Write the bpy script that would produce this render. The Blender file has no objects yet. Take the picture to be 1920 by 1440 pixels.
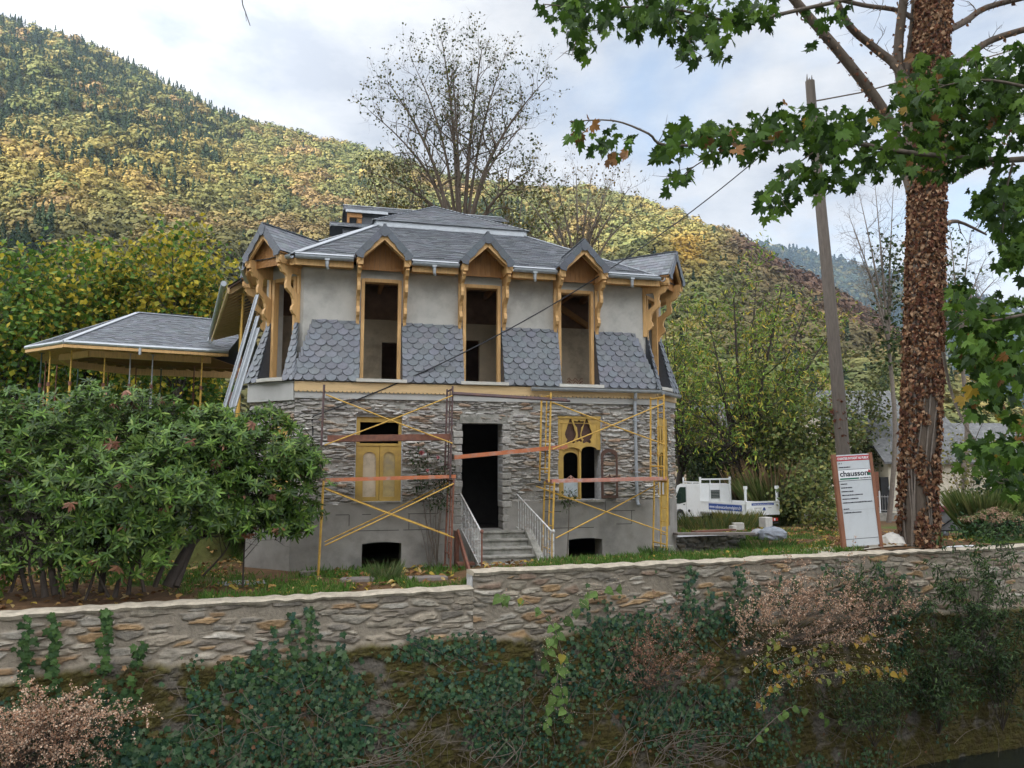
import bpy, math, random
import numpy as np
from mathutils import Vector, Matrix

# ------------------------------------------------------------------ camera, sky, sun, exposure
S = bpy.context.scene
COL = bpy.data.collections.new("scene"); S.collection.children.link(COL)
R = math.radians
F, PITCH, CZ = 1440.0, R(6.0), 2.5
cam = bpy.data.cameras.new("camera"); camo = bpy.data.objects.new("camera", cam); COL.objects.link(camo)
cam.sensor_width = 36.0; cam.lens = 36.0 * F / 1920.0; cam.clip_start = 0.1; cam.clip_end = 6000
camo.location = (0, 0, CZ); camo.rotation_euler = (R(90) + PITCH, 0, 0)
S.camera = camo
S.view_settings.view_transform = 'Standard'; S.view_settings.look = 'None'
S.view_settings.exposure = 1.2; S.view_settings.gamma = 1; S.view_settings.use_curve_mapping = False
SUN_EL, SUN_AZ = R(15.5), R(212)            # azimuth clockwise from +Y: behind the viewer, to the left
SUN_DIR = Vector((math.sin(SUN_AZ) * math.cos(SUN_EL), math.cos(SUN_AZ) * math.cos(SUN_EL), math.sin(SUN_EL)))
sl = bpy.data.lights.new("sun", 'SUN'); sl.energy = 5.0; sl.angle = R(0.5); sl.color = (1, .93, .8)
so = bpy.data.objects.new("sun", sl); COL.objects.link(so); so.rotation_euler = SUN_DIR.to_track_quat('Z', 'Y').to_euler()

W = bpy.data.worlds.new("World"); S.world = W; W.use_nodes = True
def build_world():
    nt = W.node_tree; N = nt.nodes; L = nt.links; N.clear()
    out = N.new('ShaderNodeOutputWorld'); bg = N.new('ShaderNodeBackground'); L.new(bg.outputs[0], out.inputs[0])
    sky = N.new('ShaderNodeTexSky'); sky.sky_type = 'NISHITA'; sky.sun_disc = False
    sky.sun_elevation = SUN_EL; sky.sun_rotation = SUN_AZ; sky.altitude = 700
    def math_(op, a, b=None, clamp=False):
        n = N.new('ShaderNodeMath'); n.operation = op; n.use_clamp = clamp
        for i, x in enumerate((a, b)):
            if x is None: continue
            if isinstance(x, (int, float)): n.inputs[i].default_value = x
            else: L.new(x, n.inputs[i])
        return n.outputs[0]
    tc = N.new('ShaderNodeTexCoord'); vec = tc.outputs['Generated']
    # stretch the clouds sideways, as a deck seen at a low angle
    mp = N.new('ShaderNodeMapping'); mp.inputs['Scale'].default_value = (1.0, 1.0, 2.1); L.new(vec, mp.inputs[0])
    mp.inputs['Location'].default_value = (0.35, 0.1, 0.55)
    n1 = N.new('ShaderNodeTexNoise'); n1.inputs['Scale'].default_value = 2.6; n1.inputs['Detail'].default_value = 7
    n1.inputs['Roughness'].default_value = .55; n1.inputs['Distortion'].default_value = .35; L.new(mp.outputs[0], n1.inputs['Vector'])
    n2 = N.new('ShaderNodeTexNoise'); n2.inputs['Scale'].default_value = 5.5; n2.inputs['Detail'].default_value = 6
    n2.inputs['Roughness'].default_value = .6; L.new(mp.outputs[0], n2.inputs['Vector'])
    # cloud cover: a clearing towards the right of the view
    dn = N.new('ShaderNodeVectorMath'); dn.operation = 'DOT_PRODUCT'; L.new(vec, dn.inputs[0])
    gap = Vector((.33, .90, .36)).normalized(); dn.inputs[1].default_value = gap
    clearing = math_('MULTIPLY', math_('MAXIMUM', math_('SUBTRACT', dn.outputs['Value'], .90), 0.0), 2.7)
    cov = math_('SUBTRACT', math_('ADD', n1.outputs[0], .275), clearing)
    cr = N.new('ShaderNodeValToRGB'); L.new(cov, cr.inputs[0])
    cr.color_ramp.elements[0].position = .42; cr.color_ramp.elements[0].color = (0.12,) * 3 + (1,)
    cr.color_ramp.elements[1].position = .66; cr.color_ramp.elements[1].color = (1, 1, 1, 1)
    # cloud tone: grey-blue folds to white tops, brighter overhead and towards the sun
    tone = N.new('ShaderNodeValToRGB'); L.new(n2.outputs[0], tone.inputs[0])
    e = tone.color_ramp.elements; e[0].position = .34; e[0].color = (.25, .265, .295, 1); e[1].position = .60; e[1].color = (.375, .378, .385, 1)
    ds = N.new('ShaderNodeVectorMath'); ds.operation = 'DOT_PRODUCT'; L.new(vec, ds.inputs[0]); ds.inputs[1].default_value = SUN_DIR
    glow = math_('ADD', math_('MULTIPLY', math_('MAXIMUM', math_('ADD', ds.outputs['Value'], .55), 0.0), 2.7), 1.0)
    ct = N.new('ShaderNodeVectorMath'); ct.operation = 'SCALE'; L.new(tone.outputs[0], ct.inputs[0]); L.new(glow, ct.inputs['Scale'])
    sk = N.new('ShaderNodeVectorMath'); sk.operation = 'SCALE'; L.new(sky.outputs[0], sk.inputs[0]); sk.inputs['Scale'].default_value = .10
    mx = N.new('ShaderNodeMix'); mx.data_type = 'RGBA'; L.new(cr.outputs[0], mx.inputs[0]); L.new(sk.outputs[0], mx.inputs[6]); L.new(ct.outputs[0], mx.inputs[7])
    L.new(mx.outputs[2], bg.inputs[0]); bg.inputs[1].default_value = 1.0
build_world()

# ------------------------------------------------------------------ helpers
def PX(px, py, d):
    """the point at depth d (metres ahead) seen at a place in the photograph"""
    x = (px - 960) / F; y = -(py - 720) / F
    r = (x, math.cos(PITCH) - y * math.sin(PITCH), math.sin(PITCH) + y * math.cos(PITCH))
    t = d / r[1]
    return Vector((r[0] * t, d, r[2] * t + CZ))
def props(o, label=None, cat=None, group=None, kind=None):
    if label: o['label'] = label
    if cat: o['category'] = cat
    if group: o['group'] = group
    if kind: o['kind'] = kind
    return o
def thing(name, label, cat, loc=(0, 0, 0), rotz=0.0, group=None):
    o = bpy.data.objects.new(name, None); COL.objects.link(o); o.empty_display_size = .2
    o.location = loc; o.rotation_euler = (0, 0, rotz)
    return props(o, label, cat, group)
def copy_tree(o, parent=None):
    c = o.copy(); COL.objects.link(c)
    if parent: c.parent = parent
    for ch in list(o.children): copy_tree(ch, c)
    return c
def unit(a):
    a = np.asarray(a, float); return a / np.maximum(np.linalg.norm(a, axis=-1, keepdims=True), 1e-9)

class MB:
    """collects geometry, linked as ONE mesh object; optional colour per vertex"""
    def __init__(s): s.V = []; s.Fs = []; s.n = 0; s.C = []
    def add(s, v, faces, col=None):
        v = np.asarray(v, float).reshape(-1, 3)
        s.V.append(v)
        if isinstance(faces, np.ndarray): s.Fs.append(faces.astype(np.int64) + s.n)
        else:
            by = {}
            for f in faces: by.setdefault(len(f), []).append(f)
            for k in by: s.Fs.append(np.array(by[k], dtype=np.int64) + s.n)
        if col is None: c = np.ones((len(v), 3)) * .5
        else:
            c = np.asarray(col, float)
            if c.ndim == 1: c = np.tile(c, (len(v), 1))
        s.C.append(c); s.n += len(v); return s
    def hexa(s, p, col=None):       # 4 bottom points, 4 top points
        return s.add(p, [(3, 2, 1, 0), (4, 5, 6, 7), (0, 1, 5, 4), (1, 2, 6, 5), (2, 3, 7, 6), (3, 0, 4, 7)], col)
    def box(s, x0, x1, y0, y1, z0, z1, col=None):
        return s.hexa([(x0, y0, z0), (x1, y0, z0), (x1, y1, z0), (x0, y1, z0), (x0, y0, z1), (x1, y0, z1), (x1, y1, z1), (x0, y1, z1)], col)
    def obox(s, c, sx, sy, sz, m=None, col=None):   # oriented box about its centre
        p = np.array([(x, y, z) for z in (-.5, .5) for x, y in ((-.5, -.5), (.5, -.5), (.5, .5), (-.5, .5))]) * (sx, sy, sz)
        if m is not None: p = p @ np.array(m.to_3x3()).T
        return s.hexa(p + np.asarray(c), col)
    def bar(s, a, b, w, h, col=None, up=(0, 0, 1)):  # rectangular bar from a to b
        a = Vector(a); b = Vector(b); d = (b - a).normalized(); sd = d.cross(Vector(up))
        if sd.length < 1e-4: sd = d.cross(Vector((0, 1, 0)))
        sd.normalize(); u = sd.cross(d)
        q = [(-w / 2, -h / 2), (w / 2, -h / 2), (w / 2, h / 2), (-w / 2, h / 2)]
        return s.hexa([a + sd * x + u * y for x, y in q] + [b + sd * x + u * y for x, y in q], col)
    def prism(s, poly, e, col=None):   # 3D polygon extruded by the vector e
        n = len(poly); p = [Vector(q) for q in poly]; e = Vector(e)
        return s.add([tuple(q) for q in p] + [tuple(q + e) for q in p], [tuple(range(n - 1, -1, -1)), tuple(range(n, 2 * n))] + [(i, (i + 1) % n, n + (i + 1) % n, n + i) for i in range(n)], col)
    def tubes(s, P0, P1, R0, R1, n=6, col=None, cap=True):
        P0 = np.asarray(P0, float).reshape(-1, 3); P1 = np.asarray(P1, float).reshape(-1, 3); m = len(P0)
        if m == 0: return s
        R0 = np.broadcast_to(np.asarray(R0, float), (m,)); R1 = np.broadcast_to(np.asarray(R1, float), (m,))
        d = unit(P1 - P0); ref = np.where(np.abs(d[:, 2:3]) > .9, [[1., 0, 0]], [[0, 0, 1.]])
        a = unit(np.cross(d, ref)); b = np.cross(d, a)
        t = np.arange(n) * 2 * np.pi / n; ct, st = np.cos(t), np.sin(t)
        ring = a[:, None] * ct[None, :, None] + b[:, None] * st[None, :, None]
        v = np.concatenate([P0[:, None] + ring * R0[:, None, None], P1[:, None] + ring * R1[:, None, None]], 1)
        i = np.arange(n); j = (i + 1) % n
        q = np.stack([i, i + n, j + n, j], 1); f = (q[None] + (np.arange(m) * 2 * n)[:, None, None]).reshape(-1, 4)
        if col is not None:
            c = np.asarray(col, float); c = np.repeat(c, 2 * n, 0) if c.ndim == 2 else c
        else: c = None
        st_ = s.n; s.add(v.reshape(-1, 3), f, c)
        if cap and n > 3:
            base = np.arange(m)[:, None] * 2 * n + st_
            s.Fs.append(base + np.arange(n)[None, :]); s.Fs.append(base + (2 * n - 1 - np.arange(n))[None, :])
        return s
    def tube(s, a, b, r0, r1=None, n=8, col=None): return s.tubes([a], [b], [r0], [r0 if r1 is None else r1], n, col)
    def path(s, pts, rad, n=8, col=None):   # a smooth swept tube with shared rings
        P = np.array([tuple(p) for p in pts], float); m = len(P); rad = np.broadcast_to(np.asarray(rad, float), (m,))
        d = unit(np.gradient(P, axis=0)); ref = np.array([0, 0, 1.]) if np.abs(d[:, 2]).mean() < .8 else np.array([1., 0, 0])
        a = unit(np.cross(d, ref)); b = np.cross(d, a); t = np.arange(n) * 2 * np.pi / n
        v = P[:, None] + (a[:, None] * np.cos(t)[None, :, None] + b[:, None] * np.sin(t)[None, :, None]) * rad[:, None, None]
        f = [(k * n + i, (k + 1) * n + i, (k + 1) * n + (i + 1) % n, k * n + (i + 1) % n) for k in range(m - 1) for i in range(n)]
        f += [tuple(range(n)), tuple((m - 1) * n + n - 1 - i for i in range(n))]
        return s.add(v.reshape(-1, 3), f, col)
    def lathe(s, c, axis, prof, n=16, col=None):   # prof: (along axis, radius)
        axis = Vector(axis).normalized(); a = axis.orthogonal().normalized(); b = axis.cross(a); c = Vector(c); v = []; f = []
        for h, r in prof:
            for i in range(n):
                t = 2 * math.pi * i / n; v.append(tuple(c + axis * h + (a * math.cos(t) + b * math.sin(t)) * r))
        for k in range(len(prof) - 1):
            for i in range(n): f.append((k * n + i, k * n + (i + 1) % n, (k + 1) * n + (i + 1) % n, (k + 1) * n + i))
        f += [tuple(range(n - 1, -1, -1)), tuple((len(prof) - 1) * n + i for i in range(n))]
        return s.add(v, f, col)
    def build(s, name, mat, parent=None, smooth=False, origin=None, bevel=0, label=None):
        V = np.concatenate(s.V) if s.V else np.zeros((0, 3)); C = np.concatenate(s.C) if s.C else np.zeros((0, 3))
        if origin is not None: V = V - np.asarray(tuple(origin))
        me = bpy.data.meshes.new(name); me.vertices.add(len(V)); me.vertices.foreach_set('co', V.astype(np.float32).ravel())
        li = np.concatenate([f.ravel() for f in s.Fs]); sz = np.concatenate([np.full(len(f), f.shape[1]) for f in s.Fs])
        me.loops.add(len(li)); me.loops.foreach_set('vertex_index', li.astype(np.int32))
        me.polygons.add(len(sz)); st = np.concatenate([[0], np.cumsum(sz)[:-1]])
        me.polygons.foreach_set('loop_start', st.astype(np.int32))
        try: me.polygons.foreach_set('loop_total', sz.astype(np.int32))
        except Exception: pass
        me.polygons.foreach_set('use_smooth', np.full(len(sz), bool(smooth)))
        at = me.attributes.new('tint', 'FLOAT_COLOR', 'POINT')
        at.data.foreach_set('color', np.concatenate([C, np.ones((len(C), 1))], 1).astype(np.float32).ravel())
        me.update(calc_edges=True); me.validate()
        if mat: me.materials.append(mat)
        o = bpy.data.objects.new(name, me); COL.objects.link(o)
        if parent: o.parent = parent
        if label: o['label'] = label
        if bevel:
            m = o.modifiers.new('bevel', 'BEVEL'); m.width = bevel; m.segments = 2; m.limit_method = 'ANGLE'
        return o

# ---- numpy noise
def _h(ix, iy, iz):
    n = (ix * 374761393 + iy * 668265263 + iz * 2147483647 * 3 + 1442695041) & 0xffffffff
    n = ((n ^ (n >> 13)) * 1274126177) & 0xffffffff
    n = ((n ^ (n >> 16)) * 2246822519) & 0xffffffff
    return ((n ^ (n >> 15)) & 0xffffff) / float(0xffffff)
def vnoise(x, y, z=0.0):
    x, y, z = np.broadcast_arrays(np.asarray(x, float), np.asarray(y, float), np.asarray(z, float))
    i, j, k = [np.floor(q).astype(np.int64) for q in (x, y, z)]
    f, g, h = x - i, y - j, z - k; f, g, h = [q * q * (3 - 2 * q) for q in (f, g, h)]
    r = 0
    for a in (0, 1):
        for b in (0, 1):
            for c in (0, 1):
                r = r + _h(i + a, j + b, k + c) * (f if a else 1 - f) * (g if b else 1 - g) * (h if c else 1 - h)
    return r
def fbm(x, y, z=0.0, o=4):
    r = 0; a = .5; t = 0
    for k in range(o):
        r = r + a * vnoise(np.asarray(x) * 2**k + 17.3 * k, np.asarray(y) * 2**k + 5.1 * k, np.asarray(z) * 2**k + 3.7 * k); t += a; a *= .5
    return r / t
def sstep(a, b, x):
    t = np.clip((np.asarray(x, float) - a) / (b - a), 0, 1); return t * t * (3 - 2 * t)

# ---- materials (all procedural)
def mat(name, col=(.5, .5, .5), rough=.7, var=.15, scale=6.0, bump=.0, bscale=40.0, attr=False, metal=0.0, dirt=None, dirtscale=2.0, dirtamt=.5, spec=.35, transl=0.0, stretch=(1, 1, 1)):
    m = bpy.data.materials.new(name); m.use_nodes = True; nt = m.node_tree; N = nt.nodes; L = nt.links
    b = N['Principled BSDF']; b.inputs['Roughness'].default_value = rough; b.inputs['Metallic'].default_value = metal; b.inputs['Specular IOR Level'].default_value = spec
    tc = N.new('ShaderNodeTexCoord'); mp = N.new('ShaderNodeMapping'); mp.inputs['Scale'].default_value = stretch; L.new(tc.outputs['Object'], mp.inputs[0])
    def noise(sc, det=5, rg=.6):
        n = N.new('ShaderNodeTexNoise'); n.inputs['Scale'].default_value = sc; n.inputs['Detail'].default_value = det; n.inputs['Roughness'].default_value = rg; L.new(mp.outputs[0], n.inputs['Vector']); return n.outputs[0]
    def mix(mode, fac, a, c):
        n = N.new('ShaderNodeMix'); n.data_type = 'RGBA'; n.blend_type = mode
        for i, x in ((0, fac), (6, a), (7, c)):
            if isinstance(x, (int, float)): n.inputs[i].default_value = x
            elif isinstance(x, tuple): n.inputs[i].default_value = x + (1,) if len(x) == 3 else x
            else: L.new(x, n.inputs[i])
        return n.outputs[2]
    if attr:
        a = N.new('ShaderNodeAttribute'); a.attribute_name = 'tint'; c = a.outputs['Color']
    else:
        rg = N.new('ShaderNodeRGB'); rg.outputs[0].default_value = tuple(col) + (1,); c = rg.outputs[0]
    if var:
        r = N.new('ShaderNodeMapRange'); L.new(noise(scale), r.inputs[0]); r.inputs[1].default_value = .25; r.inputs[2].default_value = .75; r.inputs[3].default_value = 1 - var; r.inputs[4].default_value = 1 + var
        cc = N.new('ShaderNodeCombineColor')
        for i in range(3): L.new(r.outputs[0], cc.inputs[i])
        c = mix('MULTIPLY', 1.0, c, cc.outputs[0])
    if dirt:
        r = N.new('ShaderNodeMapRange'); L.new(noise(dirtscale, 7, .65), r.inputs[0]); r.inputs[1].default_value = .48; r.inputs[2].default_value = .68; r.inputs[3].default_value = 0; r.inputs[4].default_value = dirtamt
        c = mix('MIX', r.outputs[0], c, tuple(dirt))
    L.new(c, b.inputs['Base Color'])
    if bump:
        bp = N.new('ShaderNodeBump'); bp.inputs['Strength'].default_value = bump; bp.inputs['Distance'].default_value = .02; L.new(noise(bscale, 6, .65), bp.inputs['Height']); L.new(bp.outputs[0], b.inputs['Normal'])
    if transl:
        t = N.new('ShaderNodeBsdfTranslucent'); L.new(c, t.inputs[0]); ms = N.new('ShaderNodeMixShader'); ms.inputs[0].default_value = transl
        L.new(b.outputs[0], ms.inputs[1]); L.new(t.outputs[0], ms.inputs[2]); L.new(ms.outputs[0], N['Material Output'].inputs[0])
    return m
def leafmat(name, rough=.55, transl=.3, spec=.22): return mat(name, rough=rough, var=.12, scale=25, attr=True, transl=transl, spec=spec)

M = dict(
    stone=mat('rubble stone', attr=True, rough=.9, var=.28, scale=14, bump=.9, bscale=26, spec=.15),
    wallstone=mat('garden wall stone', attr=True, rough=.92, var=.25, scale=11, bump=1.0, bscale=20, spec=.12),
    coping=mat('pale lime mortar coping', (.45, .39, .30), .9, .28, 9, 1.0, 30, dirt=(.24, .205, .16), dirtscale=4, dirtamt=.7),
    plinth=mat('stained grey render', (.30, .28, .25), .9, .18, 2.5, .25, 60, dirt=(.13, .12, .11), dirtscale=1.1, dirtamt=.65),
    stucco=mat('fresh grey render', (.46, .44, .40), .9, .1, 3, .15, 80, dirt=(.30, .285, .26), dirtscale=1.6, dirtamt=.75),
    greyband=mat('grey rendered band', (.42, .41, .385), .9, .1, 3, .15, 60),
    timber=mat('new larch timber', (.60, .36, .15), .6, .2, 3.5, .12, 60, stretch=(6, 6, .8)),
    timberdk=mat('planed pine board', (.36, .175, .06), .6, .24, 4, .12, 60, stretch=(8, 8, .6)),
    frieze=mat('pale pine frieze board', (.60, .42, .215), .6, .12, 4, .1, 60, stretch=(.6, 6, 6)),
    ochre=mat('ochre painted wood', (.46, .30, .075), .6, .16, 5, .15, 50, dirt=(.30, .19, .07), dirtscale=4, dirtamt=.5),
    bareoak=mat('flaking ochre wood', (.43, .33, .15), .7, .2, 6, .2, 50, dirt=(.30, .25, .18), dirtscale=5, dirtamt=.7),
    ceil=mat('stripped brown ceiling', (.20, .12, .08), .8, .3, 4, .2, 30),
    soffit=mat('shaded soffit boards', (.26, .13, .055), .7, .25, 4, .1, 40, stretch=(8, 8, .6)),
    brownwood=mat('dark brown wood', (.085, .045, .032), .6, .25, 7, .2, 50),
    slate=mat('slate tiles', attr=True, rough=.42, var=.2, scale=20, bump=.15, bscale=60, spec=.5),
    zinc=mat('bright zinc', (.40, .42, .44), .5, .12, 8, .05, 30, metal=.55, spec=.5),
    zincdull=mat('dull zinc', (.36, .385, .41), .45, .14, 10, .05, 30, metal=.5),
    sill=mat('cast stone sill', (.50, .475, .42), .85, .1, 8, .2, 60),
    plaster=mat('old beige plaster', (.56, .46, .33), .9, .15, 3, .2, 50, dirt=(.22, .18, .13), dirtscale=2, dirtamt=.6),
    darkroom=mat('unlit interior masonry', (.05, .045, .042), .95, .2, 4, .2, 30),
    glass=mat('dusty pane', (.42, .47, .49), .15, .2, 4, spec=.6, dirt=(.6, .62, .62), dirtscale=3, dirtamt=.6),
    yellow=mat('yellow scaffold paint', (.58, .35, .07), .6, .2, 14, .05, 60, dirt=(.34, .17, .05), dirtscale=9, dirtamt=.55),
    rust=mat('rusty red steel', (.20, .085, .055), .75, .25, 12, .15, 60, dirt=(.09, .05, .045), dirtscale=7, dirtamt=.6),
    purple=mat('weathered maroon steel', (.10, .065, .065), .7, .25, 12, .1, 60, dirt=(.2, .09, .05), dirtscale=7, dirtamt=.5),
    orange=mat('worn orange steel', (.48, .155, .065), .6, .16, 9, .1, 60, dirt=(.35, .3, .27), dirtscale=6, dirtamt=.6),
    salmon=mat('worn salmon steel', (.46, .20, .145), .65, .16, 9, .1, 60, dirt=(.45, .38, .35), dirtscale=6, dirtamt=.7),
    deckgrey=mat('cement stained board', (.20, .17, .15), .85, .25, 8, .2, 40),
    concrete=mat('weathered concrete', (.30, .285, .25), .92, .22, 5, .5, 40, dirt=(.10, .10, .075), dirtscale=3.5, dirtamt=.85),
    railpaint=mat('flaking white paint', (.52, .52, .50), .6, .2, 20, .1, 60, dirt=(.24, .14, .09), dirtscale=14, dirtamt=.8),
    bark=mat('grey brown bark', (.10, .076, .057), .95, .3, 9, .9, 24, stretch=(1, 1, .35)),
    barkdark=mat('dark bark', (.055, .043, .035), .95, .3, 9, .5, 24, stretch=(1, 1, .35)),
    twig=mat('bare twig', (.15, .12, .095), .9, .25, 9),
    palebark=mat('pale twig', (.17, .14, .115), .9, .25, 9),
    polewood=mat('weathered pole wood', (.155, .13, .11), .95, .25, 7, .5, 30, stretch=(4, 4, .3)),
    cable=mat('black cable', (.015, .015, .017), .5, 0),
    white=mat('white truck paint', (.70, .71, .70), .3, .05, 3, spec=.5, dirt=(.52, .5, .46), dirtscale=3, dirtamt=.35),
    black=mat('black plastic', (.016, .016, .017), .5, .1, 9),
    tyre=mat('tyre rubber', (.02, .02, .02), .85, .1, 9),
    truckglass=mat('dark cab glass', (.02, .035, .03), .05, 0, spec=.8),
    redlens=mat('red lamp lens', (.45, .03, .02), .25, 0, spec=.6),
    blue=mat('blue banner', (.03, .07, .26), .5, .05, 5),
    print=mat('printed ink', (.02, .02, .03), .6, 0),
    whiteprint=mat('white print', (.75, .75, .75), .6, 0),
    redprint=mat('red print', (.42, .025, .035), .6, .05, 5),
    greenprint=mat('green print', (.01, .13, .07), .6, .05, 5),
    panel=mat('grey white panel', (.52, .54, .55), .45, .05, 3, dirt=(.42, .43, .43), dirtscale=3, dirtamt=.5),
    signwood=mat('reddish sign timber', (.235, .10, .055), .7, .25, 5, .2, 40, stretch=(5, 5, .6)),
    cream=mat('cream house render', (.58, .52, .41), .9, .1, 2, .15, 30, dirt=(.42, .37, .29), dirtscale=.8, dirtamt=.5),
    oldslate=mat('lichened old slate', (.115, .115, .115), .9, .35, 5, .4, 12, dirt=(.21, .215, .20), dirtscale=3, dirtamt=.7),
    brick=mat('brown brick', (.20, .085, .05), .9, .3, 9, .3, 20),
    fencegrey=mat('fence grey', (.33, .32, .31), .7, .15, 6),
    leaf=leafmat('leaf'), dullleaf=leafmat('dull leaf', .8, .2, .15), glossleaf=leafmat('glossy leaf', .45, .18, .28),
    forest=mat('forest crowns', attr=True, rough=.85, var=.15, scale=.25, spec=.1, transl=.12),
    lid=mat('dark red lid', (.16, .02, .035), .5, .1, 5),
    galv=mat('galvanised sheet', (.32, .32, .33), .55, .15, 5, metal=.3),
    green_steel=mat('dark green steel', (.03, .06, .05), .5, .15, 8),
    block=mat('pale block', (.55, .52, .47), .9, .15, 7, .3, 40),
    bag=mat('grey plastic bag', (.22, .24, .27), .4, .25, 8, .3, 20),
)
# ------------------------------------------------------------------ outlines with holes and lettering as real geometry
def curve_mesh(splines=None, text=None, size=1.0, ext=.01, align='LEFT'):
    """filled flat outline (holes kept) or text, in x-y, thickness 2*ext along z; returns verts, faces"""
    if text is not None:
        cu = bpy.data.curves.new('tmp', 'FONT'); cu.body = text; cu.size = size; cu.align_x = align; cu.resolution_u = 3
    else:
        cu = bpy.data.curves.new('tmp', 'CURVE'); cu.dimensions = '2D'; cu.fill_mode = 'BOTH'
        for p in splines:
            sp = cu.splines.new('POLY'); sp.points.add(len(p) - 1); sp.use_cyclic_u = True
            for i, (x, y) in enumerate(p): sp.points[i].co = (x, y, 0, 1)
    cu.extrude = ext
    o = bpy.data.objects.new('tmp', cu); S.collection.objects.link(o)
    me = bpy.data.meshes.new_from_object(o)
    v = np.array([tuple(q.co) for q in me.vertices]); f = [tuple(p.vertices) for p in me.polygons]
    bpy.data.objects.remove(o); bpy.data.meshes.remove(me); bpy.data.curves.remove(cu)
    return v, f
def xform(v, org, ax, ay, az):
    v = np.asarray(v, float)
    return np.asarray(org, float) + v[:, :1] * np.asarray(ax, float) + v[:, 1:2] * np.asarray(ay, float) + v[:, 2:3] * np.asarray(az, float)
def arc(cx, cy, r, a0, a1, n=10, ry=None): return [(cx + r * math.cos(R(a0 + (a1 - a0) * i / n)), cy + (ry or r) * math.sin(R(a0 + (a1 - a0) * i / n))) for i in range(n + 1)]

class FB(MB):
    """builder in a wall's own frame: s along it, o inwards, w up"""
    def __init__(s, fr): super().__init__(); s.fr = fr
    def build(s, *a, **k):
        org, ang = s.fr; c, n = math.cos(ang), math.sin(ang)
        s.V = [np.stack([org[0] + v[:, 0] * c - v[:, 1] * n, org[1] + v[:, 0] * n + v[:, 1] * c, v[:, 2]], 1) for v in s.V]
        return MB.build(s, *a, **k)

def rubble(mb, s0, s1, w0, w1, res, sx, sz, depth, seed, palette, mortar, holes=(), o=0.0, flat=0.0, rag=.0, top=None, mossline=None):
    """a displaced stone wall: jittered flat stones with recessed mortar, all real relief"""
    rs = np.random.RandomState(seed)
    nu, nw = max(2, int((s1 - s0) / res)), max(2, int((w1 - w0) / res))
    u, w = np.meshgrid(np.linspace(s0, s1, nu + 1), np.linspace(w0, w1, nw + 1))
    wu = u + .5 * sx * (fbm(u * 2.2, w * 3, seed) - .5); ww = w + .5 * sz * (fbm(u * 2.5 + 9, w * 3, seed + 3) - .5) + .1 * sz * np.sin(u * 3)
    ci, cj = np.floor(wu / sx).astype(int), np.floor(ww / sz).astype(int)
    d1 = np.full(u.shape, 9.); d2 = np.full(u.shape, 9.); idn = np.zeros(u.shape, np.int64)
    for dj in (-2, -1, 0, 1, 2):
        for di in (-2, -1, 0, 1, 2):
            a, b = ci + di, cj + dj
            px = (a + .5 + .5 * (b % 2) + .8 * (_h(a, b, np.int64(seed)) - .5)) * sx; pz = (b + .5 + .7 * (_h(a, b, np.int64(seed + 7)) - .5)) * sz
            wt = .55 + .95 * _h(a, b, np.int64(seed + 11))**1.5
            dx, dz = np.abs(wu - px) / sx / wt, np.abs(ww - pz) / sz / wt
            d = (dx**3 + dz**3)**(1 / 3.)
            near = d < d1; d2 = np.where(near, d1, np.minimum(d2, d)); idn = np.where(near, a * 7919 + b * 104729 + 5, idn); d1 = np.where(near, d, d1)
    edge = d2 - d1
    r1, r2, r3 = _h(idn, idn * 0 + 1, np.int64(seed)), _h(idn, idn * 0 + 2, np.int64(seed)), _h(idn, idn * 0 + 3, np.int64(seed))
    m = sstep(.02 + .08 * r3, .20 + .24 * r3, edge) * (r2 > flat)          # 0 in the mortar; some stones are plastered over
    rough = fbm(u * 9, w * 26, seed + 2) - .5
    h = m * depth * (.55 + .6 * r1 + .9 * rough) + .25 * depth * (fbm(u * 14, w * 14, seed + 5) - .5) + .4 * depth * (fbm(u * 2.2, w * 2.2, seed + 8) - .5)
    pal = np.array(palette); k = (r2 * 997 % 1 * len(pal)).astype(int) % len(pal)
    c = pal[k] * (.82 + .36 * r1)[..., None] * (.62 + .76 * fbm(u * 4, w * 34, seed + 4))[..., None]
    mo = np.array(mortar) * (.85 + .3 * fbm(u * 3, w * 3, seed + 6))[..., None]
    c = mo * (1 - m)[..., None] + c * m[..., None]
    if mossline is not None: c, h = mossline(u, w, c, h, m)
    y = o - h
    if top is not None: w = np.where(w >= w1 - 1e-6, w + top(u), w)
    idx = np.arange(u.size).reshape(u.shape)
    q = np.stack([idx[:-1, :-1], idx[:-1, 1:], idx[1:, 1:], idx[1:, :-1]], -1)
    uc, wc = (u[:-1, :-1] + u[1:, 1:]) / 2, (w[:-1, :-1] + w[1:, 1:]) / 2
    keep = np.ones(uc.shape, bool)
    for (a, b, e, f) in holes:
        j = rag * (fbm(uc * 7, wc * 7, 31) - .3)
        keep &= ~((uc > a - j) & (uc < b + j) & (wc > e - j) & (wc < f + j))
    mb.add(np.stack([u, y, w], -1).reshape(-1, 3), q[keep].reshape(-1, 4), c.reshape(-1, 3))
    return mb
def rects(mb, s0, s1, w0, w1, o0, o1, holes=(), col=None):
    """a wall of real thickness with rectangular openings"""
    xs = sorted(set([s0, s1] + [min(max(x, s0), s1) for h in holes for x in h[:2]])); ws = sorted(set([w0, w1] + [min(max(x, w0), w1) for h in holes for x in h[2:]]))
    for a, b in zip(xs[:-1], xs[1:]):
        run = None
        for c, d in list(zip(ws[:-1], ws[1:])) + [(None, None)]:
            solid = c is not None and not any(h[0] < (a + b) / 2 < h[1] and h[2] < (c + d) / 2 < h[3] for h in holes)
            if solid: run = (run[0], d) if run else (c, d)
            elif run: mb.box(a, b, o0, o1, run[0], run[1], col); run = None
    return mb

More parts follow.
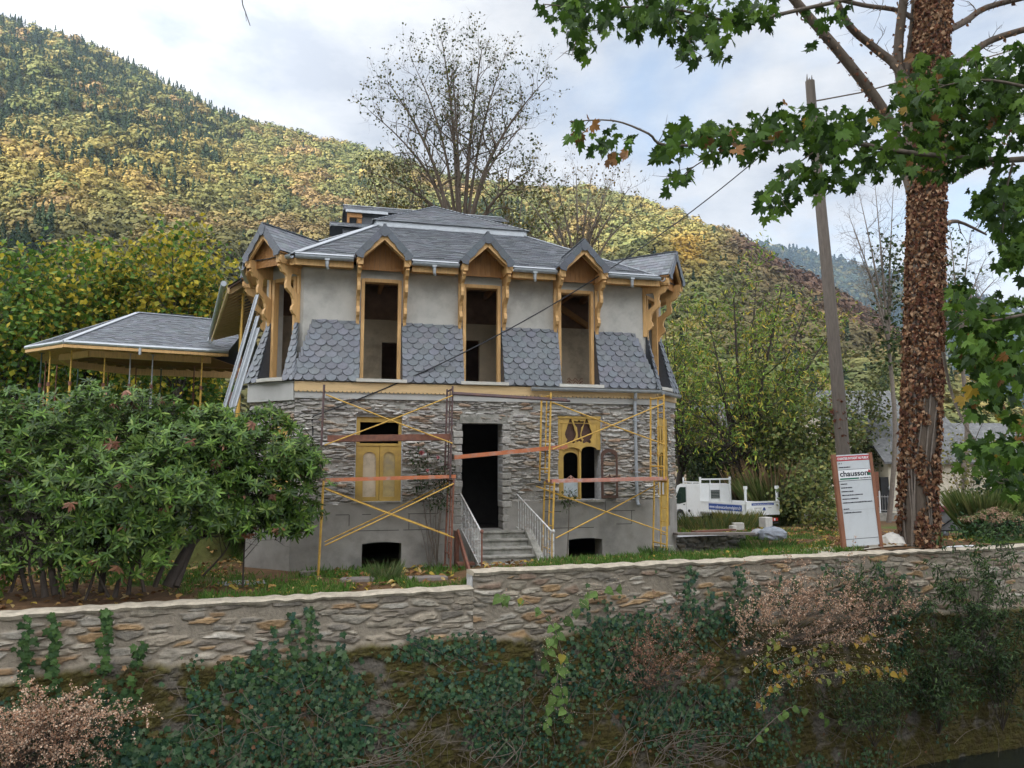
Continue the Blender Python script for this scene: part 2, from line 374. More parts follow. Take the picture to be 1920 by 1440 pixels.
RNG = np.random.RandomState(4)
def slate_col(n=1, a=(.092, .102, .118), v=.22): 
    return np.array(a) * (1 + v * (RNG.rand(n, 1) * 2 - 1)) * (1 + .05 * (RNG.rand(n, 3) * 2 - 1))
def slates(mb, poly, tw=.24, ex=.125, lift=.02, scale=False, col=(.125, .134, .148), v=.3, slant=0):
    """covers a convex planar polygon (its first edge is the eave) with overlapping slates"""
    P = [Vector(p) for p in poly]; e = (P[1] - P[0]).normalized(); nrm = None
    for k in range(2, len(P)):
        nrm = e.cross(P[k] - P[0])
        if nrm.length > 1e-3: break
    nrm.normalize()
    if nrm.z < 0: nrm = -nrm
    t = nrm.cross(e)
    if (P[2] - P[0]).dot(t) < 0: t = -t
    q = [((p - P[0]).dot(e), (p - P[0]).dot(t)) for p in P]; T = max(b for a, b in q)
    mb.add([tuple(p) for p in P], [tuple(range(len(P)))], np.array(col) * .6)
    def span(y):
        xs = []
        for (a, b), (c, d) in zip(q, q[1:] + q[:1]):
            if (b - y) * (d - y) <= 0 and abs(b - d) > 1e-9: xs.append(a + (c - a) * (y - b) / (d - b))
        return (min(xs), max(xs)) if len(xs) > 1 else None
    row = 0; y = 0.0
    W3 = lambda s, tt, h: tuple(P[0] + e * s + t * tt + nrm * h)
    while y < T - .02:
        sp = span(min(y + ex * .5, T - .005)); sp0 = span(max(y, 1e-4)) or sp
        if sp:
            off = (row % 2) * .5 * tw + slant * row * tw * .13
            k0 = int(math.floor((sp[0] - off) / tw)) - 1; k1 = int(math.ceil((sp[1] - off) / tw)) + 1
            for k in range(k0, k1):
                a, b = k * tw + off, (k + 1) * tw + off
                a, b = max(a, sp[0]), min(b, sp[1])
                if b - a < .03: continue
                c = slate_col(1, col, v)[0]; ln = min(ex * 1.7, T - y); j = lift * (.8 + .6 * RNG.rand()); g = .006
                if not scale:
                    yb = y + .008 * (RNG.rand() - .5)
                    v_ = [W3(a + g / 2, yb, .003), W3(b - g / 2, yb, .003), W3(b - g / 2, yb, j), W3(a + g / 2, yb, j), W3(b - g / 2, y + ln, .004), W3(a + g / 2, y + ln, .004)]
                    mb.add(v_, [(0, 1, 2, 3), (3, 2, 4, 5)], np.array([c * .3] * 2 + [c] * 4))  # butt edge darkens downwards, a shade line painted under each slate
                else:
                    wd = b - a; cx = (a + b) / 2; full = wd > tw * .9
                    d = ex * .72 if full else ex * .45
                    bot = [(cx + wd * .5 * math.cos(R(180 + 180 * i / 9)) * .985, y + d * (1 + math.sin(R(180 + 180 * i / 9)))) for i in range(10)]
                    bot = [(x, yy - d * .1) for x, yy in bot]
                    top = [(b - g, y + ln), (a + g, y + ln)]
                    up = [W3(x, yy, j) for x, yy in bot] + [W3(x, yy, .002) for x, yy in top]
                    lo = [W3(x, yy, .001) for x, yy in bot]
                    n = len(bot)
                    mb.add(up + lo, [tuple(range(n + 2))] + [(n + 2 + i, n + 2 + i + 1, i + 1, i) for i in range(n - 1)], np.array([c] * (n + 2) + [c * .22] * n))  # rim painted dark for the curved shadow line below each scale
        y += ex; row += 1
    return mb

# ------------------------------------------------------------------ the garden wall's line, the ground, the stream, the mountains
WO = Vector((-.75, 15.0)); WA = R(19.2); wa = Vector((math.cos(WA), math.sin(WA))); wb = Vector((-math.sin(WA), math.cos(WA)))
def wl(a, b, z): p = WO + wa * a + wb * b; return Vector((p.x, p.y, z))
def wab(x, y): q = Vector((x, y)) - WO; return q.dot(wa), q.dot(wb)
def ground_z(x, y):
    x = np.asarray(x, float); y = np.asarray(y, float)
    a = (x - WO.x) * wa.x + (y - WO.y) * wa.y; b = (x - WO.x) * wb.x + (y - WO.y) * wb.y
    near = .07 + .05 * sstep(0, 2.2, b) + .28 * sstep(-.2, .9, a) * (1 - sstep(1.2, 3.2, b)) + .16 * sstep(8, 11, a) + .10 * sstep(-6, -9, a) * sstep(.3, 2, b)
    z = near * (1 - sstep(6, 18, b)) - .42 * sstep(6, 18, b)
    ring = np.hypot(x, y)
    z = z + .05 * (fbm(x * .9, y * .9, 2.2) - .5) + 6 * (fbm(x * .01, y * .01, 4.1) - .45) * sstep(60, 160, ring) + sstep(90, 400, ring) * 3
    # a raised terrace behind the bush on the left
    tl = sstep(-6.6, -7.4, x + .25 * (y - 18)) * sstep(19.0, 19.8, y) * (1 - sstep(44, 52, y))
    return z + 3.6 * tl
def land():
    av = np.concatenate([-np.geomspace(9, 700, 26)[::-1] - 3, np.linspace(-11.5, 18, 150), np.geomspace(9, 700, 26) + 10]); bv = np.concatenate([[.18, .3, .42], np.linspace(.6, 30, 130), np.geomspace(31, 1000, 34)])
    A, B = np.meshgrid(av, bv); X = WO.x + wa.x * A + wb.x * B; Y = WO.y + wa.y * A + wb.y * B; Z = ground_z(X, Y)
    idx = np.arange(A.size).reshape(A.shape); q = np.stack([idx[:-1, :-1], idx[:-1, 1:], idx[1:, 1:], idx[1:, :-1]], -1).reshape(-1, 4)
    n = fbm(X * .8, Y * .8, 1.0); n2 = fbm(X * 3, Y * 3, 8.0)
    c = np.array((.060, .095, .020)) * (.8 + .5 * n2)[..., None]
    brown = sstep(.46, .6, n + .12 * sstep(7, 11, A) + .22 * np.exp(-((X + 9) / 3.2)**2 - ((Y - 13) / 2.)**2))[..., None]
    brown = brown * (1 - sstep(5, 7, B) * sstep(-3, -5, A))[..., None]
    c = c * (1 - brown) + brown * np.array((.115, .068, .036)) * (.7 + .6 * n2)[..., None]
    m = MB(); m.add(np.stack([X, Y, Z], -1).reshape(-1, 3), q, c.reshape(-1, 3)); props(m.build('ground', mat('garden soil and turf', attr=True, rough=.95, var=.35, scale=9, bump=.8, bscale=30, spec=.1), smooth=True), kind='structure')
    # stream bed and near bank, the unseen bank raised to shade the wall foot
    m = MB(); xs = np.linspace(-60, 60, 90); pr = [(-40, .85), (1, .85), (3, .5), (4, .1), (6, -1.0), (7, -1.6), (7.25, -4.75), (12, -4.9), (30, -4.9)]
    V = []; 
    for x in xs:
        for (d, z) in pr: p = wl(x, d - 14.4, 0); V.append((p.x, p.y, z + .2 * (fbm(x * .6, d * .6) - .6)))
    k = len(pr); m.add(V, [(i * k + j, (i + 1) * k + j, (i + 1) * k + j + 1, i * k + j + 1) for i in range(len(xs) - 1) for j in range(k - 1)], (.05, .055, .03))
    props(m.build('bank', mat('earth bank', attr=True, rough=.95, var=.4, scale=6, bump=.6, bscale=20), smooth=True), kind='structure')
    m = MB(); m.add([tuple(wl(a, b, -4.25)) for a, b in ((-70, -11.5), (70, -11.5), (70, 1), (-70, 1))], [(0, 1, 2, 3)])
    wm = mat('dark stream water', (.012, .016, .013), .06, .1, 2, .35, 5, spec=.5, stretch=(1, 2.5, 1)); props(m.build('stream', wm), kind='structure')
land()

# the wooded mountainsides: real slopes running back from the valley floor
SIL = np.array([(-900, -240), (-500, -110), (-200, -25), (0, 35), (100, 62), (200, 105), (300, 152), (400, 203), (480, 228), (560, 248), (640, 265), (700, 278), (800, 312), (880, 332), (1000, 347), (1100, 348), (1200, 367), (1300, 403), (1400, 445), (1450, 482), (1560, 535), (1650, 600), (1720, 660), (1800, 735), (1900, 800), (2100, 835), (2800, 850)], float)
SIL2 = np.array([(1000, 470), (1200, 455), (1400, 447), (1440, 453), (1500, 462), (1560, 476), (1640, 497), (1700, 515), (1800, 545), (1920, 575), (2200, 620), (2700, 600)], float)
def elev(py): y = -(py - 720) / F; return (math.sin(PITCH) + y * math.cos(PITCH)) / (math.cos(PITCH) - y * math.sin(PITCH))
def slope_pt(px, t, sil, d0, dfun, crown=9.0, zfoot=1.0, power=1.12):
    px = np.asarray(px, float); t = np.asarray(t, float)
    py = np.interp(px, sil[:, 0], sil[:, 1]); D = dfun(px); tx = (px - 960) / F * 1.012
    y = d0 + (D - d0) * t; zr = CZ + elev(py) * D - crown
    z = zfoot + (zr - zfoot) * np.maximum(t, 0)**power
    x = tx * y
    amp = np.minimum(t * 2.2, 1) * np.clip((1 - t) * 5, 0, 1)
    z = z + amp * (26 * (fbm(x * .008, y * .008, 3.3) - .5) + 14 * (fbm(x * .022, y * .022, 9.1) - .5))
    return x, y, z
def near_d(px): return np.interp(px, [-900, 0, 500, 800, 1100, 1300, 1450, 1650, 1900, 2600], [760, 700, 660, 620, 580, 500, 430, 390, 360, 340])
def far_d(px): return np.interp(px, [1000, 1900, 2700], [1900, 1600, 1500])
forest_floor = mat('forest floor', attr=True, rough=.95, var=.3, scale=.08, spec=.05)
def hill(name, sil, d0, dfun, p0, p1, n, crown):
    px, t = np.meshgrid(np.linspace(p0, p1, n), np.concatenate([np.linspace(0, 1, 60), [1.15, 1.5]]))
    x, y, z = slope_pt(px, np.minimum(t, 1), sil, d0, dfun, crown); over = np.maximum(t - 1, 0)
    D = dfun(px); y2 = y + over * D; x = x * y2 / y; z = z - over * D * .45; y = y2
    idx = np.arange(px.size).reshape(px.shape); q = np.stack([idx[:-1, :-1], idx[:-1, 1:], idx[1:, 1:], idx[1:, :-1]], -1).reshape(-1, 4)
    m = MB(); m.add(np.stack([x, y, z], -1).reshape(-1, 3), q, np.array((.045, .045, .02))); return props(m.build(name, forest_floor, smooth=True), kind='structure')
def gravel():
    m = MB(); rs = np.random.RandomState(2); U = np.linspace(6.2, 12.4, 40); V = []
    for u in U:
        for b in (.46, 1.05 + .5 * float(fbm(u * .9, 1.1)), ): p = wl(u, b, 0); V.append((p.x, p.y, float(ground_z(p.x, p.y)) + .03))
    m.add(V, [(2 * i, 2 * i + 2, 2 * i + 3, 2 * i + 1) for i in range(39)]); props(m.build('path', mat('pale sandy gravel', (.40, .36, .29), .95, .25, 7, .6, 30, dirt=(.22, .19, .13), dirtscale=3, dirtamt=.6)), kind='structure')
gravel()
hill('hill', SIL, 115, near_d, -800, 2700, 120, 9.0)
hill('far_hill', SIL2, 700, far_d, 1000, 2600, 60, 10.0)
# unseen mountain behind the viewer, added and shaped to shade the garden
def shade_ridge():
    sd = Vector((SUN_DIR.x, SUN_DIR.y)).normalized(); pd = Vector((-sd.y, sd.x))   # towards the sun; across it
    m = MB(); us = np.linspace(-1600, 1600, 70); prof = np.linspace(0, 1, 14); V = []
    for u in us:
        Hh = np.interp(u, RIDGE[0], RIDGE[1]) + 16 * (fbm(u * .012, 3.3) - .5)
        for p in prof:
            d = 170 + p * 560; q = sd * d + pd * u; V.append((q.x, q.y, 1 + (Hh - 1) * p**1.2 + 14 * (fbm(u * .02, d * .02) - .5) * p))
        q = sd * 1300 + pd * u; V.append((q.x, q.y, Hh * .3))
    k = len(prof) + 1; m.add(V, [(i * k + j, i * k + j + 1, (i + 1) * k + j + 1, (i + 1) * k + j) for i in range(len(us) - 1) for j in range(k - 1)], (.06, .065, .03))
    props(m.build('mountain', forest_floor, smooth=True), kind='structure')
RIDGE = ([-1600, -700, -477, -330, -200, -150, -110, 10, 80, 420, 1600], [225, 262, 275, 286, 325, 360, 485, 485, 440, 370, 300])
shade_ridge()

# ------------------------------------------------------------------ the woods: thousands of crowns, each a loose shell of leafy facets
def crowns(mb, X, Y, Z, rad, hgt, col, conif, nf, rs, fsize=.30):
    n = len(X)
    u = rs.rand(n, nf) ; th = rs.rand(n, nf) * 2 * np.pi
    # broadleaf: points on a lumpy dome; conifer: points on a cone
    lump = .78 + .34 * np.sin(th * 3 + rs.rand(n, 1) * 6) * np.sin(u * 9 + rs.rand(n, 1) * 6)
    ph = np.arccos(1 - 1.5 * u); rb = np.sin(ph) * lump; zb = np.cos(ph) * .55 * lump + .55
    rc = (1 - u**.9) * (.75 + .5 * rs.rand(n, nf)) * .95; zc = u * 1.05
    c = conif[:, None]; r = np.where(c, rc, rb) * rad[:, None]; z = np.where(c, zc, zb) * hgt[:, None]
    P = np.stack([X[:, None] + r * np.cos(th), Y[:, None] + r * np.sin(th), Z[:, None] + z], -1)
    N = np.stack([np.cos(th) * np.sin(ph), np.sin(th) * np.sin(ph), np.cos(ph) + .25], -1)
    N = np.where(c[..., None], np.stack([np.cos(th), np.sin(th), np.full_like(th, .55)], -1), N)
    N = unit(N + .55 * (rs.rand(n, nf, 3) - .5)); ref = unit(rs.rand(n, nf, 3) - .5); A = unit(np.cross(N, ref)); B = np.cross(N, A)
    s = (fsize * rad[:, None] * (.6 + .8 * rs.rand(n, nf)))[..., None]
    v = np.stack([P - A * s, P + B * s * .9, P + A * s, P - B * s * .9], 2)
    cc = col[:, None, :] * (.82 + .36 * rs.rand(n, nf, 1)); cc = np.repeat(cc[:, :, None, :], 4, 2)
    mb.add(v.reshape(-1, 3), np.arange(n * nf * 4).reshape(-1, 4), cc.reshape(-1, 3))
def wood():
    rs = np.random.RandomState(11); N0 = 15000
    px = rs.uniform(-160, 2080, N0); D = near_d(px)
    t = rs.rand(N0)**.82 * 1.0
    # even spacing on the ground: more trees where the slope is wider
    x, y, z = slope_pt(px, t, SIL, 115, near_d, 9.0); keep = rs.rand(N0) < np.clip(y / 700 * 1.5, .35, 1); px, t, x, y, z = [q[keep] for q in (px, t, x, y, z)]
    n = len(x); py = 720 - F * np.tan(np.arctan((z + 6 - CZ) / y) - PITCH)
    f = fbm(x * .012, y * .012, z * .012); g = fbm(x * .03 + 40, y * .03, z * .03)
    # dark firs high on the left shoulder and in a pocket at the foot
    fir = sstep(.50, .60, f + .30 * sstep(620, 200, px) * sstep(330, 190, py - (px - 200) * .18) - .02) * (px < 1000)
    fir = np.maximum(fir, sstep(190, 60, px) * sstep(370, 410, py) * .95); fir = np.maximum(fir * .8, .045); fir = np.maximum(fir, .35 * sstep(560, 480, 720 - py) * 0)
    conif = rs.rand(n) < fir * .85
    pal = np.array([(.27, .215, .075), (.24, .215, .08), (.18, .185, .07), (.13, .15, .055), (.20, .195, .07), (.26, .205, .075), (.28, .195, .09)])
    k = np.clip((g * 1.9 - .45 + .30 * (rs.rand(n) - .5)) * len(pal), 0, len(pal) - 1).astype(int); col = pal[k]
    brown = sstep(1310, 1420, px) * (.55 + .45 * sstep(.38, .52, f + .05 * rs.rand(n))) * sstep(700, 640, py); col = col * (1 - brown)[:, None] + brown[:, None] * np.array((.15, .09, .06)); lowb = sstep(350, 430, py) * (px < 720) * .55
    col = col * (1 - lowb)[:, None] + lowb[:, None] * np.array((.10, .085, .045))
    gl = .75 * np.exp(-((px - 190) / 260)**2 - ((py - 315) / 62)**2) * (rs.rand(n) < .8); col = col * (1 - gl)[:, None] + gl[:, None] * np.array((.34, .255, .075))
    gold = np.exp(-((px - 1290) / 45)**2 - ((py - 480) / 40)**2); col = col * (1 - gold)[:, None] + gold[:, None] * np.array((.33, .20, .035))
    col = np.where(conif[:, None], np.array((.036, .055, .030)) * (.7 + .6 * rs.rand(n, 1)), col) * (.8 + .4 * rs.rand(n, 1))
    rad = np.where(conif, rs.uniform(2.8, 4.2, n), rs.uniform(3.4, 6.8, n)); hgt = np.where(conif, rs.uniform(9, 14, n), rad * rs.uniform(1.3, 1.9, n))
    z = z - np.where(conif, 1.5, 1.0)
    m = MB(); nearm = y < 330
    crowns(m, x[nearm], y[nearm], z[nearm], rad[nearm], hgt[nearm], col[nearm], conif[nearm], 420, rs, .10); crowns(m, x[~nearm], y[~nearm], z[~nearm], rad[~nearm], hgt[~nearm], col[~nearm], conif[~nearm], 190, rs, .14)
    props(m.build('wood', M['forest']), 'autumn wood of gold, green and dark fir crowns covering the mountainside', 'wood', kind='stuff')
    N1 = 7000; px = rs.uniform(1240, 2060, N1); t = rs.rand(N1)**.7; x, y, z = slope_pt(px, t, SIL2, 700, far_d, 10.0)
    n = N1; f = fbm(x * .004, y * .004, z * .004); conif = rs.rand(n) < sstep(.45, .6, f) * .7 + .25 * (t > .9)
    col = np.where(conif[:, None], np.array((.012, .024, .026)), np.where(rs.rand(n, 1) < .25, np.array((.07, .07, .035)), np.array((.028, .042, .032)))) * (.7 + .6 * rs.rand(n, 1))  # the far slope's shade is put into these dark crown colours
    rad = rs.uniform(4.5, 7.5, n); m = MB(); crowns(m, x, y, z - 1, rad, np.where(conif, rad * 2.6, rad * 1.7), col, conif, 30, rs, .38)
    props(m.build('far_wood', M['forest']), 'distant dark wood on the far blue mountain', 'wood', kind='stuff')
wood()
# ------------------------------------------------------------------ garden wall
WPAL = [(.30, .255, .195), (.245, .215, .17), (.335, .295, .235), (.28, .185, .105), (.21, .18, .145), (.37, .335, .28), (.31, .205, .11), (.27, .235, .18), (.23, .165, .12), (.29, .26, .21), (.22, .195, .16)]
def garden_wall():
    g = thing('garden_wall', 'long rubble stone garden wall with pale mortar coping above the stream', 'wall', (WO.x, WO.y, 0), WA)
    rs = np.random.RandomState(5)
    def seg(a0, a1, ztop, seed, name):
        top = lambda u: .05 * (fbm(u * 1.3, 7.7) - .5) + .03 * (fbm(u * 5, 1.7) - .5)
        def moss(u, w, c, h, m):
            line = -.78 + .25 * (fbm(u * .8, 2.2) - .5) * 2 + .12 * (fbm(u * 4, 5.5) - .5) - .02 * np.maximum(u, 0)
            k = sstep(.06, -.06, w - line)
            n = fbm(u * 2.3, w * 2.8, 4.4); n2 = fbm(u * 8, w * 8, 6.4)
            old = np.array((.125, .11, .09))[None, None] * (.6 + .8 * n2)[..., None]
            ms = sstep(.30, .46, n)[..., None]; mossc = (np.array((.066, .055, .018)) + (n2 - .5)[..., None] * np.array((.04, .05, .0))) * (.7 + .6 * fbm(u * 20, w * 20, 3))[..., None]
            oc = old * (1 - ms) + mossc * ms
            oh = .07 + .10 * (fbm(u * 3, w * 3, 9.9) - .3) + .06 * (fbm(u * 12, w * 12, 1.9) - .5) + .035 * (fbm(u * 34, w * 34, 4.9) - .5) + .04 * ms[..., 0] + .05 * np.clip(-w - 1, 0, 4) * .8
            return c * (1 - k)[..., None] + oc * k[..., None], h * (1 - k) + (oh + .4 * h) * k
        b = FB(((0, 0), 0)); rubble(b, a0, a1, -4.9, ztop, .023, .46, .118, .042, seed, WPAL, (.265, .226, .175), o=.0, flat=.2, top=top, mossline=moss)
        b.box(a0, a1, .06, .42, -4.9, ztop - .05)
        b.build('wall_face', M['wallstone'], g)
        # coping: irregular slab of lime mortar with stones at the lip
        n = int((a1 - a0) / .09); b = FB(((0, 0), 0)); U = np.linspace(a0, a1, n + 1); fo = -.05 - .05 * fbm(U * 2.2, 3.1, seed); tz = ztop + top(U) + .03 + .05 * (fbm(U * 5, 2.2) - .5)
        rag = .05 * fbm(U * 3.3, 9.1, seed); rows = [(fo + .035, tz - .05 - rag), (fo, tz - .02), (fo + .05, tz), (np.full(n + 1, .18), tz + .02 * fbm(U * 4, 8)), (np.full(n + 1, .44), tz - .01), (np.full(n + 1, .47), tz - .2)]
        V = np.concatenate([np.stack([U, o, z], 1) for o, z in rows]); k = n + 1
        b.add(V, [(r * k + i, r * k + i + 1, (r + 1) * k + i + 1, (r + 1) * k + i) for r in range(5) for i in range(n)] + [tuple(r * k for r in range(6)), tuple(r * k + n for r in range(5, -1, -1))]); b.build('coping', M['coping'], g, smooth=False)
    seg(-13, 0, .13, 41, 'l'); seg(0, 20, .43, 47, 'r')
garden_wall()
# ------------------------------------------------------------------ the villa under restoration
HX, HY, HA = -4.97, 17.6, R(14)
villa = thing('villa', 'stone villa under restoration with new slate roof, wooden dormers and scalloped slate skirts', 'house', (HX, HY, 0), HA)
def hw(u, v, w): return Vector((HX + u * math.cos(HA) - v * math.sin(HA), HY + u * math.sin(HA) + v * math.cos(HA), w))
WD, CD = 8.88, 1.05; CL = CD * math.sqrt(2)
FRF = ((0, 0), 0.0); FRL = ((-CD, CD), R(-45)); FRR = ((WD, 0), R(45)); SDL = ((-CD, 12.0), R(-90)); SDR = ((WD + CD, CD), R(90))
PAL = [(.38, .35, .305), (.32, .295, .265), (.44, .41, .37), (.31, .255, .195), (.25, .23, .215), (.47, .45, .42), (.33, .30, .27), (.31, .22, .155), (.37, .345, .31), (.28, .26, .24), (.42, .40, .37)]
GW = [(1.38, 2.44, 1.65, 3.68), (6.31, 7.43, 1.64, 3.71)]; DOOR = (3.87, 4.88, .95, 3.52); CEL = [(1.56, 2.46, -.3, .72), (6.54, 7.42, -.3, .70)]
LWIN = (CL - .73 - .40, CL - .73 + .40); RWIN = (.55 - .38, .55 + .38)

def ground_floor():
    b = rects(FB(FRF), 0, WD, 1.6, 4.05, .04, .5, GW + [DOOR]); rubble(b, -.02, WD + .02, 1.58, 4.06, .022, .33, .064, .06, 3, PAL, (.35, .33, .295), GW + [DOOR], .0, .12, .09)
    wall = b.build('stone_wall', M['stone'], villa)
    b = rects(FB(FRL), 0, CL, 1.6, 4.0, .05, .5); rubble(b, 0, CL, 1.58, 4.02, .024, .33, .064, .055, 13, PAL, (.34, .32, .29), (), .0, .12); b.build('stone_wall', M['stone'], villa)
    b = rects(FB(FRR), 0, CL, 1.6, 4.0, .04, .5, [(.17, .93, .9, 3.7)]); rubble(b, 0, CL, 1.58, 4.02, .024, .33, .064, .055, 23, PAL, (.34, .32, .29), [(.17, .93, .9, 3.7)]); b.build('stone_wall', M['stone'], villa)
    for f, L in ((SDL, 12 - CD), (SDR, 11.0)):
        b = rects(FB(f), 0, L, -.4, 4.3, .05, .5); rubble(b, 0, L, -.3, 4.3, .05, .40, .09, .06, 33, PAL, (.34, .32, .29)); b.build('stone_wall', M['stone'], villa)
    b = MB(); b.box(-CD + .1, WD + CD - .1, 11.6, 12.0, -.4, 7.3); b.build('rear_wall', M['greyband'], villa)
    # base course in grey render, openings with shallow arches
    b = rects(FB(FRF), -.03, WD + .03, -.5, 1.62, -.05, .5, [CEL[0], CEL[1], (DOOR[0] - .02, DOOR[1] + .02, .95, 3)])
    for (a, c, _, t) in CEL:
        n = 8
        for i in range(n):
            x0, x1 = a + (c - a) * i / n, a + (c - a) * (i + 1) / n; f0 = [abs((x - (a + c) / 2) / ((c - a) / 2))**2 * .035 for x in (x0, x1)]
            b.hexa([(x0, -.046, t - f0[0]), (x1, -.046, t - f0[1]), (x1, .49, t - f0[1]), (x0, .49, t - f0[0]), (x0, -.046, t + .02), (x1, -.046, t + .02), (x1, .49, t + .02), (x0, .49, t + .02)])
    pl = b.build('plinth', M['plinth'], villa)
    for x0, x1, z in ((.95, 1.25, 1.35), (1.55, 1.75, 1.35), (2.6, 3.3, 1.35), (5.9, 6.3, 1.35), (7.5, 8.3, 1.35), (7.8, 8.2, 1.02), (2.5, 3.5, .98), (1.2, 2.4, .98), (6.0, 7.2, .95)): b = FB(FRF); b.box(x0, x1, -.052, -.044, z, z + .014); b.build('joint', M['darkroom'], pl)      # block joints of the plinth
    for x, z0, z1 in ((1.25, 1.1, 1.36), (2.62, 1.0, 1.36), (7.5, 1.35, 1.6), (8.2, 1.03, 1.36), (3.3, 1.36, 1.6)): b = FB(FRF); b.box(x, x + .014, -.053, -.043, z0, z1); b.build('joint', M['darkroom'], pl)
    b = FB(FRL); b.box(.0, CL, -.05, .5, -.5, 1.62); b.build('plinth', M['plinth'], villa)
    b = rects(FB(FRR), 0, CL, -.5, 1.62, -.05, .5, [(.17, .93, .9, 3.7)]); b.build('plinth', M['plinth'], villa)
    b = FB(FRF); b.box(WD - .1, WD + .35, -.32, .1, .3, .48); b.build('doorstep', M['concrete'], villa)
    # rooms behind the openings, their unlit darkness put into the wall colour
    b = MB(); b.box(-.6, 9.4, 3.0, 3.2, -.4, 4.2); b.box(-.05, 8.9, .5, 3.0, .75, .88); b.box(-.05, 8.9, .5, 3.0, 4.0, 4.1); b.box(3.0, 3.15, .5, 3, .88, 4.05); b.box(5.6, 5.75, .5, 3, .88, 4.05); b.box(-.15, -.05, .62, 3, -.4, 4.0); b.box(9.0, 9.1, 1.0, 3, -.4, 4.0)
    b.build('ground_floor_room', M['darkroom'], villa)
    # lintels and rough door jambs
    b = FB(FRF); b.box(3.82, 5.0, -.045, .45, 3.5, 3.72); b.build('door_lintel', M['concrete'], villa)
    b = FB(FRF); b.box(1.5, 2.5, -.03, .4, 3.80, 3.88); b.box(1.33, 2.47, .05, .4, 3.62, 3.70); b.build('window_lintel', M['concrete'], villa)
    b = FB(FRF); b2 = FB(FRF)
    for z, dx in zip(np.arange(.95, 3.5, .17), RNG.rand(16)):
        b.box(3.87 - .13 - .08 * dx, 3.87 + .02 * dx, -.05 - .03 * dx, .42, z, z + .15, np.array((.34, .32, .29)) * (.8 + .4 * dx)); dx = RNG.rand()
        b2.box(4.88 - .02 * dx, 4.88 + .13 + .09 * dx, -.05 - .03 * dx, .42, z + .02, z + .16, np.array((.34, .32, .29)) * (.8 + .4 * dx))
    b.build('door_jamb', M['stone'], villa, bevel=.015); b2.build('door_jamb', M['stone'], villa, bevel=.015)
    # cornice band and frieze
    b = FB(FRF); b.box(-.03, WD + .03, -.07, .3, 4.03, 4.185); b.build('cornice', M['greyband'], villa)
    b = FB(FRR); b.box(.0, CL, -.07, .3, 4.03, 4.185); b.build('cornice', M['greyband'], villa)
    b = FB(FRL); b.box(-.06, CL + .0, -.085, .3, 3.98, 4.42); b.build('render_band', M['greyband'], villa)
    b = MB(); b.box(-CD - .085, -CD + .3, CD, 11.9, 3.98, 4.42); b.build('render_band', M['greyband'], villa)
    for fr, a, c in ((FRF, -.04, WD + .04), (FRR, .02, CL)):
        out = [(a, 4.41), (a, 4.215)]; n = int((c - a) / .098); d = (c - a) / n
        for i in range(n): out += [(a + d * (i + .5) + d * .5 * math.cos(R(180 + 180 * k / 6)), 4.215 + .045 * math.sin(R(180 + 180 * k / 6))) for k in range(1, 7)]
        out += [(c, 4.41)]
        v, f = curve_mesh([out], ext=.013); bb = FB(fr); bb.add(xform(v, (0, -.095, 0), (1, 0, 0), (0, 0, 1), (0, 1, 0)), f); bb.build('frieze_board', M['frieze'], villa)
ground_floor()

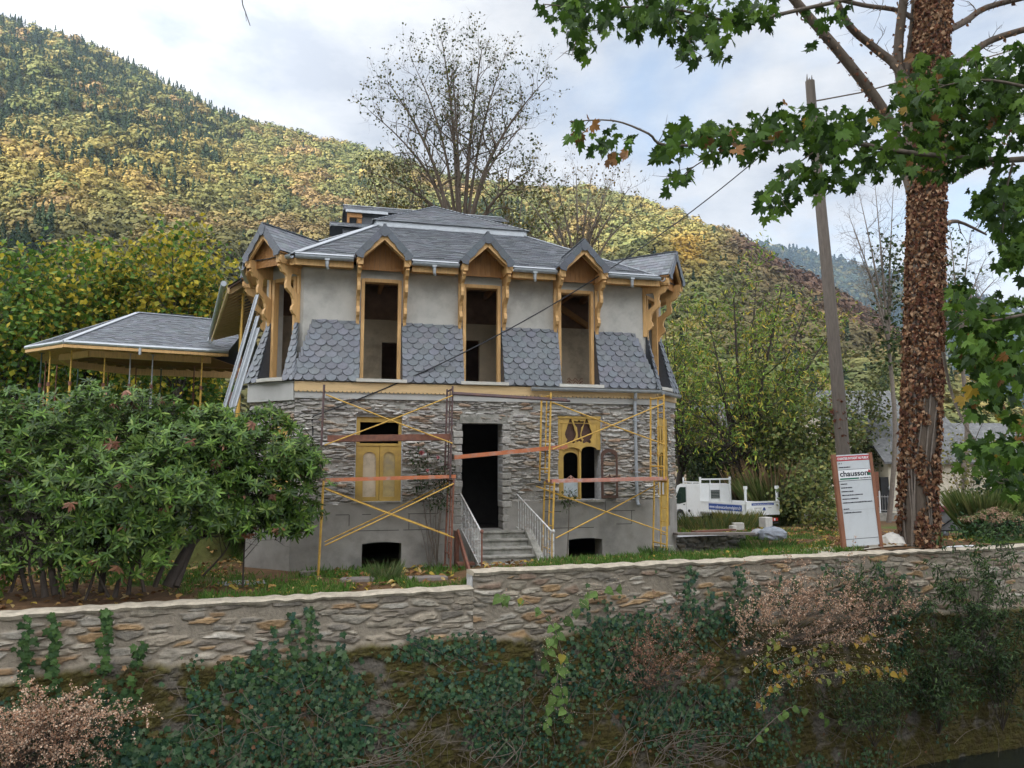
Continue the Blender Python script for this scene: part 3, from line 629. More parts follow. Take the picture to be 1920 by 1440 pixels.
def windows_ground():
    # left window: open transom, two tall leaves with arched pale panels
    a, c, z0, z1 = GW[0]
    b = FB(FRF); b.box(a, a + .09, .10, .2, z0, z1 - .06); b.box(c - .07, c, .10, .2, z0, z1 - .06); b.box(a, c, .09, .21, 2.94, 3.0); b.box(a + .09, c - .07, .10, .2, z1 - .18, z1 - .06)
    fr = b.build('window_frame', M['ochre'], villa, label='ochre window frame with open dark transom')
    for x0, x1, tilt in ((a + .09, a + .55, 0), (a + .56, c - .07, .05)):
        w = x1 - x0; mid = (x0 + x1) / 2
        inner = [(x0 + .085, z0 + .10), (x1 - .075, z0 + .10), (x1 - .075, 2.66)] + arc(mid, 2.66, (w - .16) / 2, 0, 180, 10, .14) + [(x0 + .085, 2.66)]
        v, f = curve_mesh([[(x0, z0), (x1, z0), (x1, 2.94), (x0, 2.94)], inner], ext=.022)
        b = FB(FRF); b.add(xform(v, (0, .13, 0), (1, 0, 0), (0, 0, 1), (0, 1, 0)), f); sash = b.build('sash', M['ochre'], fr)
        b = FB(FRF); b.box(x0 + .07, x1 - .07, .135, .15, z0 + .08, 2.84); b.build('pale_panel', M['plaster'] if not tilt else M['bareoak'], fr)
    b = FB(FRF); b.box(a - .06, c + .04, -.075, .2, z0 - .05, z0 - .005); b.build('window_sill', M['concrete'], villa)
    # right window: pierced transom panel, one leaf shut, one dark gap, one leaf swung out
    a, c, z0, z1 = GW[1]
    b = FB(FRF)
    def pear(cx, cy, k=1): return [(cx + x * k, cy + y * k) for x, y in [(0, .36), (.035, .27), (.075, .16), (.105, .06), (.14, -.02), (.15, -.08), (.12, -.17), (.085, -.20), (.12, -.27), (.08, -.30), (0, -.26), (-.08, -.30), (-.12, -.27), (-.085, -.20), (-.12, -.17), (-.15, -.08), (-.14, -.02), (-.105, .06), (-.075, .16), (-.035, .27)]]
    vase = [(x + (a + c) / 2, y + 3.33) for x, y in [(-.14, .27), (-.05, .25), (0, .29), (.05, .25), (.14, .27), (.12, .17), (.06, .10), (.035, -.1), (.05, -.2), (.09, -.24), (.05, -.27), (0, -.24), (-.05, -.27), (-.09, -.24), (-.05, -.2), (-.035, -.1), (-.06, .10), (-.12, .17)]]
    low = [(a, 2.9), (a + .12, 2.87)] + arc(a + .37, 2.83, .22, 170, 10, 8, .10) + [(a + .61, 2.82)] + arc(a + .82, 2.86, .2, 170, 10, 8, .10) + [(c, 2.87)]
    v, f = curve_mesh([low + [(c, z1), (a, z1)], pear(a + .33, 3.33), pear(c - .36, 3.33), vase], ext=.02)
    b.add(xform(v, (0, .05, 0), (1, 0, 0), (0, 0, 1), (0, 1, 0)), f)
    tp = b.build('transom_panel', M['ochre'], villa, label='pierced ochre panel with pear and vase cutouts')
    b = FB(FRF); b.box(a + .1, c - .12, .11, .125, 2.95, 3.62); b.build('backing_glass', M['brownwood'], tp)
    b = FB(FRF)
    for z, h in ((z1 - .06, .065), ): b.box(a - .01, c + .01, .005, .03, z, z + h)
    b.box(a + .09, a + .105, .02, .03, 3.0, 3.52); b.box(c - .105, c - .09, .02, .03, 3.0, 3.52); b.box(a + .05, c - .05, .018, .03, 3.53, 3.545)
    b.build('moulding', M['ochre'], tp)
    b = FB(FRF); b.box(a, a + .14, .05, .2, z0, 2.9); b.box(a + .56, a + .61, .06, .18, z0, 2.86); b.build('window_frame', M['ochre'], villa)
    x0, x1 = a + .14, a + .56
    inner = [(x0 + .02, z0 + .06), (x1 - .02, z0 + .06), (x1 - .02, 2.68)] + arc((x0 + x1) / 2, 2.68, .19, 0, 180, 10, .13) + [(x0 + .02, 2.68)]
    v, f = curve_mesh([[(x0, z0), (x1, z0), (x1, 2.92), (x0, 2.92)], inner], ext=.02); b = FB(FRF); b.add(xform(v, (0, .12, 0), (1, 0, 0), (0, 0, 1), (0, 1, 0)), f)
    sash = b.build('sash', M['ochre'], villa)
    b = FB(FRF); b.box(x0 + .02, x1 - .02, .125, .135, z0 + .06, 2.16); b.build('lower_pane', M['glass'], sash)
    v, f = curve_mesh([[(x0 + .02, 2.08), (x0 + .12, 2.13), (x0 + .17, 2.2), (x0 + .21, 2.14), (x0 + .25, 2.2), (x0 + .3, 2.13), (x1 - .02, 2.08), (x1 - .02, 2.11), (x0 + .3, 2.17), (x0 + .21, 2.24), (x0 + .12, 2.17), (x0 + .02, 2.11)]], ext=.012)
    b = FB(FRF); b.add(xform(v, (0, .10, 0), (1, 0, 0), (0, 0, 1), (0, 1, 0)), f); b.build('carved_crest', M['salmon'], sash)
    # swung leaf, standing out from the wall to the right of the opening
    w = .42; inner = [(.06, z0 + .10), (w - .05, z0 + .10), (w - .05, 2.66)] + arc(w / 2, 2.66, w / 2 - .06, 0, 180, 10, .15) + [(.06, 2.66)]
    outl = [(0, z0 + .03), (w, z0 + .03), (w, 2.72)] + arc(w / 2, 2.74, w / 2, 10, 170, 10, .16) + [(0, 2.72)]
    v, f = curve_mesh([outl, inner], ext=.02); b = FB(FRF); an = R(-14)
    b.add(xform(v, (c - .02, -.04, 0), (math.cos(an), math.sin(an), 0), (0, 0, 1), (-math.sin(an), math.cos(an), 0)), f)
    op = b.build('open_sash', M['brownwood'], villa, label='dark brown sash swung open against the wall')
    v, f = curve_mesh([[(.06, 2.10), (.15, 2.14), (.21, 2.28), (.27, 2.14), (w - .05, 2.10), (w - .05, 2.07), (.06, 2.07)]], ext=.014); b = FB(FRF)
    b.add(xform(v, (c - .02, -.045, 0), (math.cos(an), math.sin(an), 0), (0, 0, 1), (-math.sin(an), math.cos(an), 0)), f); b.build('carved_crest', M['brownwood'], op)
    b = FB(FRF); b.box(a - .12, c + .05, -.10, .2, z0 - .06, z0 - .005); b.build('window_sill', M['concrete'], villa)
    # tall narrow door-window in the right corner, ochre, and the boarded one in the left corner
    x0, x1 = .17, .93; b = FB(FRR)
    slot = lambda x: [(x - .05, 3.0), (x - .06, 3.12), (x - .03, 3.4), (x, 3.5), (x + .03, 3.4), (x + .06, 3.12), (x + .05, 3.0)]
    gl = [(x0 + .14, 1.72), (x1 - .14, 1.72), (x1 - .14, 2.62)] + arc((x0 + x1) / 2, 2.62, .24, 0, 180, 10, .2) + [(x0 + .14, 2.62)]
    v, f = curve_mesh([[(x0, .9), (x1, .9), (x1, 3.7), (x0, 3.7)], slot(.36), slot(.55), slot(.74), gl], ext=.025)
    b.add(xform(v, (0, .02, 0), (1, 0, 0), (0, 0, 1), (0, 1, 0)), f); nd = b.build('corner_door', M['ochre'], villa, label='narrow ochre corner door with pierced top and arched light')
    b = FB(FRR); b.box(.53, .565, .01, .06, 1.72, 2.8); b.box(x0, x1, -.02, 0, 3.5, 3.72); b.box(x0, x0 + .05, -.02, 0, .9, 3.5); b.box(x1 - .05, x1, -.02, 0, .9, 3.5); b.build('moulding', M['ochre'], nd)
    b = FB(FRR); b.box(x0 + .12, x1 - .12, .05, .07, 1.7, 2.1); b.build('lower_pane', M['panel'], nd)
    b = FB(FRL); b.box(.75, 1.36, -.04, .02, 1.6, 3.62); v, f = curve_mesh([[(.75, 3.3)] + [(.75 + .6 * i / 12, 3.28 + .025 * (i % 2)) for i in range(13)] + [(1.36, 3.34), (.75, 3.34)]], ext=.01)
    b.add(xform(v, (0, -.05, 0), (1, 0, 0), (0, 0, 1), (0, 1, 0)), f); b.build('boarded_window', M['ochre'], villa)
windows_ground()

# upper storey -------------------------------------------------------
IN = .25
CF = (1.92, 4.40, 6.87); HWN = .46
UP = {'F': (FRF, IN * .414, WD - IN * .414, CF, HWN), 'L': (FRL, IN * .414, CL - IN * .414, (CL - .73,), .38), 'R': (FRR, IN * .414, CL - IN * .414, (.60,), .37)}
def bracket(fr, x, parent, thick=.075):
    out = [(0, 7.16), (.66, 7.16), (.70, 7.08), (.64, 7.03), (.60, 6.96), (.52, 6.94), (.46, 6.90), (.44, 6.8), (.47, 6.7), (.46, 6.6), (.38, 6.54), (.29, 6.48), (.23, 6.38), (.21, 6.26), (.26, 6.19), (.27, 6.11), (.22, 6.04), (.15, 6.0), (.11, 5.92), (.09, 5.84), (0, 5.84)]
    hole = [(.075, 6.5), (.15, 6.54), (.26, 6.62), (.33, 6.68), (.33, 6.8), (.31, 6.93), (.27, 6.99), (.075, 6.99)]
    v, f = curve_mesh([out, hole], ext=thick / 2)
    b = FB(fr); b.add(xform(v, (x, IN + .02, 0), (0, -1, 0), (0, 0, 1), (1, 0, 0)), f); return b.build('bracket', M['timber'], parent)
def dormer(fr, c, hwid, ridge=8.12, foot=7.40, o0=-.5, half=.66, slope=(7.33, .3, .481), label=None):
    sl = (ridge - foot) / half
    oe = lambda w: (w - slope[0]) / slope[2] - slope[1]      # where the main roof reaches height w
    b = FB(fr)
    for sg in (-1, 1):
        ft = (c + sg * half, o0, foot); rd = (c, o0, ridge)
        pts = [ft, (c + sg * half, oe(foot) + .12, foot), (c, oe(ridge) + .2, ridge), rd]
        slates(b, pts, .2, .12, .012)
    roof = b.build('dormer_roof', M['slate'], villa, label=label)
    b = FB(fr); b.bar((c, o0 - .01, ridge + .012), (c, oe(ridge), ridge + .012), .07, .02, (.08, .09, .10)); 
    # slate-clad fascia: separate slabs along both slopes with a pointed middle piece
    n = math.hypot(half, ridge - foot); L = n + .02
    for sg in (-1, 1):
        ax = np.array((sg * half / n, 0, -(ridge - foot) / n)); ay = np.array((-ax[2] * sg, 0, ax[0] * sg))
        if ay[2] > 0: ay = -ay
        for k, (p, q) in enumerate(((0.02, .26), (.265, .52), (.525, .80), (.805, L))):
            g = .012 * (k % 2)
            pts = [(p, 0), (q, 0), (q, .155 - g), ((p + q) / 2, .175 - g), (p, .155 - g)] if k < 3 else [(p, 0), (q + .0, 0), (q + .03, .10), (q - .04, .22), (q - .12, .17), (p, .155)]
            b.prism([tuple(np.array((c, o0 - .03 - .004 * k, ridge + .01)) + ax * x + ay * y) for x, y in pts], (0, .03, 0), slate_col(1, (.085, .095, .112), .12)[0])
    b.prism([(c - .1, o0 - .042, ridge - .10), (c, o0 - .042, ridge + .01), (c + .1, o0 - .042, ridge - .10), (c + .075, o0 - .042, ridge - .26), (c, o0 - .042, ridge - .30), (c - .075, o0 - .042, ridge - .26)], (0, .014, 0), (.085, .095, .112))
    b.build('slate_fascia', M['slate'], roof)
    b = FB(fr)
    for o, h, wd in ((o0 + .02, .11, .06), (o0 + .24, .09, .05)):
        for sg in (-1, 1):
            A = np.array((c, o, ridge - .25)); B = np.array((c + sg * (half - .03), o, foot - .17))
            b.prism([A + (0, 0, .06), B + (0, 0, .06), B - (0, 0, h - .06), A - (0, 0, h)], (0, wd, 0))
    for sg in (-1, 1): b.box(c + sg * (half - .12) - .06, c + sg * (half - .12) + .06, o0 + .04, IN + .05, 7.15, foot - .05)   # plates carrying the rafters
    b.build('rafter', M['timber'], roof)
    b = FB(fr)                                    # boarded soffit and planked gable
    for sg in (-1, 1): b.add([(c, o0, ridge - .035), (c + sg * half, o0, foot - .035), (c + sg * half, IN + .1, foot - .035), (c, IN + .1, ridge - .035)], [(0, 1, 2, 3)])
    gy = .06 if fr is FRF else -.27
    n = 9; g0, g1 = c - hwid - .1, c + hwid + .1
    for i in range(n):
        x0, x1 = g0 + (g1 - g0) * i / n, g0 + (g1 - g0) * (i + 1) / n - .004; z = lambda x: max(7.2, ridge - .05 - abs(x - c) * sl)
        b.hexa([(x0, gy, 7.15), (x1, gy, 7.15), (x1, gy + .025, 7.15), (x0, gy + .025, 7.15), (x0, gy, z(x0)), (x1, gy, z(x1)), (x1, gy + .025, z(x1)), (x0, gy + .025, z(x0))])
    b.build('gable_panel', M['timberdk'], roof)
    for sg in (-1, 1): bracket(fr, c + sg * (hwid + .1), roof)
    return roof
def upper():
    for k, (fr, a, c, cs, hwid) in UP.items():
        holes = [(x - hwid, x + hwid, 4.5, 6.97) for x in cs]
        rects(FB(fr), a, c, 4.40, 7.3, IN, IN + .3, holes).build('upper_wall', M['stucco'], villa)
        for x in cs:
            b = FB(fr); b.box(x - hwid - .02, x - hwid + .06, IN - .05, IN + .10, 4.5, 6.97); b.box(x + hwid - .06, x + hwid + .02, IN - .05, IN + .10, 4.5, 6.97); b.box(x - hwid + .06, x + hwid - .06, IN - .03, IN + .2, 6.90, 6.985)
            wf = b.build('window_post', M['timber'], villa)
            b = FB(fr); n = 8
            if k == 'F': b.box(x - hwid - .12, x + hwid + .14, -.19, IN + .1, 4.425, 4.50)
            else:
                pts = [(x - hwid - .16 + (2 * hwid + .32) * i / n, -.12 - .13 * (1 - (2 * i / n - 1)**2)) for i in range(n + 1)]
                b.prism([(p, q, 4.43) for p, q in pts] + [(x + hwid + .16, IN, 4.43), (x - hwid - .16, IN, 4.43)], (0, 0, .08))
            b.build('window_sill', M['sill'], wf)
        # scalloped skirts between the windows, with slate cheeks
        edges = [None] + [x for x in cs] + [None]
        ot, ob, zt, zb = .225, -.15, 5.92, 4.43
        for l, r in zip(edges[:-1], edges[1:]):
            bl = -.12 if l is None else l + hwid + .035; br = (WD if k == 'F' else CL) + .11 if r is None else r - hwid - .035
            tl = ({'F': .34}.get(k, .22) if l is None else bl); tr = ((WD if k == 'F' else CL) - {'F': .40}.get(k, .24) if r is None else br)
            if tr < tl + .02: tl = tr = (tl + tr) / 2
            b = FB(fr); slates(b, [(bl, ob, zb), (br, ob, zb), (tr, ot, zt), (tl, ot, zt)], .255, .145, .03, True, (.118, .128, .143), .16)
            for e, isw in ((bl, l), (br, r)):
                if isw is not None: b.prism([(e, ob, zb), (e, IN + .02, zb), (e, IN + .02, zt), (e, ot, zt)], (.012 if isw == l else -.012, 0, 0), (.05, .055, .065))
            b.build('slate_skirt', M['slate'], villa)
    for x in CF: dormer(FRF, x, HWN)
    dormer(FRL, CL - .73, .38, 8.14, half=.62, slope=(7.33, .3, .40), label='corner dormer facing left')
    dormer(FRR, .56, .36, 8.14, half=.60, slope=(7.33, .3, .40), label='corner dormer facing right')
    dormer(SDL, 12 - 3.3, .4, 8.05, half=.62, slope=(7.33, .3, .70), label='side dormer over the gallery')
    # side walls of the upper storey
    for fr, L in ((SDL, 12 - CD - .1), (SDR, 10.9)): rects(FB(fr), .1, L, 4.4, 7.3, IN, IN + .3, [(3, 4.1, 4.5, 6.9), (L - 2.7, L - 1.8, 4.5, 6.9)]).build('upper_wall', M['stucco'], villa)
    # rooms
    b = MB(); rects(b, -.6, 9.5, 4.42, 6.35, 2.2, 2.35, [(2.1, 2.55, 4.42, 5.75), (4.0, 4.75, 4.42, 5.9)]); b.box(3.05, 3.17, .56, 2.2, 4.42, 7.25); b.box(5.55, 5.67, .56, 2.2, 4.42, 7.25); b.build('upstairs_partition', M['plaster'], villa)
    b = MB(); b.box(-.6, 9.5, 2.18, 2.36, 6.352, 7.25); b.box(-.6, 9.5, 5.2, 5.3, 4.42, 7.2); b.box(.0, 8.85, .56, 1.4, 7.252, 7.30); b.box(-.7, 9.6, 1.4, 11.5, 7.252, 7.30); b.build('ceiling', M['ceil'], villa)
    b = MB()
    for x in (1.35, 2.0, 2.7, 3.6, 4.2, 4.9, 6.0, 6.5, 7.1, 7.7): b.bar((x, .6, 7.12), (x, 2.18, 7.12), .09, .16)
    b.bar((6.1, .9, 7.0), (7.9, 2.1, 6.4), .1, .14); b.bar((-.3, 1.5, 7.1), (1.0, 1.2, 6.6), .08, .12); b.build('ceiling_beam', M['timberdk'], villa)
    b = MB(); b.box(-.05, 8.9, .5, 1.4, 4.25, 4.415); b.box(-.8, 9.7, 1.4, 11.6, 4.25, 4.415); b.build('upstairs_floor', M['deckgrey'], villa)
    b = FB(FRF)
    for x in (6.8, 7.1): b.tube((x, .6, 4.42), (x, .6, 4.72), .006)
    for h in (4.55, 4.62, 4.7): b.path([(6.75 + .42 * i / 8, .6, h + .05 * math.sin(i * .4 * h)) for i in range(9)], .009)
    b.build('reinforcement_wire', M['rust'], villa)
upper()

def roofs():
    E, EW = .3, 7.33
    A = (-.414 * E, -E, EW); B = (WD + .414 * E, -E, EW); Cr = (WD + CD + E, CD - .414 * E, EW); Cl = (-CD - E, CD - .414 * E, EW)
    Dl = (-CD - E, 12.3, EW); Dr = (WD + CD + E, 12.3, EW); CW = 9.80
    c = [(2.07, 5.0, CW), (6.81, 5.0, CW), (6.81, 9.3, CW), (2.07, 9.3, CW)]
    b = MB(); k0 = .5 / 5.3; A2, B2 = [tuple(Vector(p).lerp(Vector(q), k0)) for p, q in ((A, c[0]), (B, c[1]))]; slates(b, [A2, B2, c[1], c[0]])
    for x0, x1 in ((None, 1.34), (2.5, 3.82), (4.98, 6.29), (7.45, None)): slates(b, [A if x0 is None else (x0, -E, EW), B if x1 is None else (x1, -E, EW), B2 if x1 is None else (x1, A2[1], A2[2]), A2 if x0 is None else (x0, A2[1], A2[2])])
    slates(b, [Cl, A, c[0]]); slates(b, [B, Cr, c[1]]); slates(b, [Dl, Cl, c[0], c[3]]); slates(b, [Cr, Dr, c[2], c[1]]); slates(b, [Dr, Dl, c[3], c[2]])
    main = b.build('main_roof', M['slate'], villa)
    b = MB()
    for p, q in ((A, c[0]), (Cl, c[0]), (B, c[1]), (Cr, c[1])):
        p, q = Vector(p), Vector(q); b.bar(p.lerp(q, .02) + Vector((0, 0, .03)), q + Vector((0, 0, .03)), .2 if p.x < 3 and p.y < 0 else .13, .02)
    # upright zinc curb between the two slopes
    for p, q in ((c[0], c[1]), (c[1], c[2]), (c[3], c[0])):
        p, q = Vector(p), Vector(q); b.bar(p + Vector((0, 0, .08)), q + Vector((0, 0, .08)), .1, .24)
    b.build('zinc_flashing', M['zinc'], main)
    # upper hipped lantern roof
    T = 9.95; u = [(1.97, 4.9, T), (6.91, 4.9, T), (6.91, 9.4, T), (1.97, 9.4, T)]; ap = (4.18, 7.3, 11.33)
    b = MB()
    for i in range(4): slates(b, [u[i], u[(i + 1) % 4], ap])
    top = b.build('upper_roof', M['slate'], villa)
    b = MB()
    for p in u: b.bar(Vector(p) + Vector((0, 0, .02)), Vector(ap) + Vector((0, 0, .03)), .09, .02)
    b.build('hip_cap', M['zinc'], top)
    # cross gable seen behind, and a small lower dormer
    b = MB(); rw, fw, vv = 11.37, 10.98, 8.0
    slates(b, [(1.16, vv - .75, fw), (6.85, vv - .75, fw), (6.75, vv, rw), (1.12, vv, rw)], .22, .12); slates(b, [(1.16, vv + .75, fw), (6.85, vv + .75, fw), (6.75, vv, rw), (1.12, vv, rw)], .22, .12)
    g = b.build('rear_gable_roof', M['slate'], villa)
    b = MB(); b.box(1.2, 2.6, vv - .78, vv - .72, fw - .07, fw + .02); b.bar((1.12, vv, rw + .02), (6.75, vv, rw + .02), .08, .02); b.build('zinc_edge', M['zinc'], g)
    b = MB(); b.prism([(1.15, vv - .78, fw - .02), (1.15, vv, rw - .02), (1.15, vv + .78, fw - .02), (1.15, vv + .7, fw - .13), (1.15, vv, rw - .16), (1.15, vv - .7, fw - .13)], (-.03, 0, 0), (.04, .04, .045)); b.box(1.75, 6.6, vv - .55, vv + .55, 9.0, fw + .05, (.075, .08, .09)); b.build('slate_cladding', M['slate'], g)
    b = MB(); b.box(1.25, 1.75, vv - .7, vv - .6, fw - .22, fw - .08); b.box(1.25, 1.33, vv - .7, vv - .62, fw - .42, fw - .2); b.box(1.6, 1.74, vv - .65, vv + .6, fw - .4, fw); b.build('gable_timber', M['timberdk'], g)
    b = MB(); fw2, rw2, v2 = 10.1, 10.42, 6.9
    slates(b, [(.72, v2 - .6, fw2), (2.4, v2 - .6, fw2), (2.4, v2, rw2), (.7, v2, rw2)], .22, .12); slates(b, [(.72, v2 + .6, fw2), (2.4, v2 + .6, fw2), (2.4, v2, rw2), (.7, v2, rw2)], .22, .12)
    b.prism([(.72, v2 - .62, fw2 - .02), (.72, v2, rw2), (.72, v2 + .62, fw2 - .02), (.72, v2, rw2 - .15)], (-.03, 0, 0), (.04, .04, .045)); b.box(1.1, 2.6, v2 - .45, v2 + .45, 8.6, fw2, (.075, .08, .09)); b.build('side_dormer_roof', M['slate'], villa)
    # eaves: timber fascia, soffit, half-round gutter and outlets
    def eave(fr, a, c, ret=True):
        b = FB(fr); b.box(a, c, -.25, -.215, 7.10, 7.27); b.box(a, c, -.215, IN, 7.18, 7.20); f = b.build('eave_fascia', M['timber'], main)
        b = FB(fr); pr = [(-.10, 0), (-.09, .09), (-.06, .095), (-.055, 0.08), (0.055, .08), (.06, .095), (.09, .09), (.1, 0), (.07, -.07), (0, -.1), (-.07, -.07)]
        pr = [(-.07, 0.05)] + [(.07 * math.cos(R(180 + 180 * i / 8)), .05 + .085 * math.sin(R(180 + 180 * i / 8))) for i in range(9)] + [(.07, .05), (.055, .05)] + [(.055 * math.cos(R(-180 * i / 8)), .05 + .07 * math.sin(R(-180 * i / 8))) for i in range(9)]
        b.prism([(a, -.345 + x, 7.255 + y) for x, y in pr], (c - a, 0, 0)); b.build('gutter', M['zincdull'], main)
        b = FB(fr); b.add([(a, -.33, 7.345), (c, -.33, 7.345), (c, -.16, 7.425), (a, -.16, 7.425)], [(0, 1, 2, 3)]); b.build('eave_flashing', M['zinc'], main)
    eave(FRL, CL - .73 + .66, CL + .1); eave(FRR, -.1, -.02)
    for a, c in ((-.1, 1.22), (2.6, 3.72), (5.08, 6.19), (7.55, 8.98)): eave(FRF, a, c)
    eave(SDL, 0, 7.9); eave(SDL, 9.4, 10.9); eave(SDR, .2, 10.9)
    for x in (.62, 3.12, 5.62, 8.2):
        b = FB(FRF); b.tube((x, -.345, 7.23), (x, -.345, 7.12), .045, .04); b.path([(x, -.345, 7.12), (x, -.34, 7.07), (x + .02, -.31, 7.02)], [.038, .036, .036]); b.box(x - .055, x + .055, -.4, -.29, 7.21, 7.25); b.build('gutter_outlet', M['zinc'], main)
    # lower gutter and downpipe at the right of the front
    b = FB(FRF); b.prism([(5.55, -.24 + .06 * math.cos(R(180 + 180 * i / 8)), 4.38 + .075 * math.sin(R(180 + 180 * i / 8))) for i in range(9)] + [(5.55, -.17, 4.38), (5.55, -.17, 4.40), (5.55, -.31, 4.40)], (3.45, 0, 0)); lg = b.build('lower_gutter', M['zincdull'], villa)
    b = FB(FRR); b.prism([(0.05, -.24 + .06 * math.cos(R(180 + 180 * i / 8)), 4.36 + .075 * math.sin(R(180 + 180 * i / 8))) for i in range(9)] + [(0.05, -.17, 4.36), (0.05, -.17, 4.38), (0.05, -.31, 4.38)], (1.3, 0, 0)); b.build('lower_gutter', M['zincdull'], villa)
    b = FB(FRF); b.path([(8.30, -.22, 4.32), (8.30, -.2, 4.2), (8.31, -.13, 4.1), (8.33, -.12, 1.62), (8.34, -.16, 1.52), (8.35, -.22, 1.48)], .042, 10); dp = b.build('downpipe', M['zincdull'], villa)
    
    for z in (2.3, 3.6): b = FB(FRF); b.box(8.27, 8.40, -.18, -.02, z, z + .03); b.build('pipe_clip', M['zincdull'], dp)
    # gallery roof along the left side
    o0, o1 = (-1.9, 2.95, 7.22), (-3.4, 11.6, 7.22); i0, i1 = (-1.0, 2.95, 7.85), (-1.2, 12.0, 7.95)
    b = MB(); slates(b, [o1, o0, i0, i1], .22, .13); gr = b.build('gallery_roof', M['slate'], villa); b = MB(); b.prism([Vector(p) - Vector((0, 0, .03)) for p in (o0, o1, i1, i0)], (0, 0, -.03)); b.build('gallery_soffit', M['brownwood'], gr)
    b = MB(); n = 18
    for i in range(n):
        t = (i + .5) / n; p = Vector(o0).lerp(Vector(o1), t); q = Vector(i0).lerp(Vector(i1), t); b.bar(p + Vector((.05, 0, -.12)), q + Vector((0, 0, -.12)), .08, .12)
    for k, h in ((.0, .16), (.45, .18)):
        p = Vector(o0).lerp(Vector(i0), k); q = Vector(o1).lerp(Vector(i1), k); b.bar(p - Vector((0, 0, .12 + .1 * (k > 0))), q - Vector((0, 0, .12 + .1 * (k > 0))), .06, h)
    b.build('gallery_rafters', M['frieze'], gr)
    b = MB(); b.path([Vector(o0) + Vector((-.09, -.25, .0)), Vector(o1) + Vector((-.09, .1, 0))], .075, 10); b.path([Vector(o1) + Vector((-.09, 0, -.05)), Vector(o1) + Vector((-.12, -.1, -.2)), Vector(o1) + Vector((0, -.1, -.3))], .04); b.build('gallery_gutter', M['zincdull'], gr)
roofs()
# ------------------------------------------------------------------ stairs, scaffold, boards
def HP(name, label, cat, group=None): return thing(name, label, cat, (HX, HY, 0), HA, group)   # things set out in the villa's own axes
def stairs():
    t = HP('entrance_stairs', 'mossy concrete front steps with two peeling white railings below the dark doorway', 'stairs')
    L = [(0, -.46, .95)] + [(-.46 - .3 * i, -.76 - .3 * i, .95 - .157 * (i + 1)) for i in range(5)]
    for i, (a, c, z) in enumerate(L):
        b = MB(); k = i * .02
        b.box(4.08 - k, 5.30 + k * .5, c + .02, a + .0 if i == 0 else a + .02, -.1, z - .045); b.box(4.06 - k, 5.31 + k * .5, c - .02, a - .003, z - .045, z); b.build('step', M['concrete'], t, bevel=.008)
    b = MB(); b.prism([(5.32, .0, -.1), (5.32, 0, .98), (5.32, -.5, .98), (5.32, -2.0, .2), (5.32, -2.05, -.1)], (.17, 0, 0)); b.build('stringer', M['concrete'], t, bevel=.012)
    b = MB(); b.prism([(3.72, -.3, .85), (3.72, -.3, 1.0), (3.72, -1.95, .18), (3.72, -1.9, .02)], (.05, 0, 0)); b.box(3.70, 3.78, -.28, 0, -.1, .95); b.box(3.6, 3.98, -1.2, -.9, .28, .33); b.build('stringer', M['rust'], t, label='dark sloping board left of the steps')
    for (A, B, cap) in (((3.84, -.03, 1.83), (4.02, -1.72, 1.02), 1), ((5.22, -.03, 1.80), (5.64, -1.72, .99), 1)):
        A, B = Vector(A), Vector(B); b = MB(); b.bar(A, B, .035, .022); lo = Vector((0, 0, -.78)); b.bar(A + lo, B + lo, .02, .02); b.bar(A + Vector((0, .03, 0)), A + Vector((0, .03, -.85)), .03, .03, up=(0, 1, 0)); r = b.build('railing', M['railpaint'], t)
        for k in range(1, 15):
            p = A.lerp(B, k / 15); b = MB(); b.tube(p, p + lo * (1.02), .0095, n=6); b.tube(p + Vector((0, 0, -.30)), p + Vector((0, 0, -.34)), .016, n=6); b.build('baluster', M['railpaint'], r)
        b = MB(); b.tube(B + Vector((0, -.0, .01)), B + Vector((0, 0, -.92)), .02, n=8); b.lathe(B + Vector((0, 0, .0)), (0, 0, 1), [(-.01, .02), (.01, .035), (.04, .042), (.07, .03), (.085, .005)], 10); b.build('newel', M['rust'] if A.x < 4 else M['railpaint'], r)
stairs()
def frame(parent, u, z0, z1, m, lean=0.0, v0=-.32, v1=-1.1, base=False):
    b = MB(); r = .024; q = lambda v, z: (u + lean * (z1 - z), v, z)
    b.tube(q(v0, z0), q(v0, z1), r, n=8); b.tube(q(v1, z0), q(v1, z1), r, n=8)
    n = 5
    for k in range(n + 1):
        z = z0 + .22 + (z1 - z0 - .3) * k / n; b.tube(q(v1, z), q(v1 + .34, z), .013, n=6)
    b.tube(q(v1 + .34, z0 + .2), q(v1 + .34, z1 - .06), .017, n=6); b.tube(q(v0, z1 - .06), q(v1, z1 - .06), .02, n=8); b.tube(q(v0, z0 + .3), q(v1, z0 + .3), .018, n=8)
    f = b.build('frame', m, parent)
    if base:
        for v in (v0, v1): b = MB(); b.box(u + lean * (z1 - z0) - .07, u + lean * (z1 - z0) + .07, v - .07, v + .07, z0 - .02, z0); b.tube((u + lean * (z1 - z0), v, z0), (u + lean * (z1 - z0), v, z0 + .1), .017); b.build('base_plate', M['rust'], f)
    return f
def brace(parent, a, c, m):
    b = MB(); b.path([Vector(a), Vector(a).lerp(Vector(c), .5) + Vector((0, 0, -.015)), Vector(c)], .0165, 6); return b.build('brace', m, parent)
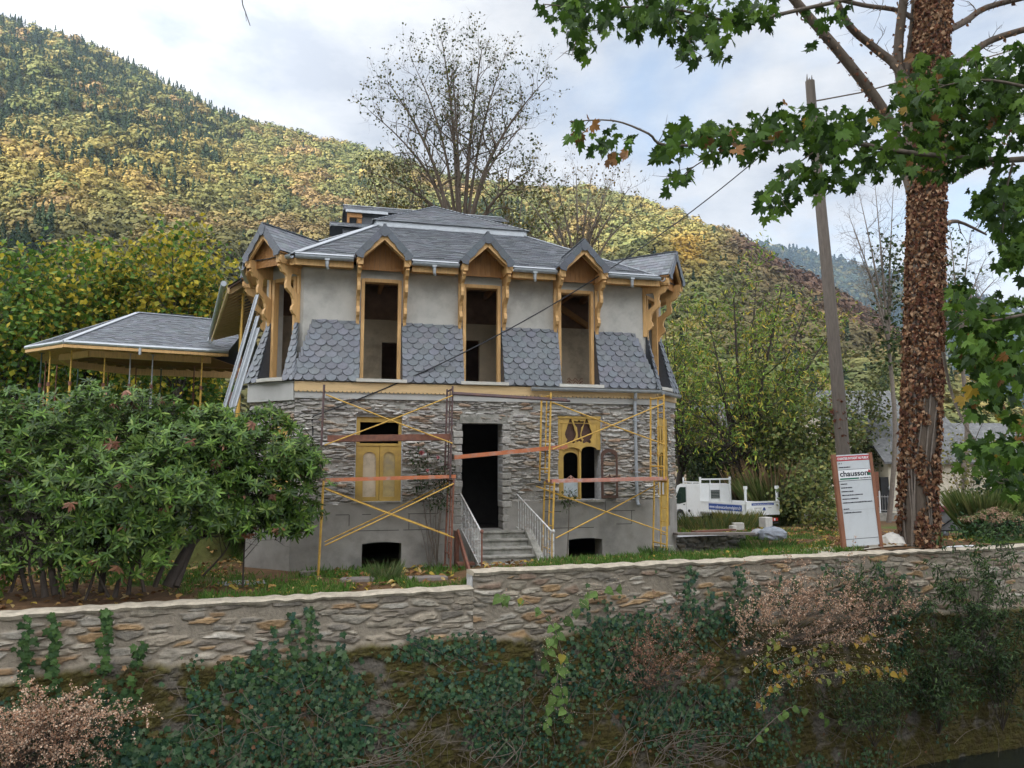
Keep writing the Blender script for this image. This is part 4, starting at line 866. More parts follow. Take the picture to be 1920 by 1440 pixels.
def scaffold():
    t = HP('scaffold_tower', 'left scaffold tower mixing maroon and yellow frames in front of the left window', 'scaffold', 'scaffold towers against the facade')
    frame(t, .66, .15, 2.14, M['yellow'], -.03, base=True); frame(t, .62, 2.14, 4.24, M['purple'], -.02); frame(t, 3.50, .2, 2.2, M['rust'], -.03, base=True); frame(t, 3.46, 2.2, 4.28, M['purple'], -.02)
    for v in (-.34, -1.12):
        if v < -1: brace(t, (.66, v, 4.02), (3.46, v, 2.98), M['yellow']); brace(t, (.66, v, 2.92), (3.45, v, 4.06), M['yellow'])
        brace(t, (.70, v, 1.98), (3.52, v, .88), M['yellow']); brace(t, (.72, v, .78), (3.5, v, 2.08), M['yellow'])
    t = HP('scaffold_tower', 'right scaffold tower of yellow frames in front of the pierced ochre window', 'scaffold', 'scaffold towers against the facade')
    frame(t, 5.86, .25, 2.1, M['yellow'], -.04, base=True); frame(t, 5.79, 2.1, 4.18, M['yellow'], -.03); frame(t, 8.72, .3, 2.16, M['yellow'], -.04, base=True); frame(t, 8.66, 2.16, 4.2, M['yellow'], -.02)
    v = -1.12
    brace(t, (5.82, v, 3.95), (8.66, v, 2.98), M['yellow']); brace(t, (5.82, v, 2.86), (8.64, v, 3.98), M['yellow']); brace(t, (5.5, v + .3, 2.0), (8.68, v + .1, .88), M['yellow']); brace(t, (5.88, v, .82), (8.66, v + .5, 2.02), M['yellow'])
    def board(label, A, B, h, dp, m, top=None):
        A, B = Vector(A), Vector(B); o = HP('scaffold_board', label, 'scaffold board', 'steel boards laid on the scaffold')
        d = (B - A); y = math.atan2(d.y, d.x)
        b = MB(); e = Vector((0, dp, 0))
        b.hexa([A, B, B + e, A + e, A + Vector((0, 0, .012)), B + Vector((0, 0, .012)), B + e + Vector((0, 0, .012)), A + e + Vector((0, 0, .012))])
        lip = Vector((0, .008, 0)); H = Vector((0, 0, h))
        b.hexa([A - Vector((0, .002, 0)), B - Vector((0, .002, 0)), B + lip, A + lip, A + H - Vector((0, .002, 0)), B + H - Vector((0, .002, 0)), B + H + lip, A + H + lip])
        b.hexa([A + H + lip, B + H + lip, B + H + lip * 4, A + H + lip * 4, A + H + lip + Vector((0, 0, .008)), B + H + lip + Vector((0, 0, .008)), B + H + lip * 4 + Vector((0, 0, .008)), A + H + lip * 4 + Vector((0, 0, .008))])
        st = b.build('steel_channel', m, o)
        b = MB(); b.hexa([A + H * .35 + lip * 1.2, B + H * .35 + lip * 1.2, B + e + H * .35, A + e + H * .35, A + H * 1.0 + lip * 1.2, B + H * 1.0 + lip * 1.2, B + e + H * 1.0, A + e + H * 1.0]); b.build('deck', top or M['deckgrey'], o)
    board('rusty grey topped board at mid height of the left upper bay', (.72, -1.05, 3.0), (3.44, -1.05, 3.06), .13, .5, M['rust'], M['rust'])
    board('bright orange board across the middle of the left tower', (.70, -1.08, 2.13), (3.55, -1.08, 2.2), .07, .5, M['orange'], M['orange'])
    board('orange board bridging the doorway between the two towers', (3.53, -1.0, 2.62), (6.22, -1.0, 2.88), .085, .42, M['orange'], M['deckgrey'])
    board('salmon pink board across the middle of the right tower', (5.80, -1.1, 2.08), (8.70, -1.1, 2.13), .075, .5, M['salmon'], M['salmon'])
    b = MB(); b.tube((3.46, -1.12, 4.1), (6.25, -1.12, 3.99), .028, n=8); b.tube((3.46, -1.06, 4.13), (6.2, -1.06, 4.03), .026, n=8); o = b.build('scaffold_tube', M['purple']); o.location = (HX, HY, 0); o.rotation_euler = (0, 0, HA); props(o, 'dark maroon tube pair joining the tops of the two scaffold towers', 'scaffold tube')
scaffold()

def loose():
    # zinc profiles leaning on the corner dormer
    for k, (dx, dl, lab) in enumerate(((0, 0, 'longest pale zinc profile leaning against the left corner of the villa'), (9, 40, 'middle zinc profile of the leaning bundle, slightly lower'), (17, 62, 'shortest zinc profile at the right of the leaning bundle'))):
        A = PX(483 + dx * .1, 553 + dl, 17.55 - .03 * k); B = PX(352 + dx, 1000, 16.6 - .03 * k); o = thing('zinc_profile', lab, 'metal profile', B, 0, 'zinc profiles leaning on the villa')
        b = MB(); A2 = A - B; up = Vector((.9, .1, .3)); b.bar((0, 0, 0), A2, .075, .012, up=(0, 1, .2)); b.bar(Vector((.035, -.02, .01)), A2 + Vector((.035, -.02, .01)), .012, .045, up=(0, 1, .2)); b.bar(Vector((-.035, -.02, -.01)), A2 + Vector((-.035, -.02, -.01)), .012, .045, up=(0, 1, .2)); b.build('channel', M['zinc'], o)
    A = PX(432, 735, 17.75); B = PX(362, 1000, 16.9); o = thing('dark_board', 'dark weathered plank leaning beside the zinc profiles', 'plank', B); b = MB(); b.bar((0, 0, 0), A - B, .13, .03, up=(0, 1, .2)); b.build('plank', M['brownwood'], o)
    # service cable, with its hook on the wall
    a = hw(.42, -.08, 3.62); e = PX(1524, 205, 20.6); pts = []
    for i in range(33):
        t = i / 32; p = a.lerp(e, t); p.z -= .92 * 4 * t * (1 - t); pts.append(p)
    o = thing('overhead_cable', 'black overhead cable sagging from the wall up to the broken pole', 'cable', a); b = MB(); b.path(pts, .017, 6); b.build('wire', M['cable'], o, origin=a)
    b = MB(); b.path([a + Vector((0, 0, 0)), a + Vector((-.06, .03, -.05)), a + Vector((-.04, .06, -.3)), a + Vector((-.03, .07, -.5))], .018, 6); b.build('hook', M['cable'], o, origin=a)
    p = PX(1526, 190, 20.6); q = PX(1700, 150, 21.2); q2 = PX(2050, 40, 23); o = thing('phone_line', 'thin line running from the pole behind the ivy covered trunk', 'cable', p); b = MB(); b.path([p, p.lerp(q, .5) + Vector((0, 0, -.06)), q, q.lerp(q2, .5) + Vector((0, 0, -.1)), q2], .02, 6); b.build('wire', M['twig'], o, origin=p)
    # the pole
    B = PX(1592, 1000, 21.6); B.z = .1; T = PX(1521, 152, 20.5); o = thing('utility_pole', 'leaning weathered wooden pole with a split broken top', 'pole', B); b = MB(); n = 14; ts = np.linspace(0, 1, 22)
    pts = [Vector((0, 0, 0)).lerp(T - B, t) + Vector((.04 * math.sin(t * 5), 0, 0)) for t in ts]; b.path(pts, .20 - .075 * ts, 12)
    for k in range(5): an = k * 1.3; c = pts[-1] + Vector((.07 * math.cos(an), .07 * math.sin(an), -.1)); b.prism([c + Vector((-.035, 0, 0)), c + Vector((.035, .01, 0)), c + Vector((.01, 0, .16 + .09 * (k % 3)))], (0, .035, 0))
    b.build('shaft', M['polewood'], o); 
    rs = np.random.RandomState(3); m = MB()
    for (t0, t1, nn) in ((.22, .32, 55), (.02, .2, 60)):
        for k in range(nn):
            t = rs.uniform(t0, t1); p = Vector((0, 0, 0)).lerp(T - B, t); an = rs.rand() * 6.28; rr = .20 - .075 * t; c = p + Vector((math.cos(an) * rr, math.sin(an) * rr, 0)); s = .06 + .04 * rs.rand(); q = Matrix.Rotation(rs.rand() * 6, 3, 'Z') @ Matrix.Rotation(rs.uniform(.4, 1.4), 3, 'X')
            m.add([c + q @ Vector(x) * s for x in ((0, 0, 0), (.6, .5, .15), (0, 1.3, 0), (-.6, .5, .15))], [(0, 1, 2, 3)], np.array((.19, .075, .045)) * (.6 + .7 * rs.rand()))
    m.build('dead_ivy', M['dullleaf'], o)
    # building-site board
    c = (PX(1580, 1022, 18.75) + PX(1655, 1021, 18.95)) / 2; o = thing('site_board', 'leaning white building site notice board in a reddish timber frame behind the wall', 'sign', c + Vector((0, 0, -.02)), 0); o.rotation_euler = (R(-2), R(-3.3), R(9))
    Wd, Hh = .98, 2.22; b = MB(); b.box(-Wd / 2 + .05, Wd / 2 - .05, -.012, .012, 0, Hh - .02); pn = b.build('panel', M['panel'], o)
    b = MB(); b.box(-Wd / 2 - .055, -Wd / 2 + .05, -.03, .05, -.25, Hh); b.build('post', M['signwood'], o); b = MB(); b.box(Wd / 2 - .05, Wd / 2 + .03, -.03, .05, -.25, Hh); b.build('post', M['signwood'], o)
    b = MB(); b.box(-.10, .12, -.05, .04, -.3, -.03); b.build('stake', M['barkdark'], o)
    b = MB(); b.box(-Wd / 2 + .05, Wd / 2 - .05, -.016, -.012, Hh - .17, Hh - .05); b.build('red_band', M['redprint'], pn)
    def txt(s, x, z, size, m, y=-.0165, width=None, name='lettering', bold=0.0):
        v, f = curve_mesh(text=s, size=size, ext=.0015); w = v[:, 0].max() - v[:, 0].min(); k = width / w if width else 1
        v = v * (k, 1, 1); b = MB(); b.add(xform(v, (x, y, z), (1, 0, 0), (0, 0, 1), (0, -1, 0)), f)
        if bold:
            for dx, dz in ((bold, 0), (0, bold), (bold, bold)): b.add(xform(v, (x + dx, y - .0004 * (1 + dx / bold + 2 * dz / bold), z + dz), (1, 0, 0), (0, 0, 1), (0, -1, 0)), f)
        b.build(name, m, pn)
    txt('CHANTIER INTERDIT AU PUBLIC', -.42, Hh - .142, .085, M['whiteprint'], -.018, .84, bold=.003)
    txt('N°  P', -.40, Hh - .245, .04, M['print'], bold=.002); txt('PERMIS DÉLIVRÉ LE', -.40, Hh - .335, .035, M['print'], bold=.002, width=.3)
    for z, h in ((Hh - .385, .008), (Hh - .655, .012), (.17, .010)): b = MB(); b.box(-.44, .43, -.015, -.012, z, z + h); b.build('rule', M['print'], pn)
    b = MB(); b.box(-.44, .43, -.015, -.012, .86, .864); b.build('rule', M['fencegrey'], pn)
    b = MB(); b.box(-.44, .43, -.0145, -.012, Hh - .64, Hh - .39); b.build('white_field', M['whiteprint'], pn)
    txt('chausson', -.40, Hh - .545, .185, M['print'], width=.74, bold=.007)
    b = MB(); b.box(-.40, .10, -.018, -.0145, Hh - .62, Hh - .585); b.build('green_bar', M['greenprint'], pn); txt('MATÉRIAUX', .12, Hh - .617, .04, M['print'], width=.29, bold=.002)
    b = MB(); b.box(.355, .425, -.018, -.0145, Hh - .545, Hh - .47); b.build('emblem', M['greenprint'], pn); b = MB(); b.prism([(.35, -.018, Hh - .47), (.39, -.018, Hh - .40), (.43, -.018, Hh - .44), (.43, -.018, Hh - .49)], (0, .0035, 0)); b.build('emblem', M['redprint'], pn)
    for k, (s, w, z) in enumerate((('OPÉRATION', .17, .74), ('NATURE DES TRAVAUX', .29, .83), ('SUPERFICIE DU TERRAIN', .31, .92), ('SURFACE PLANCHER DE LA CONSTRUCTION', .55, 1.01), ('HAUTEUR DE LA CONSTRUCTION', .42, 1.10), ('ADRESSE DE LA MAIRIE OÙ LE DOSSIER PEUT ÊTRE CONSULTÉ', .78, 1.19), ('ARCHITECTE', .15, 1.34), ('LE BÉNÉFICIAIRE, MAÎTRE D’OUVRAGE', .46, 1.43))): txt(s, -.40, Hh - z, .036, M['print'], -.0135, w, bold=.0022)
loose()

def truck():
    ax = Vector((-.47, .88, 0)).normalized(); rot = math.atan2(ax.y, ax.x); RL = PX(1400, 985, 34.0)
    o = thing('flatbed_truck', 'white crew cab flatbed truck with blue lettered side boards parked in the weeds', 'truck', (RL.x, RL.y, -.42), rot)
    # local: x forward, y to its left; rear-left corner at the origin
    Wd = 2.0; cab = 3.0
    prof = [(cab, .50), (cab + .02, 1.98), (cab + .25, 2.02), (4.35, 2.0), (4.62, 1.9), (4.98, 1.2), (5.08, 1.05), (5.12, .45), (4.75, .42)] + [(4.42 + .36 * math.cos(R(a)), .42 + .36 * math.sin(R(a))) for a in (0, 30, 60, 90, 120, 150, 180)] + [(3.9, .42)]
    b = MB(); b.prism([(x, -.05, z) for x, z in prof], (0, -Wd + .1, 0)); body = b.build('cab', M['white'], o, bevel=.03)
    b = MB(); b.prism([(x, -.042, z) for x, z in ((3.98, 1.12), (3.98, 1.85), (4.42, 1.83), (4.86, 1.1), (4.86, 1.02), (4.45, 1.02))], (0, -.006, 0)); b.build('side_window', M['truckglass'], body)
    b = MB(); b.box(cab - .02, cab + .01, -1.32, -.72, 1.32, 1.72); b.build('rear_window', M['truckglass'], body)
    b = MB()
    for k in range(6): b.box(cab - .028, cab - .02, -1.32, -.72, 1.35 + .07 * k, 1.365 + .07 * k)
    b.build('grille_lines', M['fencegrey'], body)
    b = MB(); b.box(3.94, 3.952, -.047, -.040, .5, 1.93); b.build('door_seam', M['fencegrey'], body)
    b = MB(); b.box(4.05, 4.17, -.05, -.035, .98, 1.02); b.build('door_handle', M['black'], body)
    b = MB(); b.path([(4.66, -.03, 1.1), (4.75, .16, 1.2), (4.78, .2, 1.25)], .012); b.box(4.72, 4.8, .12, .3, 1.2, 1.5); b.build('mirror', M['black'], body)
    b = MB(); b.lathe((3.75, -.045, .72), (0, 1, 0), [(0, .07), (.03, .07), (.035, .05)], 14); b.build('filler_cap', M['black'], body)
    b = MB(); b.prism([(x, -.06, z) for x, z in ((4.6, 1.9), (4.96, 1.22), (4.99, 1.24), (4.64, 1.93))], (0, -Wd + .12, 0)); b.build('windscreen', M['truckglass'], body)
    b = MB(); b.box(.1, 5.0, -.75, -.65, .45, .62); b.box(.1, 5.0, -1.35, -1.25, .45, .62); b.build('chassis', M['black'], o)
    for x in (.95, 4.42):
        for y in (-.06, -1.72):
            b = MB(); b.lathe((x, y - .2, .37), (0, 1, 0), [(0, .3), (.02, .36), (.18, .36), (.2, .3)], 22); w = b.build('wheel', M['tyre'], o); b = MB(); b.lathe((x, y, .37), (0, 1, 0), [(-.02, .2), (.004, .21), (.006, .12), (.02, .1)], 16); b.build('rim', M['galv'], w)
    b = MB(); b.box(.0, cab - .08, -Wd, 0, .70, .78); b.build('bed_floor', M['fencegrey'], o)
    b = MB(); b.box(.02, cab - .1, -.03, .0, .74, 1.22); b.box(.02, cab - .1, .0, .015, 1.17, 1.23); b.box(.02, cab - .1, 0, .012, .74, .79); sb = b.build('side_board', M['white'], o)
    b = MB(); b.box(.02, cab - .1, -Wd, -Wd + .03, .74, 1.22); b.build('side_board', M['white'], o)
    b = MB(); b.box(.25, 2.35, .001, .006, .86, 1.14); bn = b.build('banner', M['blue'], sb)
    v, f = curve_mesh(text='www.cabanescarbonnelgistra.fr', size=.2, ext=.001); k = 2.0 / v[:, 0].max(); b = MB(); b.add(xform(v * (k, 1, 1), (2.30, .008, .94), (-1, 0, 0), (0, 0, 1), (0, 1, 0)), f); b.build('lettering', M['whiteprint'], bn)
    b = MB(); b.box(-.03, 0, -Wd, 0, .70, 1.30); b.box(-.045, -.03, -Wd, 0, 1.25, 1.31); tg = b.build('tailgate', M['white'], o)
    b = MB(); b.box(-.036, -.031, -Wd + .35, -.3, 1.13, 1.23); tb = b.build('banner', M['blue'], tg)
    v, f = curve_mesh(text='www.cabanescarbonnelgistra.fr', size=.07, ext=.001); k = 1.2 / v[:, 0].max(); b = MB(); b.add(xform(v * (k, 1, 1), (-.038, -.37, 1.155), (0, -1, 0), (0, 0, 1), (-1, 0, 0)), f); b.build('lettering', M['whiteprint'], tb)
    b = MB(); b.prism([(-.034, -.95, .9), (-.034, -1.0, 1.02), (-.034, -1.05, 1.05), (-.034, -1.10, 1.02), (-.034, -1.15, .9)], (.003, 0, 0)); b.build('emblem', M['blue'], tg)
    for y, w in ((-.45, .45), (-1.3, .2)): b = MB(); b.box(-.034, -.031, y - w, y, 1.0, 1.03); b.build('marking', M['fencegrey'], tg)
    for x, y in ((.06, -.04), (.06, -Wd + .04)):
        b = MB(); b.box(x - .04, x + .04, y - .04, y + .04, .72, 1.98); b.box(x - .055, x + .055, y - .07, y + .07, 1.84, 1.98); b.build('stake_post', M['white'], o)
    b = MB()
    for y in (-.06, -Wd + .06): b.box(cab - .07, cab, y - .04, y + .04, .72, 2.34)
    b.box(cab - .07, cab, -Wd + .06, -.06, 2.2, 2.27); 
    for k in (2, 4): b.box(cab - .05, cab - .02, -.06 - k * .31 - .015, -.06 - k * .31 + .015, .78, 2.2)
    b.build('headboard', M['white'], o)
    b = MB(); b.box(cab, 4.2, -.10, -.05, 2.06, 2.12); b.box(4.14, 4.2, -.10, -.05, 1.98, 2.3); b.box(cab + .5, cab + .55, -.1, -.05, 2.0, 2.08); b.build('roof_rail', M['white'], o)
    for y in (-.32, -1.68): b = MB(); b.box(-.02, .04, y - .22, y + .22, .42, .56); l = b.build('tail_lamp', M['redlens'], o); b = MB(); b.box(-.025, -.02, y - .04, y + .04, .44, .54); b.build('white_lens', M['whiteprint'], l)
    b = MB(); b.box(-.02, .05, -Wd + .1, -.1, .3, .38); b.build('rear_bumper', M['black'], o)
truck()

def yard():
    # planks on the low rubble wall to the right of the villa
    A, B = PX(1266, 1001, 20.6), PX(1410, 1000, 21.4); o = thing('plank', 'long grey plank lying on the low overgrown wall beside the yellow scaffold', 'plank', A); b = MB(); b.bar((0, 0, 0), B - A, .28, .055); b.build('board', M['deckgrey'], o)
    A2, B2 = PX(1300, 997, 21.0), PX(1376, 993, 21.6); o = thing('plank', 'short rusty plank behind the long grey one', 'plank', A2); b = MB(); b.bar((0, 0, 0), B2 - A2, .2, .04); b.build('board', M['rust'], o)
    c0, c1 = PX(1262, 1035, 20.9), PX(1385, 1035, 21.6); ang = math.atan2(c1.y - c0.y, c1.x - c0.x); z = .57
    o = thing('low_wall', 'low dark rubble wall under the planks, half hidden by weeds', 'wall', (c0.x, c0.y, 0), ang); b = FB(((0, 0), 0)); L = (c1 - c0).length + .2; rubble(b, 0, L, -.1, z, .04, .3, .14, .06, 77, [(.16, .15, .13), (.13, .12, .11), (.19, .17, .14)], (.12, .115, .10)); b.box(0, L, .05, .5, -.1, z - .01); b.build('wall_face', M['stone'], o)
    rs = np.random.RandomState(8)
    for k, (px, py, d, s, lab) in enumerate(((1384, 990, 22.5, (.30, .2, .2), 'pale concrete block standing on the plank wall, right one'), (1374, 992, 22.3, (.13, .2, .15), 'small pale block beside the larger one on the wall'), (1436, 985, 24, (.34, .25, .3), 'light grey block on the rubble heap below the truck'))):
        p = PX(px, py, d); o = thing('concrete_block', lab, 'block', p, .3 * k); b = MB(); b.box(-s[0] / 2, s[0] / 2, -s[1] / 2, s[1] / 2, -.05, s[2] - .05); b.build('block', M['block'], o, bevel=.01)
    for k, (px, py, d, r, m, lab) in enumerate(((1448, 998, 23.4, .34, 'bag', 'crumpled blue grey sack at the right of the rubble heap'), (1422, 995, 23.6, .2, 'galv', 'grey lump of rubble left of the sack'))):
        p = PX(px, py, d); o = thing('rubble_sack', lab, 'sack', p); n = 18; V = []; 
        for i in range(9):
            for j in range(n):
                th = 2 * math.pi * j / n; ph = math.pi * i / 8 * .62; rr = r * (1 + .35 * (float(fbm(math.cos(th) * 2 + i, math.sin(th) * 2, i * .7 + k)) - .5)); V.append((rr * math.sin(ph) * math.cos(th) * 1.3, rr * math.sin(ph) * math.sin(th), rr * math.cos(ph) * .8 - .1))
        b = MB(); b.add(V, [(i * n + j, (i + 1) * n + j, (i + 1) * n + (j + 1) % n, i * n + (j + 1) % n) for i in range(8) for j in range(n)]); b.build('sack', M[m], o)
    p = PX(1796, 1030, 20.6); o = thing('field_stone', 'pale boulder against the foot of the ivy covered trunk', 'stone', PX(1677, 1022, 19.6)); n = 14; V = []
    for i in range(7):
        for j in range(n):
            th = 2 * math.pi * j / n; ph = math.pi * i / 6 * .7; rr = .42 * (1 + .5 * (float(fbm(math.cos(th) * 1.3 + i * .3, math.sin(th) * 1.3, 5.5)) - .5)); V.append((rr * math.sin(ph) * math.cos(th), rr * math.sin(ph) * math.sin(th), rr * math.cos(ph) * .95 - .1))
    b = MB(); b.add(V, [(i * n + j, (i + 1) * n + j, (i + 1) * n + (j + 1) % n, i * n + (j + 1) % n) for i in range(6) for j in range(n)]); b.build('boulder', M['block'], o)
    # slabs in front of the cellar openings and on the lawn
    for px, py, d, sx, sy, sz, rz, m, lab in ((672, 1078, 16.2, .75, .4, .07, .25, 'deckgrey', 'flat stone step at the left cellar opening'), (800, 1072, 16.4, .95, .35, .08, .2, 'deckgrey', 'mossy stone slab right of the left cellar opening'), (452, 1068, 15.9, 1.05, .55, .03, .3, 'galv', 'grey sheet lying on the lawn near the bush'), (578, 1032, 17.0, .35, .25, .1, .1, 'deckgrey', 'dark broken block on the lawn at the corner of the villa')):
        p = PX(px, py, d); p.z = float(ground_z(p.x, p.y)) - .01; o = thing('stone_slab', lab, 'slab', p, rz); b = MB(); n = 10
        poly = [(sx / 2 * math.copysign(abs(math.cos(t))**.5, math.cos(t)) * rs.uniform(.85, 1.1), sy / 2 * math.copysign(abs(math.sin(t))**.5, math.sin(t)) * rs.uniform(.85, 1.1)) for t in np.linspace(0, 2 * math.pi, n, endpoint=False)]
        b.prism([(x, y, -.06) for x, y in poly], (0, 0, sz + .06)); b.build('slab', M[m], o, bevel=.015)
    # box trailer by the tree
    p = PX(1770, 985, 24.0); o = thing('box_trailer', 'small grey box trailer with a dark red lid beside the ivy covered trunk', 'trailer', (p.x, p.y, .15), R(12)); b = MB(); b.hexa([(-.7, -.4, .38), (.35, -.4, .38), (.35, .5, .38), (-.7, .5, .38), (-.8, -.45, .95), (.42, -.45, .95), (.42, .55, .95), (-.8, .55, .95)]); bx = b.build('box', M['galv'], o, bevel=.01)
    b = MB(); b.bar((-.62, -.455, .42), (.25, -.475, .92), .03, .02, up=(0, 1, 0)); b.build('stay', M['black'], bx); b = MB(); b.hexa([(-.85, -.5, .95), (.5, -.5, .95), (.5, .6, .95), (-.85, .6, .95), (-.8, -.45, 1.08), (.40, -.45, 1.06), (.40, .55, 1.06), (-.8, .55, 1.08)]); b.build('lid', M['lid'], o)
    b = MB(); b.bar((-.9, 0, .34), (.75, 0, .34), .06, .06); b.build('drawbar', M['black'], o)
    for y in (-.5, .5): b = MB(); b.lathe((.38, y - .05, .2), (0, 1, 0), [(0, .13), (.02, .19), (.08, .19), (.1, .13)], 20); w = b.build('wheel', M['tyre'], o); b = MB(); b.lathe((.38, y - .055, .2), (0, -1, 0), [(-.02, .14), (.0, .145), (.004, .11), (-.004, .09), (.004, .06), (.012, .02)], 18); b.build('rim', M['zinc'], w)
yard()

def prop(label, base, h, m, group='steel props carrying the new roofs', t=None):
    """an adjustable steel prop: wide lower tube, pin collar, thin upper tube and two plates"""
    o = thing('steel_prop', label, 'steel prop', base, 0, group); b = MB(); b.tube((0, 0, 0), (0, 0, h * .6), .038, n=8); b.build('outer_tube', m, o)
    b = MB(); b.tube((0, 0, h * .58), (0, 0, h), .026, n=8); b.build('inner_tube', m, o); b = MB(); b.tube((0, 0, h * .57), (0, 0, h * .62), .055, n=8); b.build('collar', M['rust'], o)
    b = MB(); b.box(-.07, .07, -.07, .07, h - .012, h); b.build('head_plate', m, o); return o
def pavilion():
    E = 6.65; P = [(-10.4, 27.9), (-15.1, 25.6), (-17.2, 26.9), (-18.2, 29.6), (-16.8, 32.6), (-11.2, 34.6)]; r0 = (-14.95, 30.2, 8.52); nn = (Vector((P[1][0], P[1][1], E)) - Vector((P[0][0], P[0][1], E))).cross(Vector(r0) - Vector((P[0][0], P[0][1], E))); r1 = (-11.0, 31.9, E - (nn.x * (-11.0 - P[0][0]) + nn.y * (31.9 - P[0][1])) / nn.z); O = (-14, 29, 3.6)
    o = thing('pavilion', 'open terrace pavilion with a hipped slate roof left of the villa', 'pavilion', O); e = [(x, y, E) for x, y in P]; b = MB()
    slates(b, [e[0], e[1], r0, r1], .22, .12); slates(b, [e[1], e[2], r0], .22, .12); slates(b, [e[2], e[3], r0], .22, .12); slates(b, [e[3], e[4], r0], .22, .12); slates(b, [e[4], e[5], r1, r0], .22, .12); rf = b.build('roof', M['slate'], o, origin=O)
    b = MB(); up = Vector((0, 0, .03))
    for q in (e[1], e[2], e[3]): b.bar(Vector(q) + up, Vector(r0) + up, .2 if q == e[1] else .12, .02)
    b.bar(Vector(r0) + up, Vector(r1) + up, .14, .03); b.build('hip_cap', M['zinc'], rf, origin=O)
    b = MB(); c = Vector((-14, 30, E))
    for i in range(5): b.path([Vector(e[i]) + Vector((0, 0, -.03)), (Vector(e[i]) + Vector(e[i + 1])) / 2 + Vector((0, 0, -.035)), Vector(e[i + 1]) + Vector((0, 0, -.03))], .07, 8)
    b.build('gutter', M['zinc'], rf, origin=O)
    b = MB(); q = Vector(e[1]).lerp(Vector(e[0]), .44); b.tube(q + Vector((.02, -.02, -.08)), q + Vector((.02, -.02, -.33)), .05); b.build('gutter_outlet', M['zinc'], rf, origin=O)
    inn = [Vector(p).lerp(Vector((-13.9, 30.1, E)), .24) for p in e]
    b = MB()
    for i in range(5):
        a, c2 = Vector(e[i]), Vector(e[i + 1]); d = Vector((0, 0, -.12)); b.prism([a + d, c2 + d, inn[i + 1] + Vector((0, 0, .02)), inn[i] + Vector((0, 0, .02))], (0, 0, .03))
        b.prism([inn[i] + Vector((0, 0, .05)), inn[i + 1] + Vector((0, 0, .05)), Vector(r0) + Vector((.5, .3, -.9))], (0, 0, .02))
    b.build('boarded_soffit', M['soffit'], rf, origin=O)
    b = MB()
    for i in range(5):
        a, c2 = Vector(e[i]), Vector(e[i + 1]); n = 9 if i in (0, 4) else 6
        for k in range(n): t = (k + .5) / n; b.bar(a.lerp(c2, t) + Vector((0, 0, -.17)), inn[i].lerp(inn[i + 1], t) + Vector((0, 0, -.12)), .09, .11)
        b.bar(inn[i] - Vector((0, 0, .26)), inn[i + 1] - Vector((0, 0, .26)), .14, .26); b.bar(a + Vector((0, 0, -.16)), c2 + Vector((0, 0, -.16)), .05, .10)
    b.build('rafters_and_beams', M['timber'], rf, origin=O)
    cols = dict(y=('yellow', 'yellow'), g=('green_steel', 'dark green'), r=('rust', 'rusty brown'), b=('galv', 'blue grey'))
    for px, d, k, w in ((76, 27.0, 'g', 'leftmost under the pavilion roof'), (85, 29.2, 'r', 'near the left end of the pavilion, behind'), (92, 26.6, 'y', 'near the left end of the pavilion, in front'), (106, 30.4, 'r', 'at the back left of the pavilion'), (132, 26.4, 'y', 'at the front left corner of the pavilion'), (146, 31.5, 'g', 'behind the front left corner of the pavilion'), (195, 26.9, 'y', 'below the left part of the front eave'), (203, 31.8, 'r', 'behind the left part of the front eave'), (243, 27.2, 'b', 'below the gutter outlet of the pavilion'), (255, 31.6, 'r', 'behind the gutter outlet of the pavilion'), (302, 32.0, 'g', 'at the back of the pavilion near the villa'), (285, 27.4, 'b', 'right of the gutter outlet of the pavilion'), (364, 31.0, 'r', 'at the back right of the pavilion'), (378, 27.9, 'y', 'under the right end of the pavilion eave')):
        p = PX(px, 700, d); z = 3.6; h = (6.44 if d < 28.2 else 6.50) - z; prop('%s steel prop %s' % (cols[k][1], w), (p.x, p.y, z), h, M[cols[k][0]])
    for k in range(7):
        t = .05 + .13 * k; A = Vector((-1.9, 2.95, 0)).lerp(Vector((-3.4, 11.6, 0)), t); B = Vector((-1.0, 2.95, 0)).lerp(Vector((-1.2, 12, 0)), t); q = A.lerp(B, .42); p = hw(q.x, q.y, 2.6)
        z0 = max(2.4, float(ground_z(p.x, p.y)))
        prop(('nearest', 'second', 'third', 'fourth', 'fifth', 'sixth', 'farthest')[k] + ' yellow steel prop of the row under the side gallery', (p.x, p.y, z0), 7.12 - z0, M['yellow'])
pavilion()

